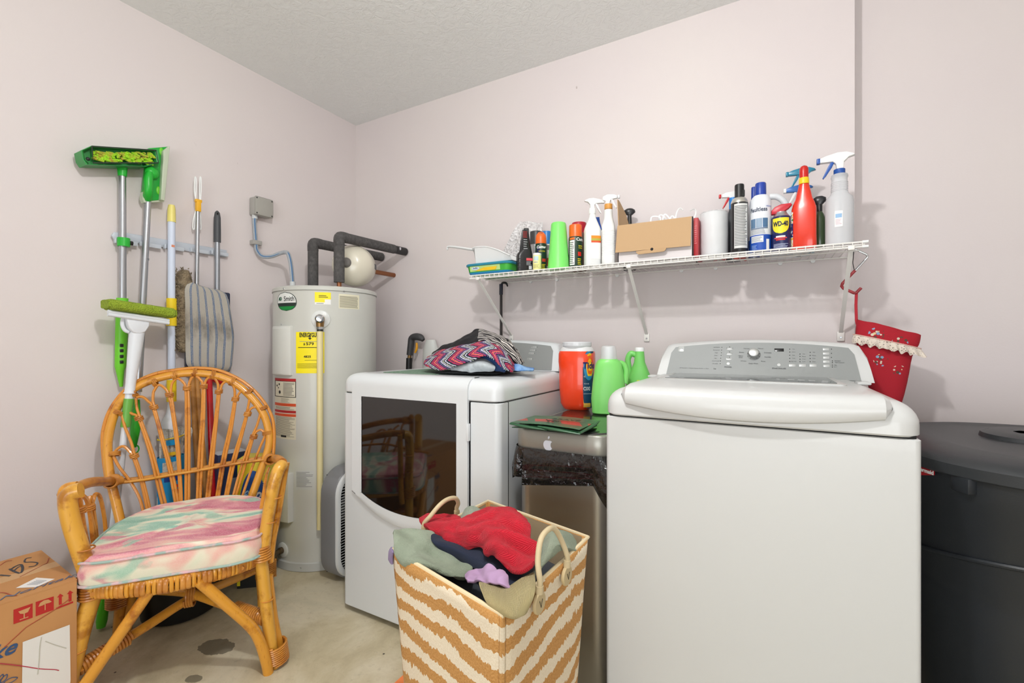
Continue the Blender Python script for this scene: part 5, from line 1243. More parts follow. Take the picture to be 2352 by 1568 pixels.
# ================================================================ WATER HEATER, PIPES, TANK
HX, HY, HR = -2.085, 1.678, .2585
HA = math.atan2(-HX, HY)            # azimuth that faces the camera, measured as in wrap()
def hpix(px, py):
    """point of the tank's side seen at a pixel -> azimuth, height"""
    D = ray(px, py); a = D.x**2+D.y**2; b = -2*(D.x*HX+D.y*HY); c = HX*HX+HY*HY-(HR)**2
    disc = b*b-4*a*c; t = (-b-math.sqrt(max(disc, 0)))/(2*a); p = CAMP+D*t
    return math.atan2(p.x-HX, -(p.y-HY)), p.z
def heater():
    g = thing('water_heater', 'tall cylindrical grey-white water heater in the corner', 'water heater', (HX, HY, 0))
    L = lambda n_, mb, m_, par=None, **q: obj(n_, mb, m_, par or g, **q)
    HM = mat('heater_grey', '#cbccc5', .35, coat=.2); top = 1.392
    L('tank', MB().lathe([(HR-.004, .03), (HR, .034), (HR, top-.020)], n=96), HM)
    L('top_cap', MB().lathe([(HR+.003, top-.022), (HR+.003, top-.006), (HR-.004, top), (.001, top+.004)], n=96), HM)
    L('cap_seam', MB().lathe([(HR+.0035, top-.0235), (HR+.0035, top-.0215)], n=96, cap=False), mat('seam_grey', '#8a8b87', .6))
    L('base_ring', MB().lathe([(HR-.006, 0), (HR+.006, .002), (HR+.006, .040), (HR-.002, .046)], n=96), mat('ring_grey', '#bfc1bd', .4))
    def P(px, py): return hpix(px, py)
    # element covers
    for (px0, py0, px1, py1, nm) in ((631, 748, 672, 862, 'upper_cover'), (633, 1085, 673, 1198, 'lower_cover')):
        a0, _ = P(px0, (py0+py1)/2); a1, z1 = P(px1, py0); _, z0 = P(px1, py1)
        if nm == 'lower_cover': a0 = P(626, 1140)[0]
        mid = (a0+a1)/2; hw = (a1-a0)/2*HR; hw = max(hw, .055)
        mid = a1-hw/HR
        mb = MB(); rs = []
        w_ = hw; d = .028
        M = RZ(mid) @ T(0, -HR+.006, 0)
        rs = []
        for z, ins in ((z0, .006), (z0+.006, .0), (z1-.012, 0), (z1, .010)):
            dd = d-ins
            rs.append([(-w_, .018, z), (-w_+.001, -.008, z), (-w_*.55, -dd, z), (w_*.55, -dd, z), (w_-.001, -.008, z), (w_, .018, z)])
        mb.rings(rs, M=M); L(nm, mb, mat('cover_white', '#d2d3cd', .4), bevel=.003)
        L('screw', MB().lathe([(.004, 0), (.003, .002)], M=RZ(mid) @ T(0, -HR, z1+.008) @ RXm(pi/2), n=10), STEEL)
    # makers badge: tilted oval
    a, z = P(656, 692)
    mb = MB(); P_ = []
    def badge(s, m, nm, lo=-1, hi=1, e=.0006):
        q = MB(); rows = []
        for i in range(17):
            v = lo+(hi-lo)*i/16; zz = v*.047*s; w_ = .066*s*math.sqrt(max(0, 1-abs(v)**2.3)); sh = -.006*v
            rows.append([((HR+e)*sin(a+(w_*u/8+sh)/HR), -(HR+e)*cos(a+(w_*u/8+sh)/HR), z+zz) for u in range(-8, 9)])
        q.grid(rows); return L(nm, q, m)
    bd = badge(1, mat('badge_dark', '#2c3a36', .4), 'badge'); badge(.94, mat('badge_white', '#e9ece9', .4), 'badge_field', -1, 1, .0010)
    badge(.94, mat('badge_band', '#23302b', .4), 'badge_band', -1, -.16, .0014); badge(.94, mat('badge_green', '#128a3c', .35), 'badge_green', -.98, -.55, .0018)
    L('badge_lettering', wrap(textmesh('Smith', .034, .0002, xs=.85, bold=.0002), HR, a+.085, z+.012, eps=.0016), INK, smooth=False, flip=False)
    L('badge_emblem', wrap(textmesh('AO', .022, .0002, bold=.0014, xs=.8, spacing=.8), HR, a-.15, z+.013, eps=.0020), mat('emblem_green', '#1d5a3c', .4), smooth=False, flip=False)
    def label(px0, py0, px1, py1, m, nm='label', e=.0006, par=None):
        a0, z1 = P(px0, py0); a1, _ = P(px1, py0); _, z0 = P((px0+px1)/2, py1); _, z1 = P((px0+px1)/2, py0)
        return L(nm, cylpatch(HR, a0, a1, z0, z1, 12, e), m, par), a0, a1, z0, z1
    def rows(px0, py0, px1, py1, n_, m, nm='print', h=.4, e=.0012, seed=1, jag=.25):
        a0, z1 = P(px0, py0); a1, _ = P(px1, py0); _, z0 = P((px0+px1)/2, py1); _, z1 = P((px0+px1)/2, py0)
        return L(nm, clines(MB(), HR, a0, a1, z0, z1, n_, h, jag, e, seed=seed), m, smooth=False)
    YL = mat('energy_yellow', '#fbe90e', .45)
    label(723, 671, 760, 699, WHITE, 'small_label'); label(723, 671, 760, 687, YL, 'small_label_top', .001); label(723, 687, 746, 694, YL, 'small_label_patch', .001)
    rows(732, 677, 754, 684, 2, INK, 'small_print', .35, .0016); rows(727, 695, 744, 698, 1, MID, 'small_print', .4, .0016); 
    label(778, 676, 825, 709, mat('label_ivory', '#e7e2c8', .6), 'notice_label'); rows(780, 680, 822, 707, 11, mat('print_taupe', '#8f8a78', .7), 'notice_print', .5, .0012, jag=.05)
    lab, a0, a1, z0, z1 = label(680, 762, 745, 857, YL, 'energy_label')
    for s_, px, py, sz, xs in (('ENERGYGUIDE', 712.5, 769.5, .029, .54), ('$', 699, 790, .015, 1), ('579', 712, 789.5, .020, 1.25), ('4825', 706, 819, .0145, 1.2)):
        aa, zz = P(px, py); L('lettering', wrap(textmesh(s_, sz, .0002, bold=.0009 if len(s_) > 4 else .0004, xs=xs), HR, aa, zz, eps=.0012), INK, smooth=False, flip=False)
    aa, zz = P(712, 774); L('arrow', wrap((lambda q: (q._add([(-.0022, .012, 0), (.0022, .012, 0), (.0022, -.004, 0), (.009, -.004, 0), (0, -.013, 0), (-.009, -.004, 0), (-.0022, -.004, 0)], [(0, 1, 2, 3, 4, 5, 6)]), q)[1])(MB()), HR, aa, zz, eps=.0018), INK, smooth=False)
    rows(685, 797, 728, 798.5, 1, INK, 'rule', 1, .0012, jag=0); rows(688, 783, 730, 785, 1, MID, 'print', .5); rows(683, 834, 742, 846, 4, mat('print_olive2', '#8a8210', .7), 'print', .35)
    rows(700, 826, 730, 828, 1, mat('print_olive2', '#8a8210', .7), 'print', .5)
    # warning label
    label(632, 869, 680, 1008, mat('label_buff', '#ded9c4', .6), 'warning_label')
    for y0, y1, c in ((869, 875, '#b5272b'), (926, 932.5, '#d9532c'), (942, 948, '#b5272b'), (950, 956, '#d9532c')): label(632, y0, 680, y1, mat('band'+c, c, .5), 'warning_band', .001)
    label(632, 875, 680, 912, INK, 'warning_frame', .0010); label(633.5, 876, 678.5, 910.5, mat('label_buff', '#ded9c4', .6), 'warning_field', .0013)
    rows(651, 878, 677, 909, 10, mat('print_brown', '#4d463e', .7), 'print', .35, .0018); rows(634, 957, 678, 1003, 22, mat('print_taupe', '#8f8a78', .7), 'print', .45, .0012); rows(634, 934, 678, 941, 3, mat('print_taupe', '#8f8a78', .7), 'print', .45)
    rows(646, 914, 666, 925, 5, mat('print_taupe', '#8f8a78', .7), 'print', .3)
    for px, py, r_ in ((637, 885, .006), (642, 882, .006), (640, 890, .004), (643, 900, .009)):
        aa, zz = P(px, py); L('pictogram', MB().lathe([(r_, 0), (r_*.8, .0008)], M=T(HX-HX, 0, 0) @ RZ(aa) @ T(0, -HR-.0012, zz) @ RXm(pi/2), n=7), INK)
    label(646, 999, 658, 1003.5, INK, 'barcode', .0016)
    _ = label(679, 1080, 722, 1124, mat('plate_grey', '#c9cbc8', .4), 'rating_plate'); rows(681, 1083, 720, 1119, 12, GREYINK, 'plate_print', .25, .0012, jag=.5)
    aa, zz = P(683, 1095); aa2, _ = P(721, 1095)
    # relief valve
    a, z = P(737, 733); M = RZ(a) @ T(0, -HR, z) @ RXm(pi/2)
    L('valve_flange', MB().lathe([(.043, -.004), (.043, .003), (.038, .006), (.001, .007)], M=M, n=36), mat('flange_white', '#dde0de', .35))
    BR = mat('brass', '#9c7b4f', .35, .9)
    L('valve_body', MB().lathe([(.016, .0), (.018, .012), (.021, .03), (.021, .052), (.016, .056)], M=M, n=20), BR)
    L('valve_cap', MB().lathe([(.020, .050), (.021, .058), (.013, .066), (.001, .067)], M=M, n=20), CHROME)
    Mv = RZ(a) @ T(0, -HR-.036, z)
    L('valve_outlet', MB().tube([Mv @ Vector((0, 0, -.004)), Mv @ Vector((0, 0, -.038))], [.020, .017], 16), BR); L('valve_nut', MB().tube([Mv @ Vector((0, 0, -.036)), Mv @ Vector((0, 0, -.050))], .0165, 6), STEEL)
    L('outlet_ring', MB().tube([Mv @ Vector((0, 0, -.050)), Mv @ Vector((0, 0, -.060))], .0145, 16), BLACKP)
    L('discharge_pipe', MB().tube([Mv @ Vector((0, 0, -.058)), Mv @ Vector((0, 0, -.4)), Mv @ Vector((0, 0, -1.01))], .0143, 20), mat('cpvc_cream', '#e6d9a4', .4))
    # drain valve
    a, z = P(650, 1262); M = RZ(a) @ T(0, -HR, z) @ RXm(pi/2)
    L('drain_flange', MB().lathe([(.036, -.004), (.036, .003), (.030, .006), (.001, .006)], M=M, n=32), mat('flange_white', '#dde0de', .35))
    L('drain_valve', MB().lathe([(.016, .004), (.016, .02), (.011, .024), (.011, .04), (.014, .044), (.014, .056), (.009, .06)], M=M, n=16), mat('old_brass', '#6f5f49', .45, .8))
    Mv = RZ(a) @ T(0, -HR-.045, z); L('drain_spout', MB().tube([Mv @ Vector((0, 0, 0)), Mv @ Vector((.004, 0, -.022)), Mv @ Vector((.004, 0, -.036))], [.010, .011, .014], 14), mat('old_brass', '#6f5f49', .45, .8))
    L('drain_wheel', MB().lathe([(.016, .06), (.018, .064), (.016, .068)], M=M, n=8), mat('old_brass', '#6f5f49', .45, .8))
    for px, py in ((653, 663), (790, 669)): 
        aa, zz = P(px, py); L('screw', MB().lathe([(.0045, 0), (.003, .002)], M=RZ(aa) @ T(0, -HR-.003, min(zz, top-.010)) @ RXm(pi/2), n=10), STEEL)
    aa, zz = P(692, 1296); L('screw', MB().lathe([(.0045, 0), (.003, .002)], M=RZ(aa) @ T(0, -HR-.006, .022) @ RXm(pi/2), n=10), STEEL)
heater()
def pipes():
    FO = mat('pipe_foam', '#4a4848', .85, bump=(120, .8, .004), var=(70, '#5b5958', .4, .7)); CU = mat('copper', '#9a6648', .35, .9)
    top = 1.396
    # far pipe (left) rises and runs back to the wall
    def pipe(pxb, pyb, t, pxe, pye, ztop, lab, tape, rr=.0265):
        b = at(pxb, pyb, t); b.z = top
        tp = Vector((b.x, b.y, ztop)); e = onY(pxe, pye, BW-.01)
        g = thing('insulated_pipe', lab, 'pipe', (b.x, b.y, top), 0, None)
        W = lambda n_, mb, m_, par=None, **q: obj(n_, mb, m_, par or g, world=True, **q)
        st = Vector((b.x, b.y, top+(.028 if tape else .002)))
        d = (e-tp).normalized()
        W('riser_foam', MB().tube([st, tp-Vector((0, 0, rr*.2)), ], rr, 20), FO)
        W('elbow', MB().tube([tp-Vector((0, 0, .045)), tp-Vector((0, 0, .012)), tp+d*.012, tp+d*.05], rr*1.04, 20, sm=3), FO)
        W('run_foam', MB().tube([tp+d*.02, e-d*(.10 if tape else .0)], rr, 20), FO)
        W('copper_stub', MB().tube([(b.x, b.y, top-.004), st+Vector((0, 0, .01))], .012, 14), CU)
        if tape:
            W('end_foam', MB().tube([e-d*.095, e], rr*.9, 20), mat('foam_dark', '#2c2b2c', .6))
            W('tape_label', MB().box((-.035, -.003, -.008), (.035, 0, .008), M=T(*(e-d*.045+Vector((0, -.027, .003)))) @ RZ(math.atan2(d.y, d.x)*0+math.atan2(d.y, d.x)*.0) @ RYm(-math.asin(d.z)), bev=.002), mat('tape_white', '#cfc9cf', .4))
        return g
    pipe(719, 652, 2.46, 876, 590, 1.651, 'lower left foam-covered pipe from the water heater, without a taped end', False)
    pipe(779, 652, 2.36, 930, 578, 1.661, 'right foam-covered pipe rising from the water heater, with a taped end at the wall', True)
pipes()
def tank():
    c = at(812, 610, 2.52); c.y = min(c.y, BW-.125)
    t = c.y/ray(812, 610).y; c = at(812, 610, t); r = 46/FPX*t
    g = thing('expansion_tank', 'round cream expansion tank behind the pipes above the water heater', 'tank', (c.x, c.y, c.z-r*1.0))
    W = lambda n_, mb, m_, par=None, **q: obj(n_, mb, m_, par or g, world=True, **q)
    CR = mat('tank_cream', '#ded8c6', .25, coat=.4)
    Mx = T(c.x, c.y, c.z) @ RZ(R(34)) @ RXm(pi/2)
    prof = [(.001, .10), (r*.5, .092), (r*.85, .06), (r*1.0, .02), (r*1.0, -.05), (r*.9, -.085), (r*.5, -.115), (.001, -.12)]
    pp = catmull([(a, b, 0) for a, b in prof], 4)
    W('shell', MB().lathe([(max(p.x, .0005), p.y) for p in pp], M=Mx, n=56), CR)
    W('weld_seam', MB().lathe([(r*1.0, -.018), (r*1.012, -.014), (r*1.0, -.010)], M=Mx, n=56, cap=False), CR)
    W('air_valve_cap', MB().lathe([(.026, .085), (.026, .104), (.018, .112), (.001, .113)], M=Mx @ T(-.012, 0, 0), n=20), mat('cap_taupe', '#6e6a66', .5))
    W('sticker', MB().box((-.02, -.018, .0), (.02, .018, .001), M=Mx @ T(.045, -.01, .0855) @ RYm(R(24))), mat('sticker_clear', '#efeff0', .2))
    _m = Mx @ Vector((0, 0, -.10)); W('mount', MB().tube([_m, (_m.x, BW, _m.z)], .014, 12), mat('copper', '#9a6648', .35, .9))
    W('dark_label', MB().box((-.003, -.014, -.02), (.003, .014, .02), M=Mx @ T(r*1.0, 0, -.03) ), mat('label_slate', '#55565a', .5))
tank()
def poles():
    # narrow dark pole hooked on the shelf, behind the dryer
    a = onY(1151, 652, 2.10); z1 = 1.432
    g = thing('hooked_cane', 'dark slim cane hanging by its hook from the shelf, behind the dryer', 'cane', (a.x, 2.10, .6))
    W = lambda n_, mb, m_, par=None, **q: obj(n_, mb, m_, par or g, world=True, **q)
    W('shaft', MB().tube([(a.x, 2.10, 1.40), (a.x, 2.10, .95)], .0072, 12), mat('cane_dark', '#201918', .35)); W('lower_shaft', MB().tube([(a.x, 2.10, .955), (a.x, 2.10, .45)], .0072, 12), mat('cane_navy', '#1c2a4f', .35))
    W('upper_sleeve', MB().tube([(a.x, 2.10, 1.425), (a.x, 2.10, 1.368)], .0098, 14), mat('cane_navy_dark', '#171c30', .4))
    W('hook', MB().tube([(a.x, 2.10, 1.42), (a.x+.012, 2.10, 1.431), (a.x+.032, 2.098, 1.427), (a.x+.042, 2.096, 1.41)], [.006, .006, .006, .004], 10, sm=4), BLACKP)
    # handled tool behind the dryer
    P = lambda px, py: onY(px, py, 2.09)
    g = thing('yard_tool', 'black-gripped tool handle with a yellow trigger, standing behind the dryer', 'tool', (P(940, 840).x, 2.09, 0))
    W = lambda n_, mb, m_, par=None, **q: obj(n_, mb, m_, par or g, world=True, **q)
    gm = mat('grip_rubber', '#3b3b3d', .55)
    b = P(935, 860)
    W('shaft', MB().tube([(b.x-.02, 2.09, .0), tuple(P(940, 822))], .018, 16), BLACKP)
    W('coupling', MB().tube([tuple(P(940, 823)), tuple(P(941, 812))], .011, 14), mat('brass', '#9c7b4f', .35, .9))
    W('grip', MB().tube([tuple(P(941, 815)), tuple(P(944, 790)), tuple(P(946, 777)), tuple(P(955, 773)), tuple(P(966, 775)), tuple(P(972, 781))], [.0185, .0195, .020, .021, .020, .012], 18, sm=4), gm)
    W('trigger', MB().tube([tuple(P(957, 787)), tuple(P(957, 800)), tuple(P(953, 810))], [.006, .0075, .005], 10, sm=3), mat('trigger_yellow', '#e6a21c', .4))
    # translucent sheet of plastic between it and the clothes
    pts = [P(958, 855), P(965, 815), P(972, 790), P(980, 776), P(1000, 776), P(1012, 790), P(1012, 856)]
    mb = MB(); mb.rings([[(p.x, 2.10+.012*i+.01*(k % 2), p.z) for k, p in enumerate(pts)] for i in (0, 1)])
    g = thing('plastic_bag', 'milky translucent plastic bag standing behind the dryer beside the black grip', 'bag', (P(985, 850).x, 2.10, .0))
    m = mat('bag_milky', '#e4e7e3', .35, alpha=.75)
    rs = []
    for z_, s_ in ((.0, .9), (.5, 1), (.95, 1), (1.06, .9), (1.118, .55)):
        rs.append([(P(986, 800).x+ (.055*cos(a_)+.006*noise.noise(Vector((cos(a_)*2, sin(a_)*2, z_*9))))*s_, 2.105+.035*sin(a_)*s_, z_+.012) for a_ in [2*pi*k/24 for k in range(24)]])
    obj('bag', MB().rings(rs), m, g, world=True)
poles()
# ================================================================ RATTAN CHAIR
CO = Vector((-1.649, .752, 0)); CU_ = Vector((.6, .8, 0)); CV_ = Vector((-.8, .6, 0))
def CL(u, v, w): return CO+CU_*u+CV_*v+Vector((0, 0, w))
def cpl(px, py, v0, k=0, w0=0):
    """pixel -> point on the chair plane v = v0 + k (w - w0), in chair coordinates (u, v, w)"""
    D = ray(px, py); a = D.dot(CV_); b = -CO.dot(CV_)
    t = (v0+k*(CAMH-w0)-b)/(a-k*D.z); P = CAMP+D*t; q = P-CO
    return (q.dot(CU_), q.dot(CV_), P.z)
def cside(px, py, u0):
    D = ray(px, py); t = (u0+CO.dot(CU_))/D.dot(CU_); P = CAMP+D*t; q = P-CO
    return (q.dot(CU_), q.dot(CV_), P.z)
def rattan(name, base, dark, rings=True):
    m = bpy.data.materials.new(name); m.use_nodes = True; n, l = NT(m); b = n['Principled BSDF']
    tc = n.new('ShaderNodeTexCoord').outputs['Object']
    f = tnoise(n, l, tc, 9, 6, .65); c = ramp(n, l, f, [(.36, dark), (.46, base), (.70, base)])
    f2 = tnoise(n, l, mapping(n, l, tc, (140, 140, 20)), 1, 3, .6); c = mixc(n, l, ramp(n, l, f2, [(.62, (0,0,0,1)), (.74, (.7,.7,.7,1))]), c, dark)
    l.new(c, b.inputs['Base Color']); b.inputs['Roughness'].default_value = .3; b.inputs['Coat Weight'].default_value = .35
    l.new(bumpn(n, l, tnoise(n, l, tc, 60, 3), .15, .002), b.inputs['Normal'])
    return m
def wrapmat(name, base, dark, ax='Z', sc=150):
    m = bpy.data.materials.new(name); m.use_nodes = True; n, l = NT(m); b = n['Principled BSDF']
    tc = n.new('ShaderNodeTexCoord').outputs['Object']
    f = tnoise(n, l, tc, 14, 4, .6); c = ramp(n, l, f, [(.35, dark), (.6, base)])
    l.new(c, b.inputs['Base Color']); b.inputs['Roughness'].default_value = .35; b.inputs['Coat Weight'].default_value = .3
    return m
RAT = rattan('rattan_pole', '#dc9a33', '#ad6718'); RATL = rattan('rattan_pole_light', '#dfa63f', '#b37522'); RAT2 = rattan('rattan_thin', '#d48a2f', '#a05a18'); RBIND = wrapmat('rattan_binding', '#d4913c', '#a86324')
def chair():
    g = thing('rattan_armchair', 'honey-coloured rattan armchair with a fan-shaped back and a cushion on it', 'armchair', tuple(CO+CV_*.2), math.atan2(CU_.y, CU_.x))
    def W(nm, mb, m, par=None, **q): return obj(nm, mb, m, par or g, world=True, **q)
    def tub(nm, pts, r, m=RAT, n=14, sm=5, par=None, **q):
        return W(nm, MB().tube([CL(*p) for p in pts], r, n, sm=sm, **q), m, par)
    def bind(nm, p, d, r, length, par=None, m=RBIND, turns=None, c=None):
        """coiled strap round a pole at p along d"""
        p, d = CL(*p), (CU_*d[0]+CV_*d[1]+Vector((0, 0, d[2]))).normalized()
        s = d.cross(Vector((0, 0, 1))); s = s.normalized() if s.length > .1 else CU_.copy(); t = d.cross(s).normalized()
        turns = turns or max(2, int(length/.0065)); N = turns*14; mb = MB()
        pts = [p+d*length*(i/N-.5)+(s*cos(2*pi*i/14)+t*sin(2*pi*i/14))*(r+.0008) for i in range(N+1)]
        mb.tube(pts, length/turns*.52, 6, cap=True); return W(nm, mb, m, par)
    BK = (.42, .25, .40)
    bp = lambda px, py, o=0: (lambda q: (q[0], q[1]-o, q[2]))(cpl(px, py, BK[0], BK[1], BK[2]))
    # main arch of the back (thick) and the thin outer cane
    arch_px = [(283, 1225), (268, 1160), (254, 1100), (247, 1040), (251, 990), (272, 930), (312, 890), (365, 868), (428, 857), (490, 861), (540, 880), (580, 915), (605, 950), (617, 990), (618, 1020), (608, 1055), (594, 1095), (578, 1140), (563, 1185)]
    arch = tub('back_arch', [bp(*p) for p in arch_px], .0155, RAT, 16, 6)
    out_px = [(246, 1105), (238, 1050), (237, 990), (256, 935), (296, 888), (350, 860), (405, 849), (455, 845), (505, 851), (560, 877), (600, 915), (624, 955), (630, 1000), (627, 1055)]
    tub('outer_cane', [bp(*p) for p in out_px], .0068, RAT2, 12, 6)
    # petal canes: each loop starts and ends on the seat and meets its neighbours under a binding
    loops = [((300, 1150), (268, 1062), (278, 1030), (297, 1030), (305, 1045), (335, 1190)) ]
    tops = [(284, 1037, 308, 1048), (296, 950, 318, 960)]
    def loop(pl, pr, bl, br, apex, w_):
        """pl/pr: pixel where the left/right strand meets the neighbour; bl/br: pixel at the seat"""
    # strands given as polylines in the photograph's frame
    P = [
      # leftmost petal
      [(262, 1048), (268, 1033), (283, 1024), (297, 1034), (307, 1050), (325, 1105), (343, 1190)],
      [(262, 1048), (275, 1072), (300, 1105), (322, 1145), (334, 1195)],
      # second
      [(279, 950), (290, 945), (305, 950), (320, 963), (345, 1040), (362, 1110), (380, 1185)],
      [(281, 952), (288, 980), (302, 1015), (311, 1047), (330, 1105), (350, 1188)],
      # third
      [(314, 912), (328, 911), (342, 922), (352, 936), (372, 1010), (392, 1090), (408, 1183)],
      [(313, 914), (315, 935), (322, 957), (350, 1035), (370, 1110), (388, 1184)],
      # fourth
      [(353, 900), (364, 884), (378, 890), (388, 907), (398, 960), (408, 1040), (417, 1180)],
      [(353, 900), (352, 920), (356, 936), (376, 1010), (398, 1090), (415, 1182)],
      # fifth
      [(393, 900), (396, 880), (408, 869), (421, 877), (427, 893), (428, 960), (428, 1040), (427, 1178)],
      [(393, 900), (402, 960), (412, 1040), (419, 1178)],
      # sixth
      [(432, 893), (438, 872), (448, 863), (460, 871), (466, 887), (464, 960), (458, 1040), (452, 1176)],
      [(433, 893), (435, 960), (435, 1040), (434, 1176)],
      # seventh
      [(469, 887), (475, 871), (488, 865), (499, 877), (501, 897), (494, 970), (484, 1050), (472, 1174)],
      [(470, 888), (469, 960), (465, 1040), (459, 1175)],
      # eighth
      [(506, 898), (511, 882), (524, 875), (537, 888), (539, 915), (527, 985), (510, 1060), (493, 1172)],
      [(505, 900), (498, 970), (490, 1050), (478, 1174)],
      # ninth
      [(543, 915), (552, 900), (564, 899), (573, 912), (567, 948), (552, 1000), (531, 1070), (512, 1170)],
      [(542, 918), (532, 985), (516, 1060), (498, 1171)],
      # tenth
      [(570, 948), (578, 937), (590, 935), (598, 945), (591, 975), (578, 1005), (552, 1080), (528, 1168)],
      [(569, 950), (556, 1000), (536, 1075), (517, 1169)],
      # eleventh
      [(583, 1000), (590, 990), (601, 987), (608, 1000), (596, 1030), (575, 1085), (548, 1165)],
      [(582, 1003), (560, 1080), (533, 1167)],
    ]
    canes = []
    for pl in P: canes.append(tub('back_cane', [bp(px, py, .004) for px, py in pl], .0052, RAT2, 8, 5))
    for px, py, w_, d in ((309, 1046, .011, (.28, .05, -1)), (320, 960, .011, (.3, .05, -1)), (354, 934, .011, (.25, .05, -1)), (390, 906, .012, (.15, .05, -1)), (430, 891, .012, (.0, .05, -1)), (468, 887, .012, (-.05, .05, -1)), (503, 899, .012, (-.1, .05, -1)), (541, 916, .012, (-.2, .05, -1)), (569, 950, .011, (-.3, .05, -1)), (583, 1002, .011, (-.3, .05, -1))):
        bind('cane_binding', bp(px, py, .004), d, .0118, .018, turns=3)
    for px, py, d in ((272, 948, (.9, 0, -.35)), (263, 1042, (1, 0, 0)), (308, 903, (.7, 0, -.7)), (356, 878, (.4, 0, -.9)), (402, 862, (.2, 0, -1)), (448, 856, (0, 0, -1)), (490, 861, (-.1, 0, -1)), (534, 876, (-.35, 0, -.9)), (572, 900, (-.6, 0, -.8)), (604, 937, (-.9, 0, -.4)), (614, 995, (1, 0, .05))):
        # short strap over the arch, across its run
        px2 = px; q = bp(px, py); u, v, w_ = q
        tang = Vector((-d[2], 0, d[0])) if abs(d[2]) > .01 else Vector((0, 0, 1))
        bind('arch_binding', q, (tang.x if abs(tang.x) > .01 else .01, .25*tang.z, tang.z+.001), .0172, .016, turns=3)
    # horizontal cane across the back with its wrapped rail
    cross = [(262, 1105), (290, 1103), (340, 1097), (400, 1086), (450, 1078), (510, 1067), (570, 1057), (612, 1052), (622, 1050)]
    tub('back_crossbar', [(lambda q: (q[0], q[1]+.012, q[2]-.004))(bp(*p)) for p in cross], .0115, RBIND, 14, 4)
    tub('front_crossbar', [bp(px, py+1, .016) for px, py in cross[1:-1]], .0052, RAT, 10, 4)
    # arms
    fl = lambda px, py: cpl(px, py, -.0)
    aL = bp(262, 1104); aR = bp(622, 1052)
    hw = .66; A0 = (-.268, .0, .665); AR0 = (.300, .02, .688)
    armL = tub('arm_rail', [(aL[0]+.02, aL[1], aL[2]), (aL[0]-.002, aL[1]-.05, aL[2]+.012), (-.285, .22, .640), (-.280, .08, .655), (-.268, .02, .655)], .0165, RBIND, 16, 5)
    # front post: bends down from the arm to the seat, doubled
    pL = [fl(178, 1122), fl(150, 1128), fl(143, 1140), fl(150, 1175), fl(168, 1225), fl(187, 1290), fl(204, 1345)]
    pL = [(u, .0+.02*(i == 0), w_) for i, (u, v, w_) in enumerate(pL)]
    q0 = [fl(176, 1134), fl(165, 1145), fl(172, 1185), fl(188, 1235), fl(205, 1290), fl(216, 1350)]
    tub('front_post', [(u, -.012, w_) for u, v, w_ in [fl(190, 1122), fl(166, 1130), fl(160, 1150), fl(168, 1195), fl(184, 1245), fl(203, 1300), fl(222, 1345)]], .0225, RATL, 16, 5)
    tub('front_post', [(u-.0, .030, w_) for u, v, w_ in [fl(166, 1122), fl(140, 1128), fl(134, 1150), fl(140, 1190), fl(156, 1245), fl(176, 1310), fl(186, 1345)]], .014, RAT, 14, 5)
    tub('arm_rail', [(aR[0]-.01, aR[1], aR[2]), (aR[0]+.015, aR[1]-.03, aR[2]+.005), (.272, .26, .655), (.292, .10, .685), (.305, .03, .690)], .0155, RBIND, 16, 5)
    fr = lambda px, py, v=.0: cpl(px, py, v)
    tub('front_post', [fr(648, 1068, .02), fr(640, 1078, .0), fr(630, 1110, -.005), fr(622, 1150, -.005), (lambda q: q)(fr(614, 1200, -.0)), fr(607, 1250, .0), fr(604, 1285, .0)], .0205, RATL, 16, 5)
    tub('front_post', [fr(657, 1062, .035), fr(652, 1090, .035), fr(646, 1130, .035), fr(636, 1190, .035), fr(626, 1240, .035), fr(620, 1290, .03)], .0125, RAT, 14, 5)
    # side petals under the left arm and one on the right
    sL = [[(172, 1140), (182, 1140), (186, 1160), (195, 1220), (204, 1260)], [(190, 1138), (200, 1150), (208, 1190), (214, 1250)], [(208, 1140), (213, 1165), (219, 1205), (222, 1240)],
          [(211, 1160), (216, 1140), (222, 1134), (231, 1145), (240, 1190), (243, 1230)], [(206, 1140), (204, 1160), (215, 1210), (221, 1245)]]
    for s_ in sL: tub('arm_cane', [cside(px, py, -.262) for px, py in s_], .0062, RAT2, 8, 4)
    bind('cane_binding', cside(206, 1165, -.262), (0, .15, -1), .0115, .02, turns=3); bind('cane_binding', cside(184, 1170, -.262), (0, .15, -1), .0115, .02, turns=3)
    tub('arm_cane', [cside(618, 1075, .250), cside(612, 1092, .250), cside(606, 1130, .250), cside(600, 1165, .250)], .0055, RAT2, 8, 4)
    # seat frame: woven rounded front rim plus ring and slats
    rim = []
    for i in range(25):
        a = pi*i/24; rim.append((-.245*cos(a), .040-.098*sin(a), .384+.008*abs(cos(a))))
    seat = [( -.245, .40, .40), (-.245, .2, .385)]+rim+[(.245, .2, .385), (.245, .40, .40)]
    tub('seat_rim', seat, .0125, RAT, 12, 3); tub('seat_rim_lower', [(u*1.0, v+.002, w_-.034) for u, v, w_ in rim], .0062, RAT, 10, 2)
    # woven band: fat vertical turns between flat straps
    k = 0
    for i in range(52):
        a = pi*(.03+.94*i/51); u, v, w_ = -.245*cos(a), .040-.100*sin(a), .384+.008*abs(cos(a)); strap = (i % 4) in (0, 1)
        nx, ny = -cos(a)*.5, -sin(a)
        e = .005 if not strap else .009
        pts = [(u-nx*.01, v-ny*.01, w_+.008), (u+nx*e, v+ny*(e+.002), w_+.004), (u+nx*(e+.005), v+ny*(e+.006), w_-.014), (u+nx*e, v+ny*(e+.004), w_-.030), (u-nx*.01, v-ny*.006, w_-(.040 if strap else .027))]
        tub('rim_weave', pts, .0062 if not strap else .0072, RAT if not strap else RBIND, 8, 3, flat=1 if not strap else .5)
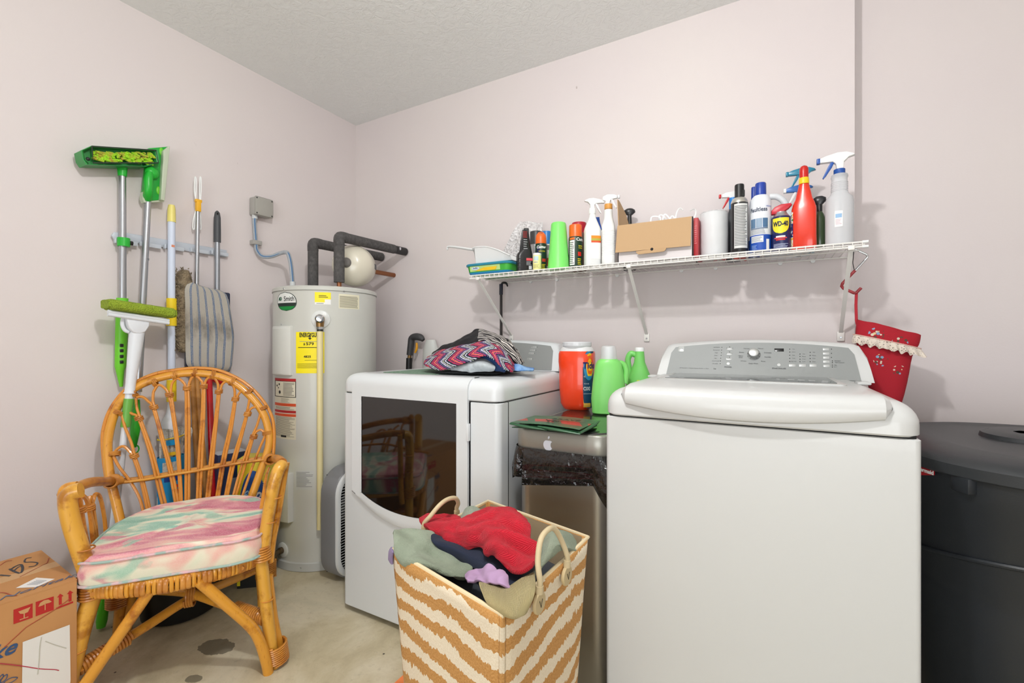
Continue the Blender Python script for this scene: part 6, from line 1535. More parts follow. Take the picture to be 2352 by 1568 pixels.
    tub('seat_back_rail', [(-.235, .41, .40), (0, .43, .395), (.235, .41, .40)], .013, RAT, 12, 4)
    for i in range(7): u = -.19+.38*i/6; tub('seat_slat', [(u, .42, .385), (u, .2, .37), (u, -.04, .372)], .007, RAT2, 8, 2)
    # legs
    g0 = (-.2, .0, .372); 
    flL = [(-.198, .0, .372), (-.222, -.005, .28), (-.245, -.01, .17), (-.262, -.012, .08), (-.275, -.012, 0)]
    tub('front_leg', flL, .0235, RATL, 16, 4); 
    frL = [(.240, .0, .40), (.250, .0, .30), (.262, -.003, .17), (.272, -.006, .08), (.283, -.004, 0)]
    tub('front_leg', frL, .0195, RATL, 16, 4)
    tub('front_leg_inner', [(.262, .03, .30), (.278, .028, .15), (.300, .022, .03), (.303, .02, .0)], .0145, RAT, 12, 4)
    tub('rear_leg', [(-.225, .41, .40), (-.245, .42, .25), (-.262, .43, .10), (-.268, .43, 0)], .022, RAT, 14, 4)
    tub('rear_leg', [(.215, .41, .40), (.225, .43, .25), (.232, .44, .10), (.235, .44, 0)], .022, RAT, 14, 4)
    tub('rear_leg_inner', [(-.19, .40, .38), (-.21, .405, .24), (-.232, .41, .08), (-.24, .41, 0)], .014, RAT, 12, 4)
    tub('rear_leg_inner', [(.175, .40, .38), (.19, .41, .24), (.205, .42, .08), (.208, .42, 0)], .014, RAT, 12, 4)
    # front braces: from under the rim down to each front leg
    f2 = lambda px, py, v: cpl(px, py, v)
    tub('front_brace', [(-.05, -.055, .36), (-.12, -.05, .25), (-.19, -.045, .14), (-.232, -.045, .07), (-.250, -.042, .0)], .0165, RAT, 14, 4)
    tub('front_brace', [(.075, -.06, .365), (.15, -.05, .265), (.215, -.04, .175), (.240, -.036, .12), (.258, -.034, .05), (.266, -.03, .0)], .0165, RAT, 14, 4)
    tub('side_brace', [(-.235, .10, .34), (-.252, .07, .22), (-.262, .035, .12), (-.268, .02, .04)], .013, RAT, 12, 4)
    # crossed stretchers between front and rear legs
    tub('stretcher', [(-.247, -.0, .135), (-.10, .13, .165), (.0, .22, .185), (.12, .33, .175), (.225, .43, .165)], .0155, RAT, 14, 4)
    tub('stretcher', [(.262, .0, .165), (.12, .12, .185), (.0, .215, .205), (-.12, .32, .19), (-.25, .42, .17)], .0155, RAT, 14, 4)
    bind('leg_binding', (.284, .006, .045), (.12, 0, -1), .038, .062, turns=9)
    bind('leg_binding', (-.268, .42, .15), (0, 0, -1), .036, .07, turns=9); bind('leg_binding', (.225, .43, .15), (0, 0, -1), .036, .07, turns=9)
    bind('leg_binding', (-.263, -.015, .105), (-.2, 0, -1), .030, .012, turns=2); bind('leg_binding', (.243, 0, .395), (.1, 0, -1), .026, .05, turns=6); bind('leg_binding', (-.203, 0, .365), (-.1, 0, -1), .030, .04, turns=5)
    bind('stretcher_binding', (-.19, .05, .147), (.75, .65, .14), .019, .13, turns=15); bind('stretcher_binding', (.205, .05, .173), (-.75, .65, .1), .019, .13, turns=15)
    bind('stretcher_binding', (.0, .218, .195), (1, 0, 0), .034, .03, turns=4)
    bind('arm_binding', (aL[0]+.0, aL[1]-.02, aL[2]+.004), (0, -1, .1), .0205, .05, turns=7); bind('arm_binding', (-.278, .06, .653), (.05, -1, 0), .0195, .04, turns=5)
    bind('arm_binding', (aR[0]-.005, aR[1]-.012, aR[2]), (.3, -1, 0), .0195, .045, turns=6)
    # nodes on the bamboo-like posts
    for p, r_ in (((-.218, -.012, .50), .0232), ((-.240, -.009, .20), .0242), ((.259, -.001, .235), .0202), ((.283, .0, .58), .0212), ((.270, -.0, .50), .0212)):
        W('pole_node', MB().tube([CL(p[0]+r_*cos(i*pi/9), p[1]+r_*sin(i*pi/9), p[2]) for i in range(18)], .0022, 6, closed=True), RAT2)
chair()
def cushion():
    m = bpy.data.materials.new('cushion_watercolour'); m.use_nodes = True; n, l = NT(m); b = n['Principled BSDF']; b.inputs['Roughness'].default_value = .9; b.inputs['Sheen Weight'].default_value = .2
    tc = n.new('ShaderNodeTexCoord').outputs['Object']
    st = mapping(n, l, tc, (4.0, 9.5, 6.0), (0, 0, .55))
    f = tnoise(n, l, st, 1.0, 2.5, .5, .6)
    c = ramp(n, l, f, [(.30, '#6fb09a'), (.41, '#9fcdb8'), (.455, '#e2e6cc'), (.50, '#ece3cc'), (.54, '#efbdae'), (.60, '#e08f9b'), (.67, '#c85c7a')])
    f2 = tnoise(n, l, mapping(n, l, tc, (6.5, 13, 8), (0, 0, .35), (3.1, 1.7, 0)), 1.0, 2.5, .5, .5)
    c = mixc(n, l, ramp(n, l, f2, [(.60, (0,0,0,1)), (.66, (.85,.85,.85,1))]), c, '#d2718a')
    f3 = tnoise(n, l, mapping(n, l, tc, (7, 12, 8), (0, 0, .5), (9.1, 4.7, 0)), 1.0, 2.5, .5, .5)
    c = mixc(n, l, ramp(n, l, f3, [(.60, (0,0,0,1)), (.66, (.8,.8,.8,1))]), c, '#8ec4ac')
    wv = tnoise(n, l, mapping(n, l, tc, (260, 260, 900)), 1, 2)
    l.new(mixc(n, l, ramp(n, l, wv, [(.4, (0,0,0,1)), (.8, (.35,.35,.35,1))]), c, '#f4efe4'), b.inputs['Base Color']); l.new(bumpn(n, l, wv, .3, .001), b.inputs['Normal'])
    g = thing('seat_cushion', 'thick pastel pink and mint cushion with piped edges on the rattan chair', 'cushion', tuple(CL(0, .19, .39)), math.atan2(CU_.y, CU_.x))
    def ring(s, w_, sag=0):
        r = []; N = 72
        for k in range(N):
            a = 2*pi*k/N; ca, sa = cos(a), sin(a); e = 7 if sa < 0 else 3.2
            u = .248*math.copysign(abs(ca)**(2/e), ca); v = .245*math.copysign(abs(sa)**(2/e), sa)
            u *= (1-.10*max(0, v/.245)); wob = .004*noise.noise(Vector((ca*3, sa*3, w_*20)))
            z = w_+.018*(u/.25)*0+.014*max(0, (v+.1))+(.014-.006*(u/.26)**2)
            r.append(CL(u*s+.006, .185+v*s-.004*(1-(u/.262)**2 if v < 0 else 0)*s, z+wob))
        return r
    prof = [(.001, .385), (.6, .380), (.93, .376), (.985, .384), (1.004, .40), (1.008, .425), (1.0, .448), (.985, .458), (.93, .470), (.75, .466), (.45, .469), (.001, .469)]
    obj('cover', MB().rings([ring(s, w_) for s, w_ in prof]), m, g, world=True)
    for s, w_ in ((1.002, .388), (1.0, .458)): obj('piping', MB().tube(ring(s, w_), .0042, 8, closed=True), mat('piping_teal', '#9fb7ae', .8, var=(18, '#e2b7bd', .45, .55)), g, world=True)
cushion()
# ================================================================ LAUNDRY HAMPER AND CLOTHES
def cloth(name, G, m, label=None, cat=None, k=6, wr=.004, ws=14, thick=.004, parent=None, ribs=None, seed=0, ridge=0, group=None):
    """G: rows of points; smooth interpolation both ways, wrinkled along its normal"""
    rows = [catmull(r, k) for r in G]; cols = list(zip(*rows)); P = [catmull(list(c), k) for c in cols]
    mb = MB(); mb.grid(P); bm = mb.bm; bm.normal_update(); bm.verts.ensure_lookup_table()
    for v in bm.verts:
        q = Vector(v.co)*ws+Vector((seed, seed*2, 0)); d = noise.noise(q)*wr+noise.noise(q*2.7)*wr*.45
        if ridge: d += ridge*(abs(noise.noise(q*1.3))*-2+.6)
        v.co += v.normal*d
    o = obj(name, mb, m, parent, world=bool(parent), auto=False)
    x = o.modifiers.new('thickness', 'SOLIDIFY'); x.thickness = thick; x.offset = 0
    x = o.modifiers.new('sub', 'SUBSURF'); x.levels = 1; x.render_levels = 1
    # uv from the grid
    me = o.data; uv = me.uv_layers.new(name='UVMap'); nr, nc = len(P), len(P[0])
    for lp in me.loops: i = lp.vertex_index; uv.data[lp.index].uv = ((i//nc)/(nr-1), (i % nc)/(nc-1))
    if label: tag(o, label, cat, group)
    return o
def fabric(name, col, scale=400, bump=.5, dist=.002, var=None, rough=.95, ribs=None):
    if name in MATS: return MATS[name]
    m = bpy.data.materials.new(name); m.use_nodes = True; n, l = NT(m); b = n['Principled BSDF']; b.inputs['Roughness'].default_value = rough; b.inputs['Sheen Weight'].default_value = .06
    tc = n.new('ShaderNodeTexCoord'); o_ = tc.outputs['Object']
    c = ramp(n, l, tnoise(n, l, o_, (var or (20,))[0], 4, .6), [(.4, col), (.7, var[1] if var else col)]); l.new(c, b.inputs['Base Color'])
    h = tnoise(n, l, o_, scale, 3, .7)
    if ribs:
        uv = n.new('ShaderNodeUVMap'); sx = n.new('ShaderNodeSeparateXYZ'); l.new(mapping(n, l, uv.outputs[0], (1, 1, 1), (0, 0, ribs[2] if len(ribs) > 2 else 0)), sx.inputs[0])
        zz = vmath(n, l, 'PINGPONG', vmath(n, l, 'MULTIPLY', sx.outputs['Y'], ribs[3] if len(ribs) > 3 else 5.0), .5)
        w_ = vmath(n, l, 'SINE', vmath(n, l, 'MULTIPLY', vmath(n, l, 'ADD', sx.outputs['X'], vmath(n, l, 'MULTIPLY', zz, ribs[1])), ribs[0]))
        h = vmath(n, l, 'ADD', vmath(n, l, 'MULTIPLY', w_, .6), vmath(n, l, 'MULTIPLY', h, .3)); dist = .004
    l.new(bumpn(n, l, h, bump, dist), b.inputs['Normal']); MATS[name] = m; return m
# hamper corners (rim at .60 m), floor-level square below
HC = [Vector((-.809, .843, 0)), Vector((-.430, .738, 0)), Vector((-.408, 1.150, 0)), Vector((-.787, 1.255, 0))]
HCEN = sum(HC, Vector())/4; HTOP = .60
def hamper():
    g = thing('laundry_hamper', 'square fabric laundry hamper with tan and cream zebra stripes, overfilled with laundry', 'laundry hamper', tuple(HCEN))
    W = lambda n_, mb, m_, par=None, **q: obj(n_, mb, m_, par or g, world=True, **q)
    m = bpy.data.materials.new('zebra_jute'); m.use_nodes = True; n, l = NT(m); b = n['Principled BSDF']; b.inputs['Roughness'].default_value = .9
    uv = n.new('ShaderNodeUVMap').outputs[0]; sx = n.new('ShaderNodeSeparateXYZ'); l.new(uv, sx.inputs[0])   # u: metres round, v: metres up
    big = tnoise(n, l, mapping(n, l, uv, (3.2, 5.0, 1)), 1, 2, .5); jag = tnoise(n, l, mapping(n, l, uv, (110, 9, 1)), 1, 2, .6); jag2 = tnoise(n, l, mapping(n, l, uv, (34, 12, 1), (0, 0, 0), (5, 3, 0)), 1, 3, .6)
    v = vmath(n, l, 'ADD', vmath(n, l, 'MULTIPLY', sx.outputs['Y'], 17.5), vmath(n, l, 'ADD', vmath(n, l, 'MULTIPLY', big, 1.8), vmath(n, l, 'ADD', vmath(n, l, 'MULTIPLY', jag, .42), vmath(n, l, 'MULTIPLY', jag2, .38))))
    s_ = vmath(n, l, 'GREATER_THAN', vmath(n, l, 'FRACT', v), .50)
    wv = n.new('ShaderNodeTexChecker'); l.new(mapping(n, l, uv, (420, 420, 1)), wv.inputs['Vector']); wv.inputs['Scale'].default_value = 1
    nz = tnoise(n, l, mapping(n, l, uv, (240, 240, 1)), 1, 3, .6)
    tan = ramp(n, l, nz, [(.35, '#b88242'), (.7, '#d3a061')]); cream = ramp(n, l, nz, [(.35, '#e6d6bb'), (.7, '#f2e6d0')])
    l.new(mixc(n, l, s_, cream, tan), b.inputs['Base Color']); l.new(bumpn(n, l, vmath(n, l, 'ADD', nz, vmath(n, l, 'MULTIPLY', wv.outputs['Fac'], .4)), .5, .0015), b.inputs['Normal'])
    INS = mat('hamper_lining', '#b7a180', .9, bump=(200, .4, .001))
    def corner(i, z, off=0, s=None):
        s = (.80+.20*z/HTOP) if s is None else s
        return HCEN+(HC[i]-HCEN)*s+Vector((0, 0, z))-(HC[i]-HCEN).normalized()*off
    mb = MB(); bm = mb.bm; uvl = bm.loops.layers.uv.new('UVMap'); ul = 0; NZ, NS = 24, 16
    sag = {0: .0, 1: .0, 2: .0, 3: .0}
    for i in range(4):
        j = (i+1) % 4; w_ = (HC[j]-HC[i]).length; V = []
        for a in range(NS+1):
            s = a/NS; col = []
            for k in range(NZ+1):
                z = HTOP*k/NZ; p = corner(i, z).lerp(corner(j, z), s); nn = (HC[j]-HC[i]).cross(Vector((0, 0, 1))).normalized()
                bulge = .014*math.sin(pi*s)*math.sin(pi*min(1, z/HTOP+.1))+.004*noise.noise(Vector((s*4, z*5, i)))*math.sin(pi*s)
                r_ = .012; e = min(s, 1-s)*w_
                if e < r_: bulge -= (r_-math.sqrt(max(0, r_*r_-(r_-e)**2)))*.7
                col.append((bm.verts.new(p+nn*bulge), (ul+s*w_, z)))
            V.append(col)
        for a in range(NS):
            for k in range(NZ):
                q = [V[a][k], V[a+1][k], V[a+1][k+1], V[a][k+1]]; fc = bm.faces.new([x[0] for x in q])
                for lp, x in zip(fc.loops, q): lp[uvl].uv = x[1]
        ul += w_+ (.0)
    bmesh.ops.remove_doubles(bm, verts=bm.verts, dist=.0006)
    body = W('fabric_wall', mb, m); x = body.modifiers.new('t', 'SOLIDIFY'); x.thickness = .006; x.offset = -1
    mb = MB(); mb.rings([[corner(i, z, .012) for i in range(4)] for z in (HTOP-.001, .03)], False, True); W('lining', mb, INS, smooth=False)
    rimp = []
    for i in range(4):
        for a in range(10): rimp.append(corner(i, HTOP, .002).lerp(corner((i+1) % 4, HTOP, .002), a/10))
    W('rim_piping', MB().tube(rimp, .0048, 8, closed=True), mat('hamper_cream', '#e4d2ac', .85))
    # handles with round tabs
    HB = mat('handle_beige', '#cdbb95', .6)
    def handle(i, s0, s1, up, lean, nm_lab):
        j = (i+1) % 4; nn = (HC[j]-HC[i]).cross(Vector((0, 0, 1))).normalized()
        a, c = corner(i, HTOP-.004).lerp(corner(j, HTOP-.004), s0)+nn*.012, corner(i, HTOP-.004).lerp(corner(j, HTOP-.004), s1)+nn*.012
        up = Vector((0, 0, up)); mid = (a+c)/2
        pts = [a, a+Vector((0, 0, .02))+nn*.004, a*.93+c*.07+up*.6+nn*lean*.5, mid*.5+a*.5+up*.95+nn*lean, mid+up*1.05+nn*lean, mid*.5+c*.5+up*.95+nn*lean, c*.93+a*.07+up*.6+nn*lean*.5, c+Vector((0, 0, .02))+nn*.004, c]
        h = W('handle', MB().tube(pts, .0062, 12, sm=5), HB)
        for p in (a, c):
            q = p+Vector((0, 0, -.022)); ang = math.atan2(nn.y, nn.x)+pi/2
            Mt = T(*(q+nn*.002)) @ RZ(ang) @ RXm(pi/2)
            d = W('handle_tab', MB().lathe([(.021, -.004), (.0225, -.002), (.0225, .002), (.021, .004), (.001, .0045)], M=Mt, n=28), mat('tab_beige', '#c4b086', .6), h)
            mb = MB(); mb.tube([Mt @ Vector((-.006, .007, .0046)), Mt @ Vector((0, -.008, .0046)), Mt @ Vector((.006, .007, .0046))], .0011, 6); W('tab_mark', mb, mat('mark_dark', '#4a4232', .6), h)
            W('strap_end', MB().tube([q+Vector((0, 0, .02))+nn*.003, q+Vector((0, 0, .036))+nn*.003], .0085, 12), HB, h)
    handle(1, .28, .60, .098, -.012, '')
    handle(3, .34, .68, .068, -.02, '')
hamper()
def hp(px, py, t): return tuple(at(px, py, t))
def laundry():
    # fill under the garments so nothing is hollow
    RD = fabric('red_towel', '#d6152f', 260, .7, .003, (9, '#c5122a'), ribs=(210, 0.35, .3, 6.0)); SG = fabric('sage_terry', '#9da893', 300, 1.0, .004, (14, '#8a9580')); NV = fabric('navy_cloth', '#1b2338', 500, .3)
    LI = fabric('lilac_cloth', '#b392b6', 500, .3); CRM = fabric('cream_knit', '#e9d69a', 200, .9, .003, ribs=(420, 0, 0, 1)); SGL = fabric('sage_terry_light', '#a3ad9b', 300, 1.0, .004)
    # sage towel on the left, draping over the rim
    G = [[hp(903, 1225, 1.15), hp(925, 1215, 1.17), (hp(955, 1214, 1.18)), hp(990, 1226, 1.19), hp(1010, 1245, 1.18)],
         [hp(904, 1245, 1.12), hp(935, 1243, 1.13), hp(970, 1245, 1.14), hp(1010, 1262, 1.15), hp(1050, 1285, 1.14)],
         [hp(908, 1272, 1.105), hp(940, 1272, 1.10), hp(985, 1280, 1.12), hp(1030, 1295, 1.10), hp(1080, 1302, 1.10)],
         [hp(925, 1288, 1.09), hp(960, 1290, 1.06), hp(1000, 1302, 1.06), hp(1040, 1315, 1.06), hp(1085, 1310, 1.08)],
         [hp(950, 1295, 1.09), hp(975, 1300, 1.07), hp(1010, 1312, 1.06), hp(1050, 1328, 1.05), hp(1080, 1330, 1.06)]]
    cloth('sage_towel', G, SG, 'sage green terry towel bulging over the hamper\'s left corner', 'towel', 6, .005, 14, .012, ridge=.010)
    G = [[hp(1062, 1185, 1.36), hp(1072, 1168, 1.38), hp(1088, 1163, 1.38), hp(1104, 1172, 1.36)], [hp(1056, 1200, 1.30), hp(1072, 1180, 1.31), hp(1095, 1178, 1.31), hp(1115, 1190, 1.30)], [hp(1050, 1225, 1.27), hp(1075, 1210, 1.25), hp(1100, 1205, 1.25), hp(1125, 1215, 1.25)]]
    cloth('hand_towel', G, SGL, 'pale sage towel peeking up behind the red towel', 'towel', 6, .003, 25, .008)
    G = [[hp(1240, 1290, 1.04), hp(1248, 1250, 1.10), hp(1262, 1225, 1.13), hp(1285, 1219, 1.15), hp(1308, 1226, 1.17), hp(1320, 1245, 1.185)],
         [hp(1228, 1310, 1.01), hp(1252, 1270, 1.05), hp(1268, 1245, 1.07), hp(1288, 1240, 1.09), hp(1306, 1246, 1.12), hp(1322, 1262, 1.14)],
         [hp(1215, 1325, .99), hp(1240, 1308, 1.0), hp(1262, 1285, 1.03), hp(1282, 1268, 1.05), hp(1300, 1262, 1.09), hp(1322, 1268, 1.13)]]
    cloth('bath_towel', G, SG, 'sage green towel behind the beige handle at the hamper\'s right side', 'towel', 6, .003, 25, .010, seed=4, ridge=.003)
    # navy garment
    G = [[hp(985, 1222, 1.19), hp(1020, 1235, 1.18), hp(1060, 1245, 1.16), hp(1110, 1255, 1.13), hp(1160, 1262, 1.09), hp(1200, 1280, 1.05)],
         [hp(990, 1240, 1.15), hp(1030, 1252, 1.135), hp(1072, 1268, 1.11), hp(1118, 1285, 1.07), hp(1160, 1300, 1.04), hp(1200, 1310, 1.01)],
         [hp(1005, 1256, 1.14), hp(1045, 1270, 1.12), hp(1090, 1288, 1.08), hp(1130, 1310, 1.03), hp(1160, 1330, 1.0), hp(1195, 1335, .98)],
         [hp(1030, 1270, 1.14), hp(1062, 1290, 1.11), hp(1100, 1310, 1.06), hp(1138, 1330, 1.0), hp(1165, 1345, .97), hp(1190, 1350, .955)]]
    cloth('navy_garment', G, NV, 'dark navy garment lying below the red towel in the hamper', 'clothing', 6, .003, 14, .006)
    # red towel
    G = [[hp(962, 1188, 1.33), hp(1000, 1186, 1.34), hp(1045, 1190, 1.33), hp(1082, 1180, 1.30), hp(1120, 1172, 1.28), hp(1163, 1165, 1.27), hp(1190, 1185, 1.25)],
         [hp(965, 1203, 1.29), hp(1000, 1198, 1.28), hp(1045, 1200, 1.26), hp(1085, 1196, 1.22), hp(1125, 1182, 1.21), hp(1175, 1185, 1.20), hp(1208, 1208, 1.18)],
         [hp(972, 1212, 1.25), hp(1005, 1212, 1.23), hp(1050, 1216, 1.19), hp(1092, 1215, 1.15), hp(1128, 1205, 1.13), hp(1180, 1215, 1.12), hp(1222, 1238, 1.10)],
         [hp(986, 1220, 1.22), hp(1020, 1228, 1.19), hp(1062, 1236, 1.15), hp(1105, 1238, 1.10), hp(1142, 1232, 1.08), hp(1190, 1248, 1.06), hp(1236, 1262, 1.05)],
         [hp(998, 1226, 1.21), hp(1030, 1240, 1.17), hp(1072, 1250, 1.13), hp(1120, 1262, 1.07), hp(1152, 1265, 1.03), hp(1195, 1285, 1.005), hp(1236, 1285, 1.0)],
         [hp(1020, 1238, 1.20), hp(1050, 1247, 1.16), hp(1090, 1258, 1.11), hp(1128, 1268, 1.06), hp(1155, 1295, 1.0), hp(1192, 1316, .965), hp(1226, 1308, .96)]]
    cloth('red_towel', G, RD, 'bright red ribbed towel heaped on top of the laundry hamper', 'towel', 7, .006, 13, .010, ridge=.017)
    G = [[hp(1082, 1198, 1.185), hp(1100, 1182, 1.20), hp(1125, 1178, 1.19), hp(1143, 1188, 1.17)], [hp(1080, 1206, 1.17), hp(1100, 1192, 1.17), hp(1125, 1190, 1.16), hp(1140, 1198, 1.15)], [hp(1082, 1212, 1.16), hp(1105, 1206, 1.15), hp(1128, 1204, 1.14), hp(1140, 1206, 1.14)]]
    # lilac
    G = [[hp(1066, 1318, 1.05), hp(1078, 1308, 1.06), hp(1100, 1310, 1.04), hp(1120, 1300, 1.01), hp(1140, 1303, .99), hp(1155, 1318, .975)],
         [hp(1070, 1330, 1.02), hp(1085, 1322, 1.02), hp(1105, 1322, 1.0), hp(1125, 1318, .975), hp(1148, 1322, .955), hp(1168, 1335, .945)],
         [hp(1075, 1338, 1.0), hp(1090, 1336, .99), hp(1112, 1340, .965), hp(1132, 1342, .945), hp(1154, 1346, .93), hp(1175, 1350, .925)]]
    cloth('lilac_cloth', G, LI, 'crumpled lilac cloth between the navy garment and the hamper rim', 'clothing', 6, .006, 22, .006, ridge=.010)
    # cream knit draped over the near corner
    G = [[hp(1100, 1336, .968), hp(1130, 1345, .955), hp(1162, 1350, .945), hp(1195, 1330, .965), hp(1228, 1316, .985)],
         [hp(1104, 1352, .925), hp(1135, 1360, .905), hp(1165, 1368, .888), hp(1200, 1350, .900), hp(1230, 1338, .915)],
         [hp(1112, 1372, .896), hp(1142, 1382, .872), hp(1172, 1395, .850), hp(1202, 1378, .862), hp(1228, 1362, .885)],
         [hp(1126, 1392, .884), hp(1152, 1404, .858), hp(1178, 1412, .838), hp(1198, 1402, .848), hp(1216, 1390, .866)],
         [hp(1140, 1402, .882), hp(1162, 1413, .856), hp(1184, 1418, .838), hp(1196, 1415, .842), hp(1206, 1408, .856)]]
    cloth('cream_knit', G, CRM, 'cream knitted cloth hanging over the near corner of the hamper', 'clothing', 6, .002, 20, .006)
    # small striped edge at left rim
    G = [[hp(900, 1255, 1.14), hp(894, 1265, 1.15), hp(893, 1285, 1.155)], [hp(902, 1262, 1.12), hp(897, 1275, 1.13), hp(898, 1294, 1.135)], [hp(904, 1268, 1.11), hp(902, 1280, 1.12), hp(902, 1296, 1.125)]]
    cloth('violet_cloth', G, fabric('violet_navy', '#8f7fa6', 300, .3), 'violet cloth with a navy edge poking out left of the hamper rim', 'clothing', 5, .001, 20, .005)
    # inner fill: darker laundry under the rest
    rows = []
    for i in range(7):
        r = []
        for j in range(7):
            a = HC[0].lerp(HC[1], j/6).lerp(HC[3].lerp(HC[2], j/6), i/6); a = HCEN+(a-HCEN)*.9
            e = min(i, 6-i, j, 6-j)/3; r.append((a.x, a.y, .50+.085*min(1, e)))
        rows.append(r)
    cloth('laundry_pile', rows, fabric('dark_laundry', '#3a3e44', 300, .4), 'dark clothes filling the bottom of the hamper below the towels', 'laundry', 4, .012, 10, .006, ridge=.01)
laundry()
# ---------- clothes heap on the dryer
def heap():
    DZ = .988
    dp = lambda px, py, Y: tuple(onY(px, py, Y))
    m = bpy.data.materials.new('zigzag_knit'); m.use_nodes = True; n, l = NT(m); b = n['Principled BSDF']; b.inputs['Roughness'].default_value = .95
    uv = n.new('ShaderNodeUVMap').outputs[0]; sx = n.new('ShaderNodeSeparateXYZ'); l.new(uv, sx.inputs[0])
    zz = vmath(n, l, 'PINGPONG', vmath(n, l, 'MULTIPLY', sx.outputs['Y'], 3.2), .5)
    v = vmath(n, l, 'ADD', vmath(n, l, 'ADD', vmath(n, l, 'MULTIPLY', sx.outputs['X'], 5.2), vmath(n, l, 'MULTIPLY', zz, 1.0)), vmath(n, l, 'MULTIPLY', tnoise(n, l, mapping(n, l, uv, (60, 60, 1)), 1, 2), .12))
    c = ramp(n, l, vmath(n, l, 'FRACT', v), [(0, '#1c2134'), (.07, '#c02f62'), (.15, '#24283f'), (.20, '#cc4658'), (.28, '#dc7d66'), (.33, '#2a2f4a'), (.38, '#c23a78'), (.46, '#1c2134'), (.53, '#6b5b94'), (.58, '#2f3d4a'), (.66, '#c9c3dc'), (.73, '#3a4752'), (.78, '#dfe3c8'), (.82, '#27303f'), (.90, '#e2e0ee'), (.95, '#30404c')], 'CONSTANT')
    l.new(c, b.inputs['Base Color']); l.new(bumpn(n, l, tnoise(n, l, mapping(n, l, uv, (140, 90, 1)), 1, 3), .9, .003), b.inputs['Normal'])
    mp = bpy.data.materials.new('black_scroll_print'); mp.use_nodes = True; n, l = NT(mp); b = n['Principled BSDF']; b.inputs['Roughness'].default_value = .85
    uv = n.new('ShaderNodeUVMap').outputs[0]; w_ = n.new('ShaderNodeTexWave'); w_.wave_type = 'RINGS'; w_.inputs['Scale'].default_value = 1.6; w_.inputs['Distortion'].default_value = 9; w_.inputs['Detail'].default_value = 1; w_.inputs['Detail Scale'].default_value = 1.6
    l.new(mapping(n, l, uv, (3.2, 3.2, 1)), w_.inputs['Vector']); mk = tnoise(n, l, mapping(n, l, uv, (5, 5, 1)), 1, 2)
    sx = n.new('ShaderNodeSeparateXYZ'); l.new(uv, sx.inputs[0])
    f = vmath(n, l, 'MULTIPLY', vmath(n, l, 'MULTIPLY', vmath(n, l, 'GREATER_THAN', w_.outputs['Fac'], .70), vmath(n, l, 'GREATER_THAN', mk, .34)), vmath(n, l, 'GREATER_THAN', sx.outputs['X'], .50))
    l.new(mixc(n, l, f, '#17161a', '#d8d2cc'), b.inputs['Base Color'])
    HG = fabric('heather_grey', '#b9c0c4', 400, .4, .002, (60, '#a5acb0')); DN = fabric('denim_blue', '#2c4f86', 400, .4, .002, (30, '#1f3a6b')); CH = fabric('charcoal_cloth', '#2b2f33', 300, .4); TD = fabric('tie_dye_blue', '#2d67b0', 300, .3, .002, (18, '#9cc3e8'))
    BK_ = fabric('black_jersey', '#19181b', 300, .3)
    def slabcloth(name, top, bot, mtl, lab, cat, **k):
        cloth(name, top, mtl, lab, cat, **k)
    Yf, Yb = 1.50, 1.78
    # charcoal flat garment at the bottom
    G = [[(-1.17, 1.46, DZ+.002), (-1.10, 1.445, DZ+.006), (-1.0, 1.45, DZ+.006), (-.90, 1.50, DZ+.005)], [(-1.17, 1.6, DZ+.006), (-1.10, 1.6, DZ+.012), (-1.0, 1.6, DZ+.012), (-.90, 1.6, DZ+.006)], [(-1.17, 1.75, DZ+.005), (-1.10, 1.78, DZ+.01), (-1.0, 1.77, DZ+.01), (-.90, 1.7, DZ+.005)]]
    cloth('charcoal_garment', G, CH, 'thin charcoal garment at the bottom of the clothes heap on the dryer', 'clothing', 6, .002, 20, .006)
    def bag(name, prof, mtl, lab, cat, **k):
        """prof: list of (px_left..px_right) rows from the front bottom edge, over the top, to the back"""
        return cloth(name, prof, mtl, lab, cat, **k)
    # heather grey tee: low folded wedge
    G = [[dp(1035, 850, 1.45), dp(1060, 852, 1.44), dp(1085, 854, 1.44), dp(1110, 854, 1.44), dp(1135, 852, 1.46)],
         [dp(1033, 842, 1.46), dp(1060, 838, 1.44), dp(1085, 834, 1.43), dp(1112, 836, 1.43), dp(1138, 843, 1.46)],
         [dp(1040, 836, 1.50), dp(1065, 830, 1.49), dp(1090, 824, 1.49), dp(1112, 823, 1.49), dp(1132, 830, 1.50)],
         [dp(1045, 835, 1.58), dp(1070, 829, 1.58), dp(1095, 823, 1.58), dp(1115, 822, 1.58), dp(1130, 828, 1.58)],
         [dp(1045, 848, 1.66), dp(1070, 848, 1.66), dp(1095, 848, 1.66), dp(1115, 848, 1.66), dp(1130, 848, 1.66)]]
    cloth('grey_shirt', G, HG, 'light heather grey shirt bundled under the zigzag sweater on the dryer', 'clothing', 6, .004, 20, .006, ridge=.005)
    G = [[dp(1085, 832, 1.50), dp(1105, 838, 1.49), dp(1125, 846, 1.49), dp(1140, 852, 1.49), dp(1160, 852, 1.50)],
         [dp(1090, 818, 1.49), dp(1110, 814, 1.48), dp(1130, 824, 1.47), dp(1148, 836, 1.47), dp(1165, 844, 1.49)],
         [dp(1095, 808, 1.53), dp(1115, 806, 1.53), dp(1135, 814, 1.53), dp(1152, 826, 1.53), dp(1168, 838, 1.53)],
         [dp(1095, 806, 1.62), dp(1115, 804, 1.62), dp(1135, 812, 1.62), dp(1152, 824, 1.62), dp(1168, 836, 1.62)]]
    cloth('blue_garment', G, DN, 'denim-blue garment folded inside the heap on the dryer', 'clothing', 6, .005, 22, .006, ridge=.006)
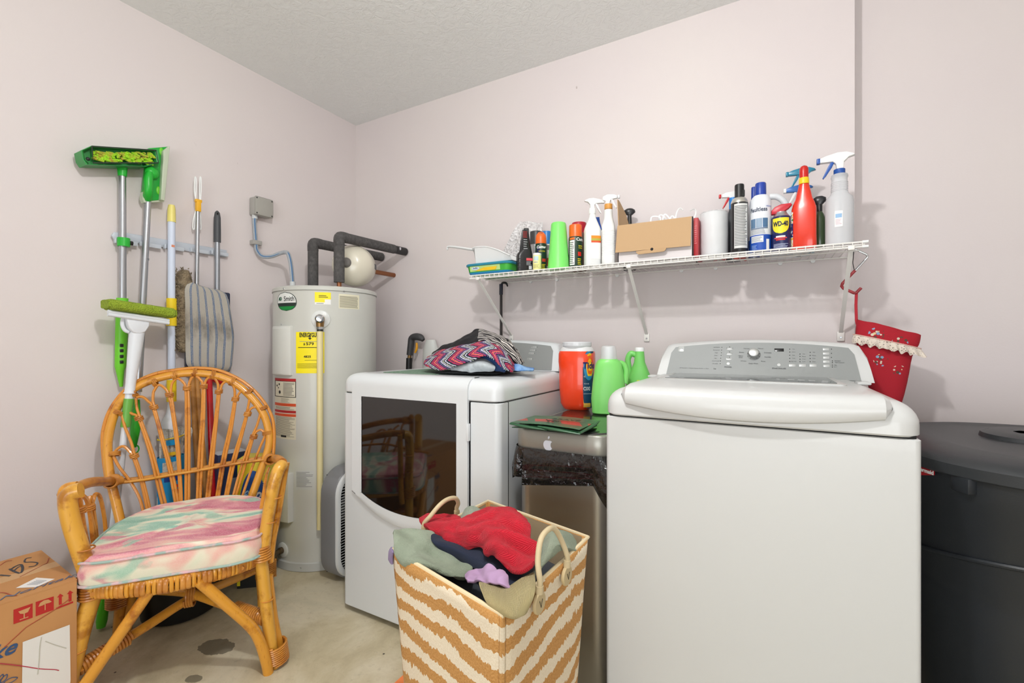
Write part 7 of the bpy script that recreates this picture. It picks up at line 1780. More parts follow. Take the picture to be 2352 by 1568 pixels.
    # zigzag sweater
    G = [[dp(978, 838, 1.47), dp(1000, 849, 1.44), dp(1022, 848, 1.43), dp(1050, 839, 1.42), dp(1080, 830, 1.42), dp(1110, 816, 1.43), dp(1135, 826, 1.44), dp(1155, 846, 1.45), dp(1178, 853, 1.48)],
         [dp(973, 836, 1.52), dp(995, 826, 1.49), dp(1020, 820, 1.48), dp(1050, 812, 1.47), dp(1080, 806, 1.47), dp(1112, 798, 1.47), dp(1140, 806, 1.47), dp(1162, 828, 1.48), dp(1182, 850, 1.50)],
         [dp(978, 826, 1.57), dp(1000, 814, 1.56), dp(1025, 806, 1.55), dp(1052, 798, 1.55), dp(1085, 792, 1.54), dp(1115, 786, 1.54), dp(1142, 796, 1.53), dp(1166, 818, 1.52), dp(1180, 844, 1.52)],
         [dp(985, 820, 1.64), dp(1005, 808, 1.63), dp(1030, 800, 1.62), dp(1058, 793, 1.62), dp(1090, 787, 1.62), dp(1118, 783, 1.62), dp(1146, 794, 1.60), dp(1170, 815, 1.58), dp(1184, 840, 1.56)],
         [dp(995, 830, 1.70), dp(1010, 825, 1.70), dp(1035, 815, 1.70), dp(1060, 805, 1.70), dp(1090, 800, 1.70), dp(1118, 797, 1.70), dp(1146, 805, 1.68), dp(1170, 825, 1.65), dp(1186, 845, 1.60)]]
    cloth('zigzag_sweater', G, m, 'multicoloured zigzag-knit sweater folded over the heap on the dryer', 'sweater', 6, .003, 24, .008, ridge=.003)
    # black garment with white scroll print on top
    G = [[dp(994, 820, 1.60), dp(1015, 808, 1.585), dp(1040, 798, 1.575), dp(1070, 792, 1.57), dp(1100, 784, 1.56), dp(1125, 786, 1.55), dp(1150, 802, 1.54), dp(1175, 822, 1.535), dp(1192, 838, 1.55)],
         [dp(992, 816, 1.64), dp(1012, 800, 1.62), dp(1038, 790, 1.61), dp(1065, 780, 1.60), dp(1098, 774, 1.59), dp(1130, 776, 1.58), dp(1158, 792, 1.57), dp(1184, 816, 1.565), dp(1199, 836, 1.57)],
         [dp(996, 812, 1.68), dp(1018, 797, 1.67), dp(1045, 786, 1.66), dp(1075, 770, 1.65), dp(1100, 761, 1.64), dp(1135, 768, 1.63), dp(1165, 784, 1.62), dp(1188, 808, 1.61), dp(1202, 832, 1.60)],
         [dp(1000, 812, 1.74), dp(1022, 798, 1.74), dp(1050, 788, 1.73), dp(1078, 770, 1.72), dp(1102, 760, 1.71), dp(1135, 768, 1.70), dp(1165, 784, 1.69), dp(1186, 806, 1.67), dp(1200, 834, 1.65)],
         [dp(1005, 830, 1.78), dp(1025, 825, 1.78), dp(1050, 815, 1.78), dp(1078, 805, 1.78), dp(1102, 800, 1.78), dp(1135, 803, 1.77), dp(1165, 815, 1.76), dp(1186, 828, 1.74), dp(1198, 845, 1.70)]]
    cloth('black_print_garment', G, mp, 'black garment with white scroll print on top of the heap on the dryer', 'clothing', 6, .005, 20, .008, ridge=.006)
    G = [[dp(1078, 775, 1.60), dp(1082, 764, 1.60), dp(1095, 760, 1.60), dp(1115, 764, 1.60), dp(1122, 775, 1.60)], [dp(1076, 780, 1.585), dp(1084, 772, 1.57), dp(1096, 770, 1.57), dp(1112, 772, 1.57), dp(1122, 784, 1.58)], [dp(1078, 783, 1.60), dp(1086, 781, 1.585), dp(1098, 779, 1.58), dp(1112, 781, 1.585), dp(1118, 786, 1.60)]]
    # tie dye
    G = [[dp(1172, 846, 1.53), dp(1185, 852, 1.52), dp(1205, 852, 1.54), dp(1226, 851, 1.58)], [dp(1176, 836, 1.54), dp(1190, 838, 1.54), dp(1208, 845, 1.56), dp(1227, 847, 1.60)], [dp(1180, 834, 1.60), dp(1195, 838, 1.60), dp(1212, 844, 1.62), dp(1227, 846, 1.64)]]
    cloth('tie_dye_garment', G, TD, 'blue tie-dye garment trailing from the right of the heap on the dryer', 'clothing', 6, .003, 24, .006)
    # green mat
    o = obj('green_mat', MB().grid([[(-1.42+.28*i/8, 1.43+.30*j/6-.05*(i/8), DZ-.004+.0025*(1+noise.noise(Vector((i, j, 0))))) for i in range(9)] for j in range(7)]), fabric('green_mesh', '#5f7f68', 90, 1, .004, (120, '#86a08c')), solid=.003)
    tag(o, 'flat grey-green patterned cloth on the dryer top left of the clothes heap', 'cloth')
heap()
# ================================================================ TRASH CAN, BOTTLES, BAG
def trashcan():
    X0, X1, Y0, Y1, TOP = -.742, -.406, 1.335, 1.93, .828
    g = thing('trash_can', 'tall stainless steel trash can with a black lid and an overhanging black liner', 'trash can', ((X0+X1)/2, (Y0+Y1)/2, 0))
    W = lambda n_, mb, m_, par=None, **q: obj(n_, mb, m_, par or g, world=True, **q)
    ST = bpy.data.materials.new('brushed_stainless'); ST.use_nodes = True; n, l = NT(ST); b = n['Principled BSDF']
    tc = n.new('ShaderNodeTexCoord').outputs['Object']; b.inputs['Metallic'].default_value = 1; b.inputs['Base Color'].default_value = srgb('#c2c0bc'); b.inputs['Roughness'].default_value = .33; b.inputs['Anisotropic'].default_value = .5
    l.new(bumpn(n, l, tnoise(n, l, mapping(n, l, tc, (3, 3, 500)), 1, 2), .08, .001), b.inputs['Normal'])
    mb = MB(); slab(mb, X0+.012, X1-.012, Y0+.012, Y1-.012, [(.03, 0), (.035, -.002), (TOP-.065, 0)], .05, 10); W('body', mb, ST)
    mb = MB(); slab(mb, X0+.006, X1-.006, Y0+.006, Y1-.006, [(.0, 0), (.032, 0), (.036, .004)], .05, 10); W('base', mb, BLACKP)
    RM = mat('rim_warm_grey', '#a3a198', .35, .5)
    mb = MB(); slab(mb, X0, X1, Y0, Y1, [(TOP-.066, .002), (TOP-.062, 0), (TOP-.006, 0), (TOP-.001, .003), (TOP, .008)], .055, 10); W('rim', mb, RM)
    mb = MB(); slab(mb, X0+.016, X1-.016, Y0+.020, Y1-.016, [(TOP+.0003, 0), (TOP+.003, .003), (TOP+.004, .01)], .045, 10); W('lid', mb, mat('lid_black', '#2b2e2b', .14, coat=.3))
    # liner: flared crumpled skirt
    rs = []; NK = 120
    for i in range(14):
        v = i/13; r = []
        base = rrect(X0-.001, X1+.001, Y0-.001, Y1+.001, .055, 0, 29)
        for k, p in enumerate(base):
            c = Vector(((X0+X1)/2, (Y0+Y1)/2, 0)); q = Vector((p[0], p[1], 0)); L = math.atan2(q.y-c.y, q.x-c.x)
            sp_ = q.x*24+q.y*24+1.5*noise.noise(Vector((q.x*5, q.y*5, 4))); tri = abs((sp_/1.0) % 2-1)
            fold = noise.noise(Vector((q.x*13, q.y*13, 5)))*.022+(tri-.5)*.075+noise.noise(Vector((q.x*50, q.y*50, v*3)))*.004
            out = (q-c).normalized()*(.004+v*.022+fold*min(1, v*1.8)*.9+.010*math.sin(v*pi))
            drop = .118+.075*noise.noise(Vector((q.x*6, q.y*6, 9)))+.035*noise.noise(Vector((q.x*15, q.y*15, 2)))+(tri-.5)*.035
            qq = q+out
            if qq.x > -.4005: qq.x = -.4005
            if qq.x < -.782: qq.x = -.782
            r.append((qq.x, qq.y, TOP-.060-drop*v))
        rs.append(r)
    mb = MB(); mb.rings(rs, False, False)
    W('liner', mb, mat('liner_black', '#151414', .14, coat=.6, bump=(15, 1, .025)))
    # fruit-shaped white sticker with a bite and a leaf
    c = onY(1259, 1021, Y0-.001); s_ = .0155
    pts = []
    for a in range(0, 360, 8):
        t = R(a); x = cos(t)*(1.0+.10*sin(t)); z = sin(t)*1.02
        if sin(t) > .8: z -= .16*(1-abs(cos(t))/.6)
        if sin(t) < -.8: z += .12*(1-abs(cos(t))/.6)
        if x > .80 and -.45 < z < .62: x = .80-.30*math.sqrt(max(0, 1-((z-.1)/.55)**2))
        pts.append((c.x+x*s_*1.08, c.z-.002+z*s_*1.12))
    m = mat('sticker_white', '#e9edf6', .4)
    mb = MB(); mb.prism(pts, Y0-.0013, Y0-.0003); st = W('sticker', mb, m, smooth=False)
    lf = []
    for a in range(0, 181, 15): lf.append((c.x+.0005+.0035*sin(R(a))+.0012*(a/180)*4*.5, c.z+.0175+.0115*(a/180)))
    for a in range(180, -1, -15): lf.append((c.x+.0005-.0028*sin(R(a))+.0012*(a/180)*4*.5+.0003, c.z+.0175+.0115*(a/180)))
    mb = MB(); mb.prism(lf[:-1], Y0-.0013, Y0-.0003); W('sticker_leaf', mb, m, st, smooth=False)
    return TOP+.0045
CT = trashcan()
def detergents():
    # orange tub
    Y = 1.80; X = onZ(1325, 948, CT).x; t = 1.93
    z0 = CT; p = at(1325, 900, 1.93); X, Y = p.x, p.y
    k = 1.93/FPX; zz = lambda y: CAMH+(HYP-y)*k-z0
    g = thing('detergent_tub', 'large orange laundry detergent tub with a white lid and a round bullseye label', 'bottle', (X, Y, z0), face(X, Y, -.30))
    r = 42*k*.99; OR = mat('tub_orange', '#f4441c', .25, coat=.4)
    d = .80
    obj('tub', MB().loft([(0, r*.66, r*.60*d, 2.6), (.006, r*.74, r*.70*d, 2.6), (zz(925), r*.88, r*.85*d, 2.6), (zz(890), r*.955, r*.93*d, 2.6), (zz(860), r*.965, r*.95*d, 2.6), (zz(846), r*.96, r*.95*d, 2.6), (zz(830), r*1.0, r*d, 2.6), (zz(812), r*.99, r*.97*d, 2.6), (zz(806), r*.95, r*.93*d, 2.5)], n=48), OR, g)
    obj('shoulder', MB().loft([(zz(807), r*.955, r*.93*d, 2.5), (zz(801), r*.90, r*.9*d, 2.3), (zz(796), r*.80, r*.85*d, 2.1)], n=48), mat('shoulder_white', '#dcdcdc', .35), g)
    obj('lid', MB().lathe([(r*.76, zz(798)), (r*.78, zz(795)), (r*.80, zz(794)), (r*.80, zz(787)), (r*.76, zz(785)), (.001, zz(784.5))], n=48), mat('lid_clear_white', '#d5d7da', .25), g)
    # label on the right flank, following the superellipse
    def flank(a0, a1, z0_, z1_, m, nm, e=.0006, shape=None):
        P = []
        nz = 16
        for i in range(nz+1):
            z = z0_+(z1_-z0_)*i/nz; row = []
            rr = r*(.965+.02*math.sin((z-z0_)/(z1_-z0_)*6))+.001+e
            lo, hi = a0, a1
            if shape: lo, hi = shape(i/nz, a0, a1)
            for j in range(15):
                th_ = lo+(hi-lo)*j/14; ca, sa = cos(th_), sin(th_)
                row.append(((rr)*math.copysign(abs(ca)**(2/2.6), ca), (rr*d)*math.copysign(abs(sa)**(2/2.6), sa), z))
            P.append(row)
        return obj(nm, MB().grid(P), m, g)
    A = lambda x: R(x)
    a0, a1 = A(-62), A(-8); ov = lambda v, lo, hi: ((lo+hi)/2-(hi-lo)/2*math.sqrt(max(.02, 1-(2*v-1)**2))**.8, (lo+hi)/2+(hi-lo)/2*math.sqrt(max(.02, 1-(2*v-1)**2))**.8)
    flank(a0, a1, zz(932), zz(806), mat('label_deep_blue', '#173f5c', .4), 'label', .0006, lambda v, lo, hi: (lo+(hi-lo)*(.30*(1-math.sqrt(max(0, 1-(2*v-1)**4)))), hi))
    flank(A(-60), A(-14), zz(870), zz(806), mat('label_burst_blue', '#2b86b5', .4), 'burst', .0012, ov)
    flank(A(-50), A(-16), zz(864), zz(810), mat('bull_yellow', '#f6c51f', .4), 'bullseye_ring', .0018, ov); flank(A(-47), A(-19), zz(859), zz(815), mat('bull_orange', '#ee6a24', .4), 'bullseye', .0024, ov); flank(A(-43), A(-23), zz(852), zz(822), mat('bull_yellow', '#f6c51f', .4), 'bullseye_core', .0030, ov)
    def ftext(s_, size, ang, z, m, e, **kw):
        mb = textmesh(s_, size, .00015, **kw)
        for v in mb.bm.verts:
            th_ = ang+v.co.x/(r*.93); ca, sa = cos(th_), sin(th_); rr = r*.985+e
            v.co = Vector((rr*math.copysign(abs(ca)**(2/2.6), ca), rr*d*math.copysign(abs(sa)**(2/2.6), sa), z+v.co.y))
        return obj('lettering', mb, m, g, smooth=False, flip=False)
    ftext('Tide', .036, A(-38), zz(838), mat('tide_blue', '#1d2f8a', .4), .0045, bold=.0010, shear=.1); ftext('OXI', .020, A(-47), zz(889), WHITE, .0025, bold=.0008); ftext('POWER', .0075, A(-48), zz(878), WHITE, .0025); ftext('45', .010, A(-56), zz(862), WHITE, .0025)
    flank(A(-60), A(-12), zz(900.5), zz(899.5), WHITE, 'rule', .002); flank(A(-60), A(-30), zz(930), zz(912), mat('label_gold2', '#c49a3a', .45), 'gold_patch', .0012)
    # light green bottle with clear cap
    p = at(1398, 900, 1.80); X, Y = p.x, p.y; k = 1.80/FPX; zz = lambda y: CAMH+(HYP-y)*k-z0
    LG = mat('detergent_green', '#86dd72', .35, sss=.1)
    X = min(X, -.478); 
    g = thing('detergent_bottle', 'light green detergent bottle with a clear measuring cap, beside the orange tub', 'bottle', (X, Y, z0), face(X, Y))
    # widths in pixels taken from the silhouette: body 1352-1445
    r = .066; dd = .68; off = -.008
    obj('bottle', MB().loft([(0, r*.90, r*.8*dd, 3), (.006, r*.98, r*dd, 3), (zz(915), r*1.03, r*dd, 3), (zz(880), r*.95, r*.95*dd, 2.8), (zz(850), r*.84, r*.9*dd, 2.6), (zz(835), r*.76, r*.86*dd, 2.5), (zz(828), r*.66, r*.8*dd, 2.3), (zz(824), r*.5, r*.7*dd, 2)], n=44), LG, g)
    obj('cap', MB().lathe([(.029, zz(829)), (.0325, zz(826)), (.030, zz(805)), (.026, zz(795)), (.022, zz(793.5)), (.001, zz(793))], n=36), mat('cap_clear', '#eef1f2', .1, alpha=.42), g)
    obj('spout', MB().lathe([(.018, zz(828)), (.018, zz(800)), (.015, zz(797))], n=28), mat('spout_white', '#e9eaee', .4), g)
    obj('handle', MB().tube([(r*.55, 0, zz(832)), (r*.85, .006, zz(836)), (r*1.02, .006, zz(852)), (r*.95, 0, zz(880))], [.010, .011, .011, .012], 14, sm=4), LG, g)
    # second green bottle behind
    p = at(1436, 860, 1.93); X, Y = p.x, min(p.y, 1.885); k = 1.93/FPX; zz = lambda y: CAMH+(HYP-y)*k-z0
    X = -.452
    g = thing('detergent_bottle', 'green detergent bottle with a side handle and white cap, behind the clear-capped one', 'bottle', (X, Y+.0, z0), face(X, Y, -.1))
    GB = mat('detergent_green2', '#7ad069', .35, sss=.1)
    obj('bottle', MB().loft([(0, .052, .034, 3), (.006, .056, .038, 3), (zz(900), .058, .038, 3), (zz(870), .050, .035, 2.8), (zz(850), .036, .028, 2.4), (zz(830), .022, .022, 2), (zz(804), .0175, .0175, 2)], n=36), GB, g)
    obj('handle', MB().tube([(-.014, 0, zz(815)), (-.034, 0, zz(811)), (-.046, 0, zz(823)), (-.044, 0, zz(842)), (-.040, 0, zz(866))], [.011, .0125, .012, .013, .015], 14, sm=4), GB, g)
    obj('cap', MB().lathe([(.0185, zz(806)), (.0185, zz(799)), (.017, zz(797.5)), (.001, zz(797))], n=28), WHITEP, g)
    obj('label', cylpatch(.058, -.1, 1.0, zz(900), zz(868), 12, -.008), mat('label_yellow3', '#e9e02c', .4), g); 
detergents()
def shopbag():
    z = CT+.001
    g = thing('reusable_bag', 'folded dark green reusable bag with a red stripe print, on the trash can lid', 'bag', tuple(onZ(1272, 975, z)))
    W = lambda n_, mb, m_, par=None, **q: obj(n_, mb, m_, par or g, world=True, **q)
    c = [onZ(1172, 972, z+.012), onZ(1332, 992, z+.012), onZ(1376, 966, z+.02), onZ(1228, 954, z+.02)]
    c[0] = onZ(1171, 970, z+.02); 
    m = bpy.data.materials.new('bag_print'); m.use_nodes = True; n, l = NT(m); b = n['Principled BSDF']; b.inputs['Roughness'].default_value = .35
    uv = n.new('ShaderNodeUVMap').outputs[0]; sx = n.new('ShaderNodeSeparateXYZ'); l.new(uv, sx.inputs[0])
    q = vmath(n, l, 'ADD', sx.outputs['Y'], vmath(n, l, 'MULTIPLY', tnoise(n, l, uv, 7, 2), .12))
    band = vmath(n, l, 'MULTIPLY', vmath(n, l, 'GREATER_THAN', q, .30), vmath(n, l, 'LESS_THAN', q, .62))
    gap = vmath(n, l, 'LESS_THAN', vmath(n, l, 'FRACT', vmath(n, l, 'ADD', vmath(n, l, 'MULTIPLY', sx.outputs['X'], 2.6), sx.outputs['Y'])), .72)
    l.new(mixc(n, l, vmath(n, l, 'MULTIPLY', band, gap), '#3f6548', '#b0443a'), b.inputs['Base Color'])
    def layer(dz0, dz1, s, mt, nm, dx=0):
        G = []
        for i in range(5):
            r_ = []
            for j in range(7):
                p = c[0].lerp(c[1], j/6).lerp(c[3].lerp(c[2], j/6), i/4); p = Vector((p.x+dx, p.y, 0))
                cc = (c[0]+c[1]+c[2]+c[3])/4; p = Vector((cc.x+(p.x-cc.x)*s, cc.y+(p.y-cc.y)*s, z+dz0+(dz1-dz0)*math.sin(pi*j/6)*.5+dz0*0+(.004 if j in (0, 6) else .010)*0))
                r_.append(tuple(p))
            G.append(r_)
        return cloth(nm, G, mt, k=5, wr=.0015, ws=14, thick=.003, parent=g)
    GR = mat('bag_green', '#2f5a3c', .3)
    layer(.004, .010, .97, GR, 'under_fold'); layer(.011, .018, .93, GR, 'middle_fold', .004)
    layer(.019, .028, 1.0, m, 'printed_panel')
    # folded front edges: long loops of material
    for s0, s1, dz in ((0, .55, .008), (.42, 1, .006)):
        a, b_ = c[0].lerp(c[1], s0), c[0].lerp(c[1], s1)
        W('folded_edge', MB().tube([(a.x, a.y+.004, z+.016), (a.x*.5+b_.x*.5, a.y*.5+b_.y*.5-.002, z+.012), (b_.x, b_.y+.003, z+dz)], [.006, .009, .005], 10, sm=5, flat=.55), GR)
    a = c[1]; W('folded_edge', MB().tube([(a.x, a.y, z+.010), (c[1].x*.4+c[2].x*.6, c[1].y*.4+c[2].y*.6, z+.014), (c[2].x, c[2].y, z+.02)], [.006, .010, .004], 10, sm=5, flat=.55), GR)
    p = onZ(1300, 964, z+.03); W('lettering', textmesh('BRAVE', .030, .0003, T(p.x, p.y, z+.0305) @ RZ(.06), bold=.0004, xs=1.1), mat('print_dark_green', '#1e3527', .5), smooth=False, flip=False)
    p = onZ(1268, 966, z+.03); mb = MB(); rnd = random.Random(3)
    for i in range(14): mb.sphere((p.x+rnd.uniform(-.022, .022), p.y+rnd.uniform(-.010, .010), z+.030), .0035, 8, sc=(1.2, .8, .4))
    W('printed_figure', mb, mat('print_umber', '#3a2a1c', .5))
shopbag()
# ================================================================ BOX FAN
def fan():
    g = thing('box_fan', 'grey box fan with a white grille standing between the water heater and the dryer', 'fan', (-1.755, 1.68, 0))
    W = lambda n_, mb, m_, par=None, **q: obj(n_, mb, m_, par or g, world=True, **q)
    X0, X1 = -1.812, -1.700; Y0, Y1, Z0, Z1 = 1.425, 1.945, .006, .522
    def sq(x, i, r=.11): return [(x, y, z) for y, z, _ in rrect(Y0+i, Y1-i, Z0+i, Z1-i, r-i*.5, 0, 10)]
    mb = MB(); mb.rings([sq(X0, .010), sq(X0+.006, 0), sq(X1-.022, 0), sq(X1-.016, .004)], False, False); mb.rings([sq(X0+.002, .03), sq(X0, .010)], False, False)
    W('housing', mb, mat('fan_grey', '#7c7d80', .4), solid=.003)
    mb = MB(); mb.rings([sq(X1-.020, .003), sq(X1-.004, .006), sq(X1, .012), sq(X1, .022), sq(X1-.006, .026)], False, False); W('front_frame', mb, mat('fan_white', '#dcdfe0', .4))
    W('rear_panel', MB().box((X0+.004, Y0+.03, Z0+.03), (X0+.01, Y1-.03, Z1-.03)), mat('fan_dark', '#1a1b1c', .6))
    mb = MB(); z = Z0+.045
    c_ = (Y0+Y1)/2
    def half(z):
        r = .09; zc0, zc1 = Z0+.024+r, Z1-.024-r; 
        if z < zc0: return (c_-Y0-.024-r)+math.sqrt(max(0, r*r-(zc0-z)**2))
        if z > zc1: return (c_-Y0-.024-r)+math.sqrt(max(0, r*r-(z-zc1)**2))
        return c_-Y0-.024
    z = Z0+.032
    while z < Z1-.028:
        h = half(z); mb.tube([(X1-.004, c_-h, z), (X1-.004, c_+h, z)], .0017, 6); z += .0125
    W('grille_bars', mb, mat('fan_white', '#dcdfe0', .4))
    mb = MB()
    for i in range(9):
        y = Y0+.06+i*.05; h = .44/2; mb.box((X1-.014, y-.0015, Z0+.05), (X1-.006, y+.0015, Z1-.05))
    W('grille_ribs', mb, mat('fan_white', '#dcdfe0', .4))
    bl = W('hub', MB().lathe([(.045, 0), (.045, .03), (.03, .04)], M=T(X0+.03, c_, (Z0+Z1)/2) @ RYm(pi/2), n=28), mat('fan_mid', '#8f9193', .4))
    for i in range(5):
        Mx = T(X0+.045, c_, (Z0+Z1)/2) @ RXm(2*pi*i/5) @ RYm(0)
        mb = MB(); mb.grid([[Mx @ Vector((.02*(v/4-.5)*2, (v/4-.5)*(.05+.10*u/5), .04+.17*u/5)) for v in range(5)] for u in range(6)]); W('blade', mb, mat('fan_mid', '#8f9193', .4), solid=.003)
    W('screw', MB().lathe([(.005, 0), (.004, .002)], M=T(X1, Y0+.022, .20) @ RYm(pi/2), n=10), STEEL)
fan()
# ================================================================ STOCKING-SHAPED PEG BAG ON ITS BENT HOOK
def pegbag():
    Yh = 2.02
    P = lambda px, py, Y=Yh: onY(px, py, Y)
    g = thing('bent_hook', 'bent metal hook with red-coated lower half hanging from the shelf\'s right end', 'hook', tuple(P(1960, 590)))
    W = lambda n_, mb, m_, par=None, **q: obj(n_, mb, m_, par or g, world=True, **q)
    top = P(1962, 566)
    W('metal_arm', MB().tube([(top.x, Yh+.03, SHZ-.008), tuple(P(1966, 572)), tuple(P(1990, 584)), tuple(P(1993, 588)), tuple(P(1991, 593)), tuple(P(1963, 623))], .0042, 10, sm=1), CHROME)
    W('red_sleeve', MB().tube([tuple(P(1964, 621)), tuple(P(1935, 651)), tuple(P(1933, 657)), tuple(P(1937, 662)), tuple(P(1962, 673)), tuple(P(1966, 673)), tuple(P(1978, 661))], .0052, 10, sm=1), mat('sleeve_red', '#a3343a', .4))
    W('tie_wire', MB().tube([tuple(P(1961, 568)), tuple(P(1960, 590)), tuple(P(1959, 605)), tuple(P(1963, 622))], .0012, 6, sm=4), INK)
    RF = bpy.data.materials.new('red_floral'); RF.use_nodes = True; n, l = NT(RF); b = n['Principled BSDF']; b.inputs['Roughness'].default_value = .85
    tc = n.new('ShaderNodeTexCoord').outputs['Object']
    ck = n.new('ShaderNodeTexChecker'); ck.inputs['Scale'].default_value = 420; l.new(tc, ck.inputs['Vector']); ck.inputs['Color1'].default_value = srgb('#c0182a'); ck.inputs['Color2'].default_value = srgb('#8f1020')
    v = n.new('ShaderNodeTexVoronoi'); v.inputs['Scale'].default_value = 13; l.new(tc, v.inputs['Vector'])
    v2 = n.new('ShaderNodeTexVoronoi'); v2.inputs['Scale'].default_value = 85; l.new(tc, v2.inputs['Vector'])
    fl = vmath(n, l, 'MULTIPLY', vmath(n, l, 'LESS_THAN', v.outputs['Distance'], .30), vmath(n, l, 'LESS_THAN', v2.outputs['Distance'], .42))
    sp_ = n.new('ShaderNodeSeparateColor'); l.new(v2.outputs['Color'], sp_.inputs[0])
    fc = ramp(n, l, sp_.outputs[0], [(0, '#86a3bf'), (.3, '#d9c795'), (.5, '#5b4136'), (.8, '#d8cbb8')], 'CONSTANT')
    l.new(mixc(n, l, fl, ck.outputs['Color'], fc), b.inputs['Base Color'])
    g = thing('peg_bag', 'red floral cloth bag with a white lace frill, hanging by a loop beside the washer', 'bag', tuple(P(2040, 905)))
    W('hanging_loop', MB().tube([tuple(P(1967, 673)), tuple(P(1966, 700)), tuple(P(1967, 735)), tuple(P(1969, 745))], .0045, 8, flat=.5), mat('loop_red', '#b01c2c', .7), g)
    # body: rows from the opening to the bottom, front and back sides
    L = [(1967, 733), (1963, 770), (1965, 778), (1968, 800), (1984, 850), (1998, 900), (2010, 960)]
    Rr = [(2116, 770), (2113, 788), (2108, 797), (2094, 815), (2090, 850), (2078, 905), (2060, 960)]
    rows = []
    for (lx, ly), (rx, ry) in zip(L, Rr):
        a, c = P(lx, ly), P(rx, ry); ring = []
        for k in range(28):
            t = 2*pi*k/28; u = (1-cos(t))/2; q = a.lerp(c, u); th_ = .034*abs(sin(t))**.8*(1 if sin(t) > 0 else -1)
            ring.append((q.x, q.y-th_+.004*noise.noise(Vector((u*6, ly*.02, k*.1))), q.z+.004*noise.noise(Vector((u*5, ly*.03, 7)))))
        rows.append(ring)
    mb = MB(); mb.rings(rows, False, True)
    W('cloth_body', mb, RF, g, sub=1)
    LC = bpy.data.materials.new('lace'); LC.use_nodes = True; n, l = NT(LC); b = n['Principled BSDF']; b.inputs['Roughness'].default_value = .9
    tc = n.new('ShaderNodeTexCoord').outputs['Object']; v = n.new('ShaderNodeTexVoronoi'); v.inputs['Scale'].default_value = 130; v.feature = 'DISTANCE_TO_EDGE'; l.new(tc, v.inputs['Vector'])
    b.inputs['Base Color'].default_value = srgb('#ddd2c4'); l.new(ramp(n, l, v.outputs['Distance'], [(.20, (1,1,1,1)), (.34, (.35,.35,.35,1))]), b.inputs['Alpha'])
    rows = []
    for s_ in range(6):
        v_ = s_/5; row = []
        for k in range(64):
            u = k/63; a, c = P(1962, 768), P(2112, 800); q = a.lerp(c, -.02+u*1.04); 
            out = -.038*math.sin(pi*min(1, max(0, u)))**.5-v_*.010-v_*.008*math.sin(u*46)
            row.append((q.x+v_*(u-.3)*.016, q.y+out, q.z-v_*(.030+.003*math.sin(u*60))+.003*math.sin(u*46)*v_))
        rows.append(row)
    W('lace_frill', MB().grid(rows), LC, g)
    row = rows[0]; W('frill_seam', MB().tube(row, .0022, 6), mat('seam_rose', '#d9b3a8', .8), g)
    a = [P(*p, Yh+.01) for p in ((2010, 752), (2047, 752), (2046, 775), (2012, 768))]
    mb = MB(); mb._add([tuple(p) for p in a]+[(p.x, p.y+.002, p.z) for p in a], [(0, 1, 2, 3), (7, 6, 5, 4), (0, 4, 5, 1), (1, 5, 6, 2)]); W('plastic_insert', mb, mat('insert_clear', '#d4dde4', .25, alpha=.8), g, smooth=False)
pegbag()
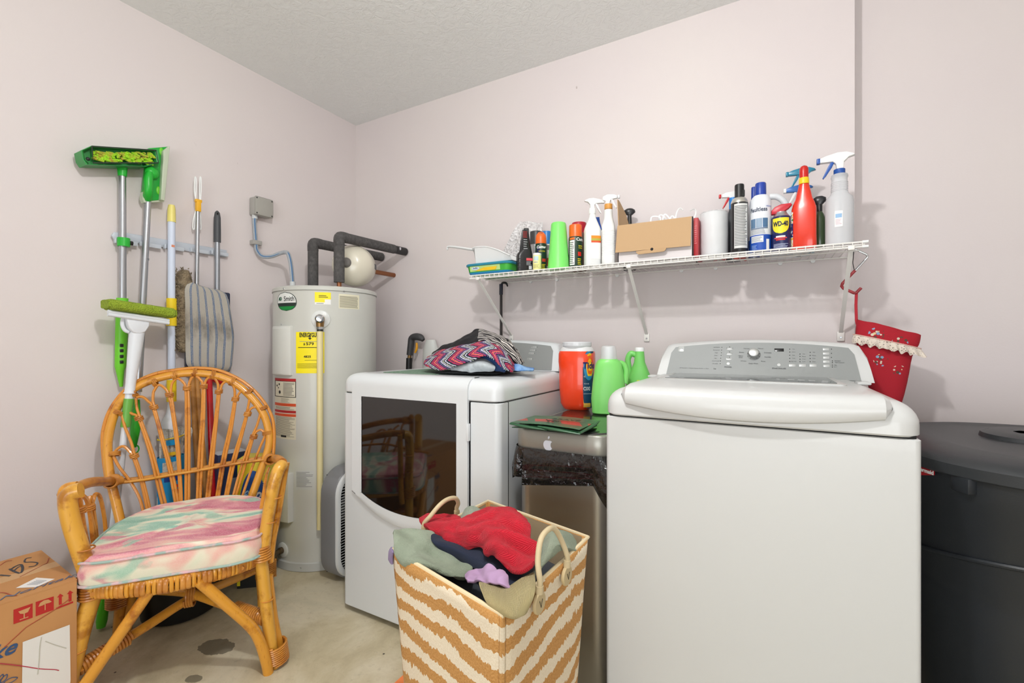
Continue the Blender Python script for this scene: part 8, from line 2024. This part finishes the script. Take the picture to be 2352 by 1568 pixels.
# ================================================================ BLACK WHEELED BIN AT THE RIGHT
def blackbin():
    cx, cy, Z = .700, 1.672, .855
    g = thing('storage_bin', 'big black plastic bin with a lid at the right of the washing machine', 'bin', (cx, cy, 0))
    W = lambda n_, mb, m_, par=None, **q: obj(n_, mb, m_, par or g, world=True, **q)
    BM = mat('bin_black', '#23272c', .42, bump=(300, .25, .001)); BL = mat('bin_lid', '#2c2f32', .45, bump=(300, .25, .001))
    rx, ry = .395, .37
    S = lambda z, s, e=2.8: (z, rx*s, ry*s, e, cx, cy)
    W('body', MB().loft([S(.0, .78), (.012, rx*.80, ry*.80, 2.8, cx, cy), S(.52, .915), S(.535, .915), S(.545, .925), S(Z-.115, .955), S(Z-.105, .968), S(Z-.045, .975)], n=72), BM)
    W('lid', MB().loft([S(Z-.050, .99), S(Z-.046, 1.0), S(Z-.022, 1.0), S(Z-.016, .985), S(Z-.010, .965), S(Z-.004, .93), S(Z+.006, .80), S(Z+.002, .74), S(Z+.004, .5), S(Z+.012, .2), S(Z+.012, .001)], n=72), BL)
    rs = []
    mb = MB(); slab(mb, -.26, .26, -.12, .12, [(0, 0), (.012, .003), (.018, .02), (.016, .06)], .11, 8, M=T(cx+.06, cy-.02, Z+.004) @ RZ(-.35)); W('lid_panel', mb, BL)
    # raised curve on the side
    def side(a, z, s): 
        ca, sa = cos(a), sin(a); return (cx+rx*s*math.copysign(abs(ca)**(2/2.8), ca), cy+ry*s*math.copysign(abs(sa)**(2/2.8), sa), z)
    W('moulded_rib', MB().tube([side(R(190+i*4), .585+.06*math.sin(R(i*4.5)), .935) for i in range(30)], .006, 8), BM)
    p = onX(2135, 1072, .0)
    # sticker and latch placed on the body band
    def bandpatch(px0, px1, py0, py1, m, nm, out, par=None):
        P_ = []
        for py in (py1, py0):
            row = []
            for i in range(7):
                px = px0+(px1-px0)*i/6; D = ray(px, py); lo, hi = .5, 3.
                def f(t):
                    q = CAMP+D*t; s_ = .974+(.0)/1; return (abs((q.x-cx)/(rx*s_))**2.8+abs((q.y-cy)/(ry*s_))**2.8)-1
                t = .6
                while f(t) > 0 and t < 3: t += .002
                q = CAMP+D*(t-out); row.append(tuple(q))
            P_.append(row)
        return W(nm, MB().grid(P_), m, par)
    bandpatch(2112, 2147, 1072, 1091, mat('sticker_red', '#c8202c', .4), 'sticker', .006)
    D = ray(2135, 1083); t = .6
    while (abs((D.x*t-cx)/(rx*.974))**2.8+abs((D.y*t-cy)/(ry*.974))**2.8) > 1: t += .002
    q = CAMP+D*(t-.010); q2 = CAMP+ray(2120, 1074)*(t-.004)
    # surface direction there
    D3 = ray(2150, 1085); t3 = .6
    while (abs((D3.x*t3-cx)/(rx*.974))**2.8+abs((D3.y*t3-cy)/(ry*.974))**2.8) > 1: t3 += .002
    d_ = (CAMP+D3*t3)-(CAMP+D*t); ang = math.atan2(d_.y, d_.x)
    W('lettering', textmesh('Rubbermaid', .0135, .0003, T(q.x, q.y, q.z-.001) @ RZ(ang) @ FRONT @ T(-.022, 0, 0), bold=.0004), WHITE, smooth=False, flip=False)
    D4 = ray(2215, 1112); t4 = .6
    while (abs((D4.x*t4-cx)/(rx*.974))**2.8+abs((D4.y*t4-cy)/(ry*.974))**2.8) > 1: t4 += .002
    q4 = CAMP+D4*t4
    W('latch', MB().box((-.022, -.012, -.018), (.022, .01, .018), M=T(*q4) @ RZ(ang), bev=.004), BM)
blackbin()
# ================================================================ CARDBOARD BOX AT THE LEFT
def bigbox():
    ZT = .42
    a = onZ(105, 1262, ZT); b = onZ(177, 1332, ZT); d = (a-b)
    # front edge direction: from b to the left of the frame
    c = onZ(0, 1390, ZT); e = (c-b).normalized(); f = (a-b); f = f-e*f.dot(e); f.normalize()
    Ln, Dp = .52, (a-b).dot(f)
    ang = math.atan2(-e.y, -e.x)
    g = thing('moving_box', 'taped brown cardboard shipping box with red handling symbols, left of the rattan chair', 'cardboard box', (b.x, b.y, 0), ang)
    br = mat('box_kraft', '#c18d58', .8, bump=(60, .15, .001), var=(4, '#b98450', .4, .7))
    L = lambda nm, mb, m, par=None, **q: obj(nm, mb, m, par or g, **q)
    # local: x to the right along the front edge (0 at the right corner, negative to the left), y back, z up
    L('carton', MB().box((-Ln, 0, 0), (0, Dp, ZT-.0005), bev=.002), br)
    fl = L('top_flaps', MB().box((-Ln, .001, ZT-.0005), (0, Dp*.5-.001, ZT+.003)), br); L('top_flaps', MB().box((-Ln, Dp*.5+.001, ZT-.0005), (0, Dp-.001, ZT+.003)), br)
    L('tape', MB().box((-Ln, Dp*.5-.025, ZT+.0028), (.0, Dp*.5+.025, ZT+.0036)), mat('tape_tan', '#d8ab74', .35, alpha=.85))
    Mi = (T(b.x, b.y, 0) @ RZ(ang)).inverted()
    def top(px, py): q = Mi @ onZ(px, py, ZT+.004); return q
    def front(px, py):
        o = Mi @ CAMP; d = (Mi.to_3x3() @ ray(px, py)); t = (-.0008-o.y)/d.y; return o+d*t
    mk = mat('marker_black', '#3a3a40', .6); mr = mat('marker_red', '#a84c2c', .6); sr = mat('symbol_red', '#b5221f', .6); bl = mat('print_blue', '#34517a', .6)
    def stroke(pts, m, r=.0022, fn=top, nm='marker_line', par=None):
        P_ = [fn(*p) for p in pts]; return L(nm, MB().tube([tuple(p) for p in P_], r, 6, sm=4, flat=.25), m, par)
    stroke([(72, 1280), (60, 1282), (57, 1290), (72, 1290), (86, 1292), (80, 1299), (66, 1301)], mk); stroke([(22, 1306), (45, 1316), (52, 1306), (48, 1296), (35, 1300), (28, 1305)], mk, .003); stroke([(30, 1312), (40, 1303), (46, 1300)], mk); stroke([(0, 1320), (12, 1321), (23, 1322)], mk, .003)
    stroke([(112, 1281), (108, 1292), (100, 1296), (75, 1309), (46, 1324)], mr, .0014); stroke([(0, 1298), (15, 1288), (27, 1287)], mr, .0014); stroke([(0, 1360), (12, 1361), (28, 1367), (40, 1367)], mr, .0016)
    q = [top(36, 1350), top(84, 1326), top(126, 1329), top(83, 1348)]
    mb = MB(); mb._add([tuple(p) for p in q], [(0, 1, 2, 3)]); lb = L('paper_label', mb, PAPER, smooth=False)
    u0, u1 = q[0].lerp(q[1], .5), q[3].lerp(q[2], .5)
    mb = MB()
    for i in range(5):
        s0 = q[0].lerp(q[1], .3+.11*i); s1 = q[3].lerp(q[2], .3+.11*i); a_, b_ = s0.lerp(s1, .25), s0.lerp(s1, .8); mb.tube([tuple(a_+Vector((0, 0, .0005))), tuple(b_+Vector((0, 0, .0005)))], .0009, 4, flat=.3)
    L('label_print', mb, mat('print_slate', '#8793a5', .6), lb)
    p0, p1 = top(30, 1366), top(158, 1325)
    dd = p1-p0; L('script_lettering', textmesh('Noritake', .028, .0002, T((p0.x+p1.x)/2, (p0.y+p1.y)/2, ZT+.0045) @ RZ(math.atan2(dd.y, dd.x)), shear=.45, xs=1.7), mat('print_slate2', '#5b6b86', .6), smooth=False, flip=False)
    # front: symbols
    def quad(pp, m, nm, off=0, par=None):
        P_ = [front(*p) for p in pp]; mb = MB(); mb._add([(p.x, -.0008-off, p.z) for p in P_], [tuple(range(len(P_)))]); return L(nm, mb, m, par, smooth=False)
    s1 = quad(((31, 1400), (75, 1385), (75, 1418), (31, 1433)), sr, 'fragile_symbol'); s2 = quad(((82, 1382), (123.5, 1369), (123.5, 1400), (82, 1415)), sr, 'keep_dry_symbol')
    kr = mat('symbol_cut', '#c99866', .8)
    quad(((42, 1404), (70, 1393), (64, 1405), (55, 1409), (46, 1409)), kr, 'goblet', .0006, s1); quad(((54, 1408), (57, 1407), (57, 1419), (54, 1420)), kr, 'goblet_stem', .0006, s1); quad(((45, 1422), (65, 1415), (65, 1417), (45, 1424)), kr, 'goblet_foot', .0006, s1)
    quad(((88, 1393), (92, 1384), (101, 1378), (111, 1376), (119, 1381), (113, 1384), (105, 1386), (97, 1390)), kr, 'umbrella', .0006, s2); quad(((102.5, 1385), (104.5, 1384.5), (104.5, 1400), (102.5, 1401)), kr, 'umbrella_stem', .0006, s2)
    for x0 in (136, 158.5): quad(((x0-5, 1372-(x0-136)*.33), (x0+2, 1363-(x0-136)*.33), (x0+10, 1368-(x0-136)*.33), (x0+6, 1369.5-(x0-136)*.33), (x0+6, 1387-(x0-136)*.33), (x0-1, 1389-(x0-136)*.33), (x0-1, 1371-(x0-136)*.33)), sr, 'arrow_symbol')
    quad(((129, 1395), (168, 1380), (168, 1384), (129, 1399)), sr, 'arrow_base')
    # red pen line and white paper
    P_ = [front(*p) for p in ((10, 1486), (60, 1440), (125, 1400), (160, 1375))]; L('marker_line', MB().tube([(p.x, -.0005, p.z) for p in P_], .0012, 6, flat=1), mr)
    pp = quad(((52, 1474), (160, 1434), (162, 1560), (158, 1600), (50, 1600)), mat('paper_sheet', '#e4e2de', .7), 'paper_sheet', .0006)
    for pts, m_ in ((((95, 1462), (91, 1485), (89, 1520), (86, 1548)), mat('thread', '#c2c0b4', .8)), (((104, 1472), (125, 1480), (152, 1488)), mat('thread', '#c2c0b4', .8)), (((0, 1523), (45, 1528), (90, 1535), (125, 1537), (135, 1539)), mat('marker_crimson', '#b8344a', .6))):
        P_ = [front(*p) for p in pts]; L('pen_line', MB().tube([(p.x, -.0016, p.z) for p in P_], .0011, 6, sm=3), m_, pp)
    p = front(20, 1490); L('script_lettering', textmesh('ke', .050, .0003, T(p.x-.012, -.001, p.z) @ FRONT, shear=.4, bold=.0010), bl, smooth=False, flip=False)
    for s0 in ((2, 1568, 16, 1548), (8, 1568, 40, 1556), (0, 1562, 6, 1548)):
        a_, b_ = front(s0[0], s0[1]), front(s0[2], s0[3]); mid = (a_+b_)/2; n_ = Vector((-(b_-a_).z, 0, (b_-a_).x))*.25
        L('leaf_print', MB().tube([(p.x, -.001, p.z) for p in (a_, mid+n_, b_, mid-n_)], .001, 5, sm=4, closed=True), bl)
bigbox()
# ================================================================ BOXES AND BUCKET BEHIND THE CHAIR
def backboxes():
    # yellow and blue scrubber box
    a = onZ(545, 1352, 0); 
    g = thing('scrubber_box', 'yellow and blue printed carton standing on the floor behind the rattan chair', 'box', (a.x, a.y, 0), math.atan2(.874, .486)*0+R(41))
    L = lambda nm, mb, m, par=None, **q: obj(nm, mb, m, par or g, **q)
    t = a.x*-.486+a.y*.874; h = CAMH+(HYP-1055)/FPX*t
    w_, d_ = .125, .12
    Yb = mat('box_yellow', '#ecd91a', .4); L('carton', MB().box((0, 0, 0), (w_, d_, h), bev=.0015), Yb)
    L('black_base', MB().box((-.0006, -.0006, .0), (w_+.0006, d_, .06)), mat('box_black', '#1b1d1c', .4)); L('yellow_edge', MB().box((-.0009, -.0009, .012), (.012, .004, .06)), Yb)
    L('blue_oval', MB().lathe([(.5, 0), (.48, .0008)], M=T(w_*.52, 0, h*.60) @ RXm(pi/2) @ Matrix.Diagonal((.115, .36, 1, 1)), n=36), mat('oval_blue', '#1b55a8', .4))
    L('lettering', textmesh('SPIN', .060, .0003, T(w_*.62, -.0012, h*.64) @ FRONT @ RZ(-pi/2), bold=.0016), WHITE, smooth=False, flip=False)
    L('lettering', textmesh('SCRUBBER', .034, .0003, T(w_*.28, -.0012, h*.62) @ FRONT @ RZ(-pi/2), bold=.0008), mat('letter_sky', '#9fcbe8', .5), smooth=False, flip=False)
    L('lettering', textmesh('HURRICANE', .020, .0003, T(w_*.90, -.0012, h*.72) @ FRONT @ RZ(-pi/2), bold=.0006), WHITE, smooth=False, flip=False)
    L('side_blue_panel', MB().box((-.0007, .01, h*.35), (.001, d_-.01, h*.9)), mat('panel_blue', '#2b62a8', .4))
    L('lettering', textmesh('SCRUBBER', .038, .0003, T(-.0014, d_*.5, h*.6) @ RZ(-pi/2) @ FRONT @ RZ(-pi/2), bold=.0008), WHITE, smooth=False, flip=False)
    # navy box to its left
    b = onX(500, 1250, LW+.16)
    g = thing('navy_carton', 'navy and grey printed carton against the wall behind the rattan chair', 'box', (b.x-.03, b.y+.045, 0), R(80))
    h2 = CAMH+(HYP-1046)/FPX*(-.486*b.x+.874*b.y)
    L = lambda nm, mb, m, par=None, **q: obj(nm, mb, m, par or g, **q)
    L('carton', MB().box((-.04, -.04, 0), (.09, .05, h2), bev=.0015), mat('box_navy', '#1f2f55', .4))
    L('grey_panel', MB().box((.01, -.0412, .03), (.09, -.0395, h2*.8)), mat('panel_grey', '#8f9bab', .4)); L('white_top', MB().box((-.038, -.038, h2), (.088, .048, h2+.0015)), mat('box_top_white', '#c8ccd2', .5))
    L('lettering', textmesh('TURBO SCRUB', .030, .0003, T(.03, -.0425, h2*.5) @ FRONT @ RZ(-pi/2), bold=.0006), WHITE, smooth=False, flip=False)
    # black bucket behind the chair legs
    c = onZ(385, 1412, 0)
    g = thing('black_bucket', 'low black bucket on the floor behind the rattan chair\'s legs', 'bucket', (-2.14, 1.0, 0))
    obj('bucket', MB().lathe([(.125, .001), (.135, .008), (.155, .19), (.160, .195), (.160, .205), (.152, .205), (.150, .19), (.13, .02), (.001, .015)], n=48), mat('bucket_black', '#0e1112', .35), g)
    obj('handle', MB().tube([(.158*cos(a_), .158*sin(a_)*.98, .19-.09*sin(a_)) for a_ in [pi*i/16 for i in range(17)]], .0028, 8), STEEL, g)
backboxes()
# ================================================================ ORANGE BOX BEHIND THE HAMPER
def orange():
    g = thing('orange_box', 'orange plastic box low on the floor behind the striped hamper\'s left side', 'box', (-.882, 1.075, 0))
    OM = mat('box_orange', '#f5813f', .4)
    mb = MB(); slab(mb, -.083, .083, -.145, .145, [(.001, .010), (.006, .006), (.085, .003), (.088, -.001)], .02); obj('tub', mb, OM, g)
    mb = MB(); slab(mb, -.084, .084, -.146, .146, [(.086, 0), (.100, 0), (.105, .004)], .022); obj('lid', mb, mat('lid_orange', '#f78a48', .4), g)
orange()
bpy.context.view_layer.update()
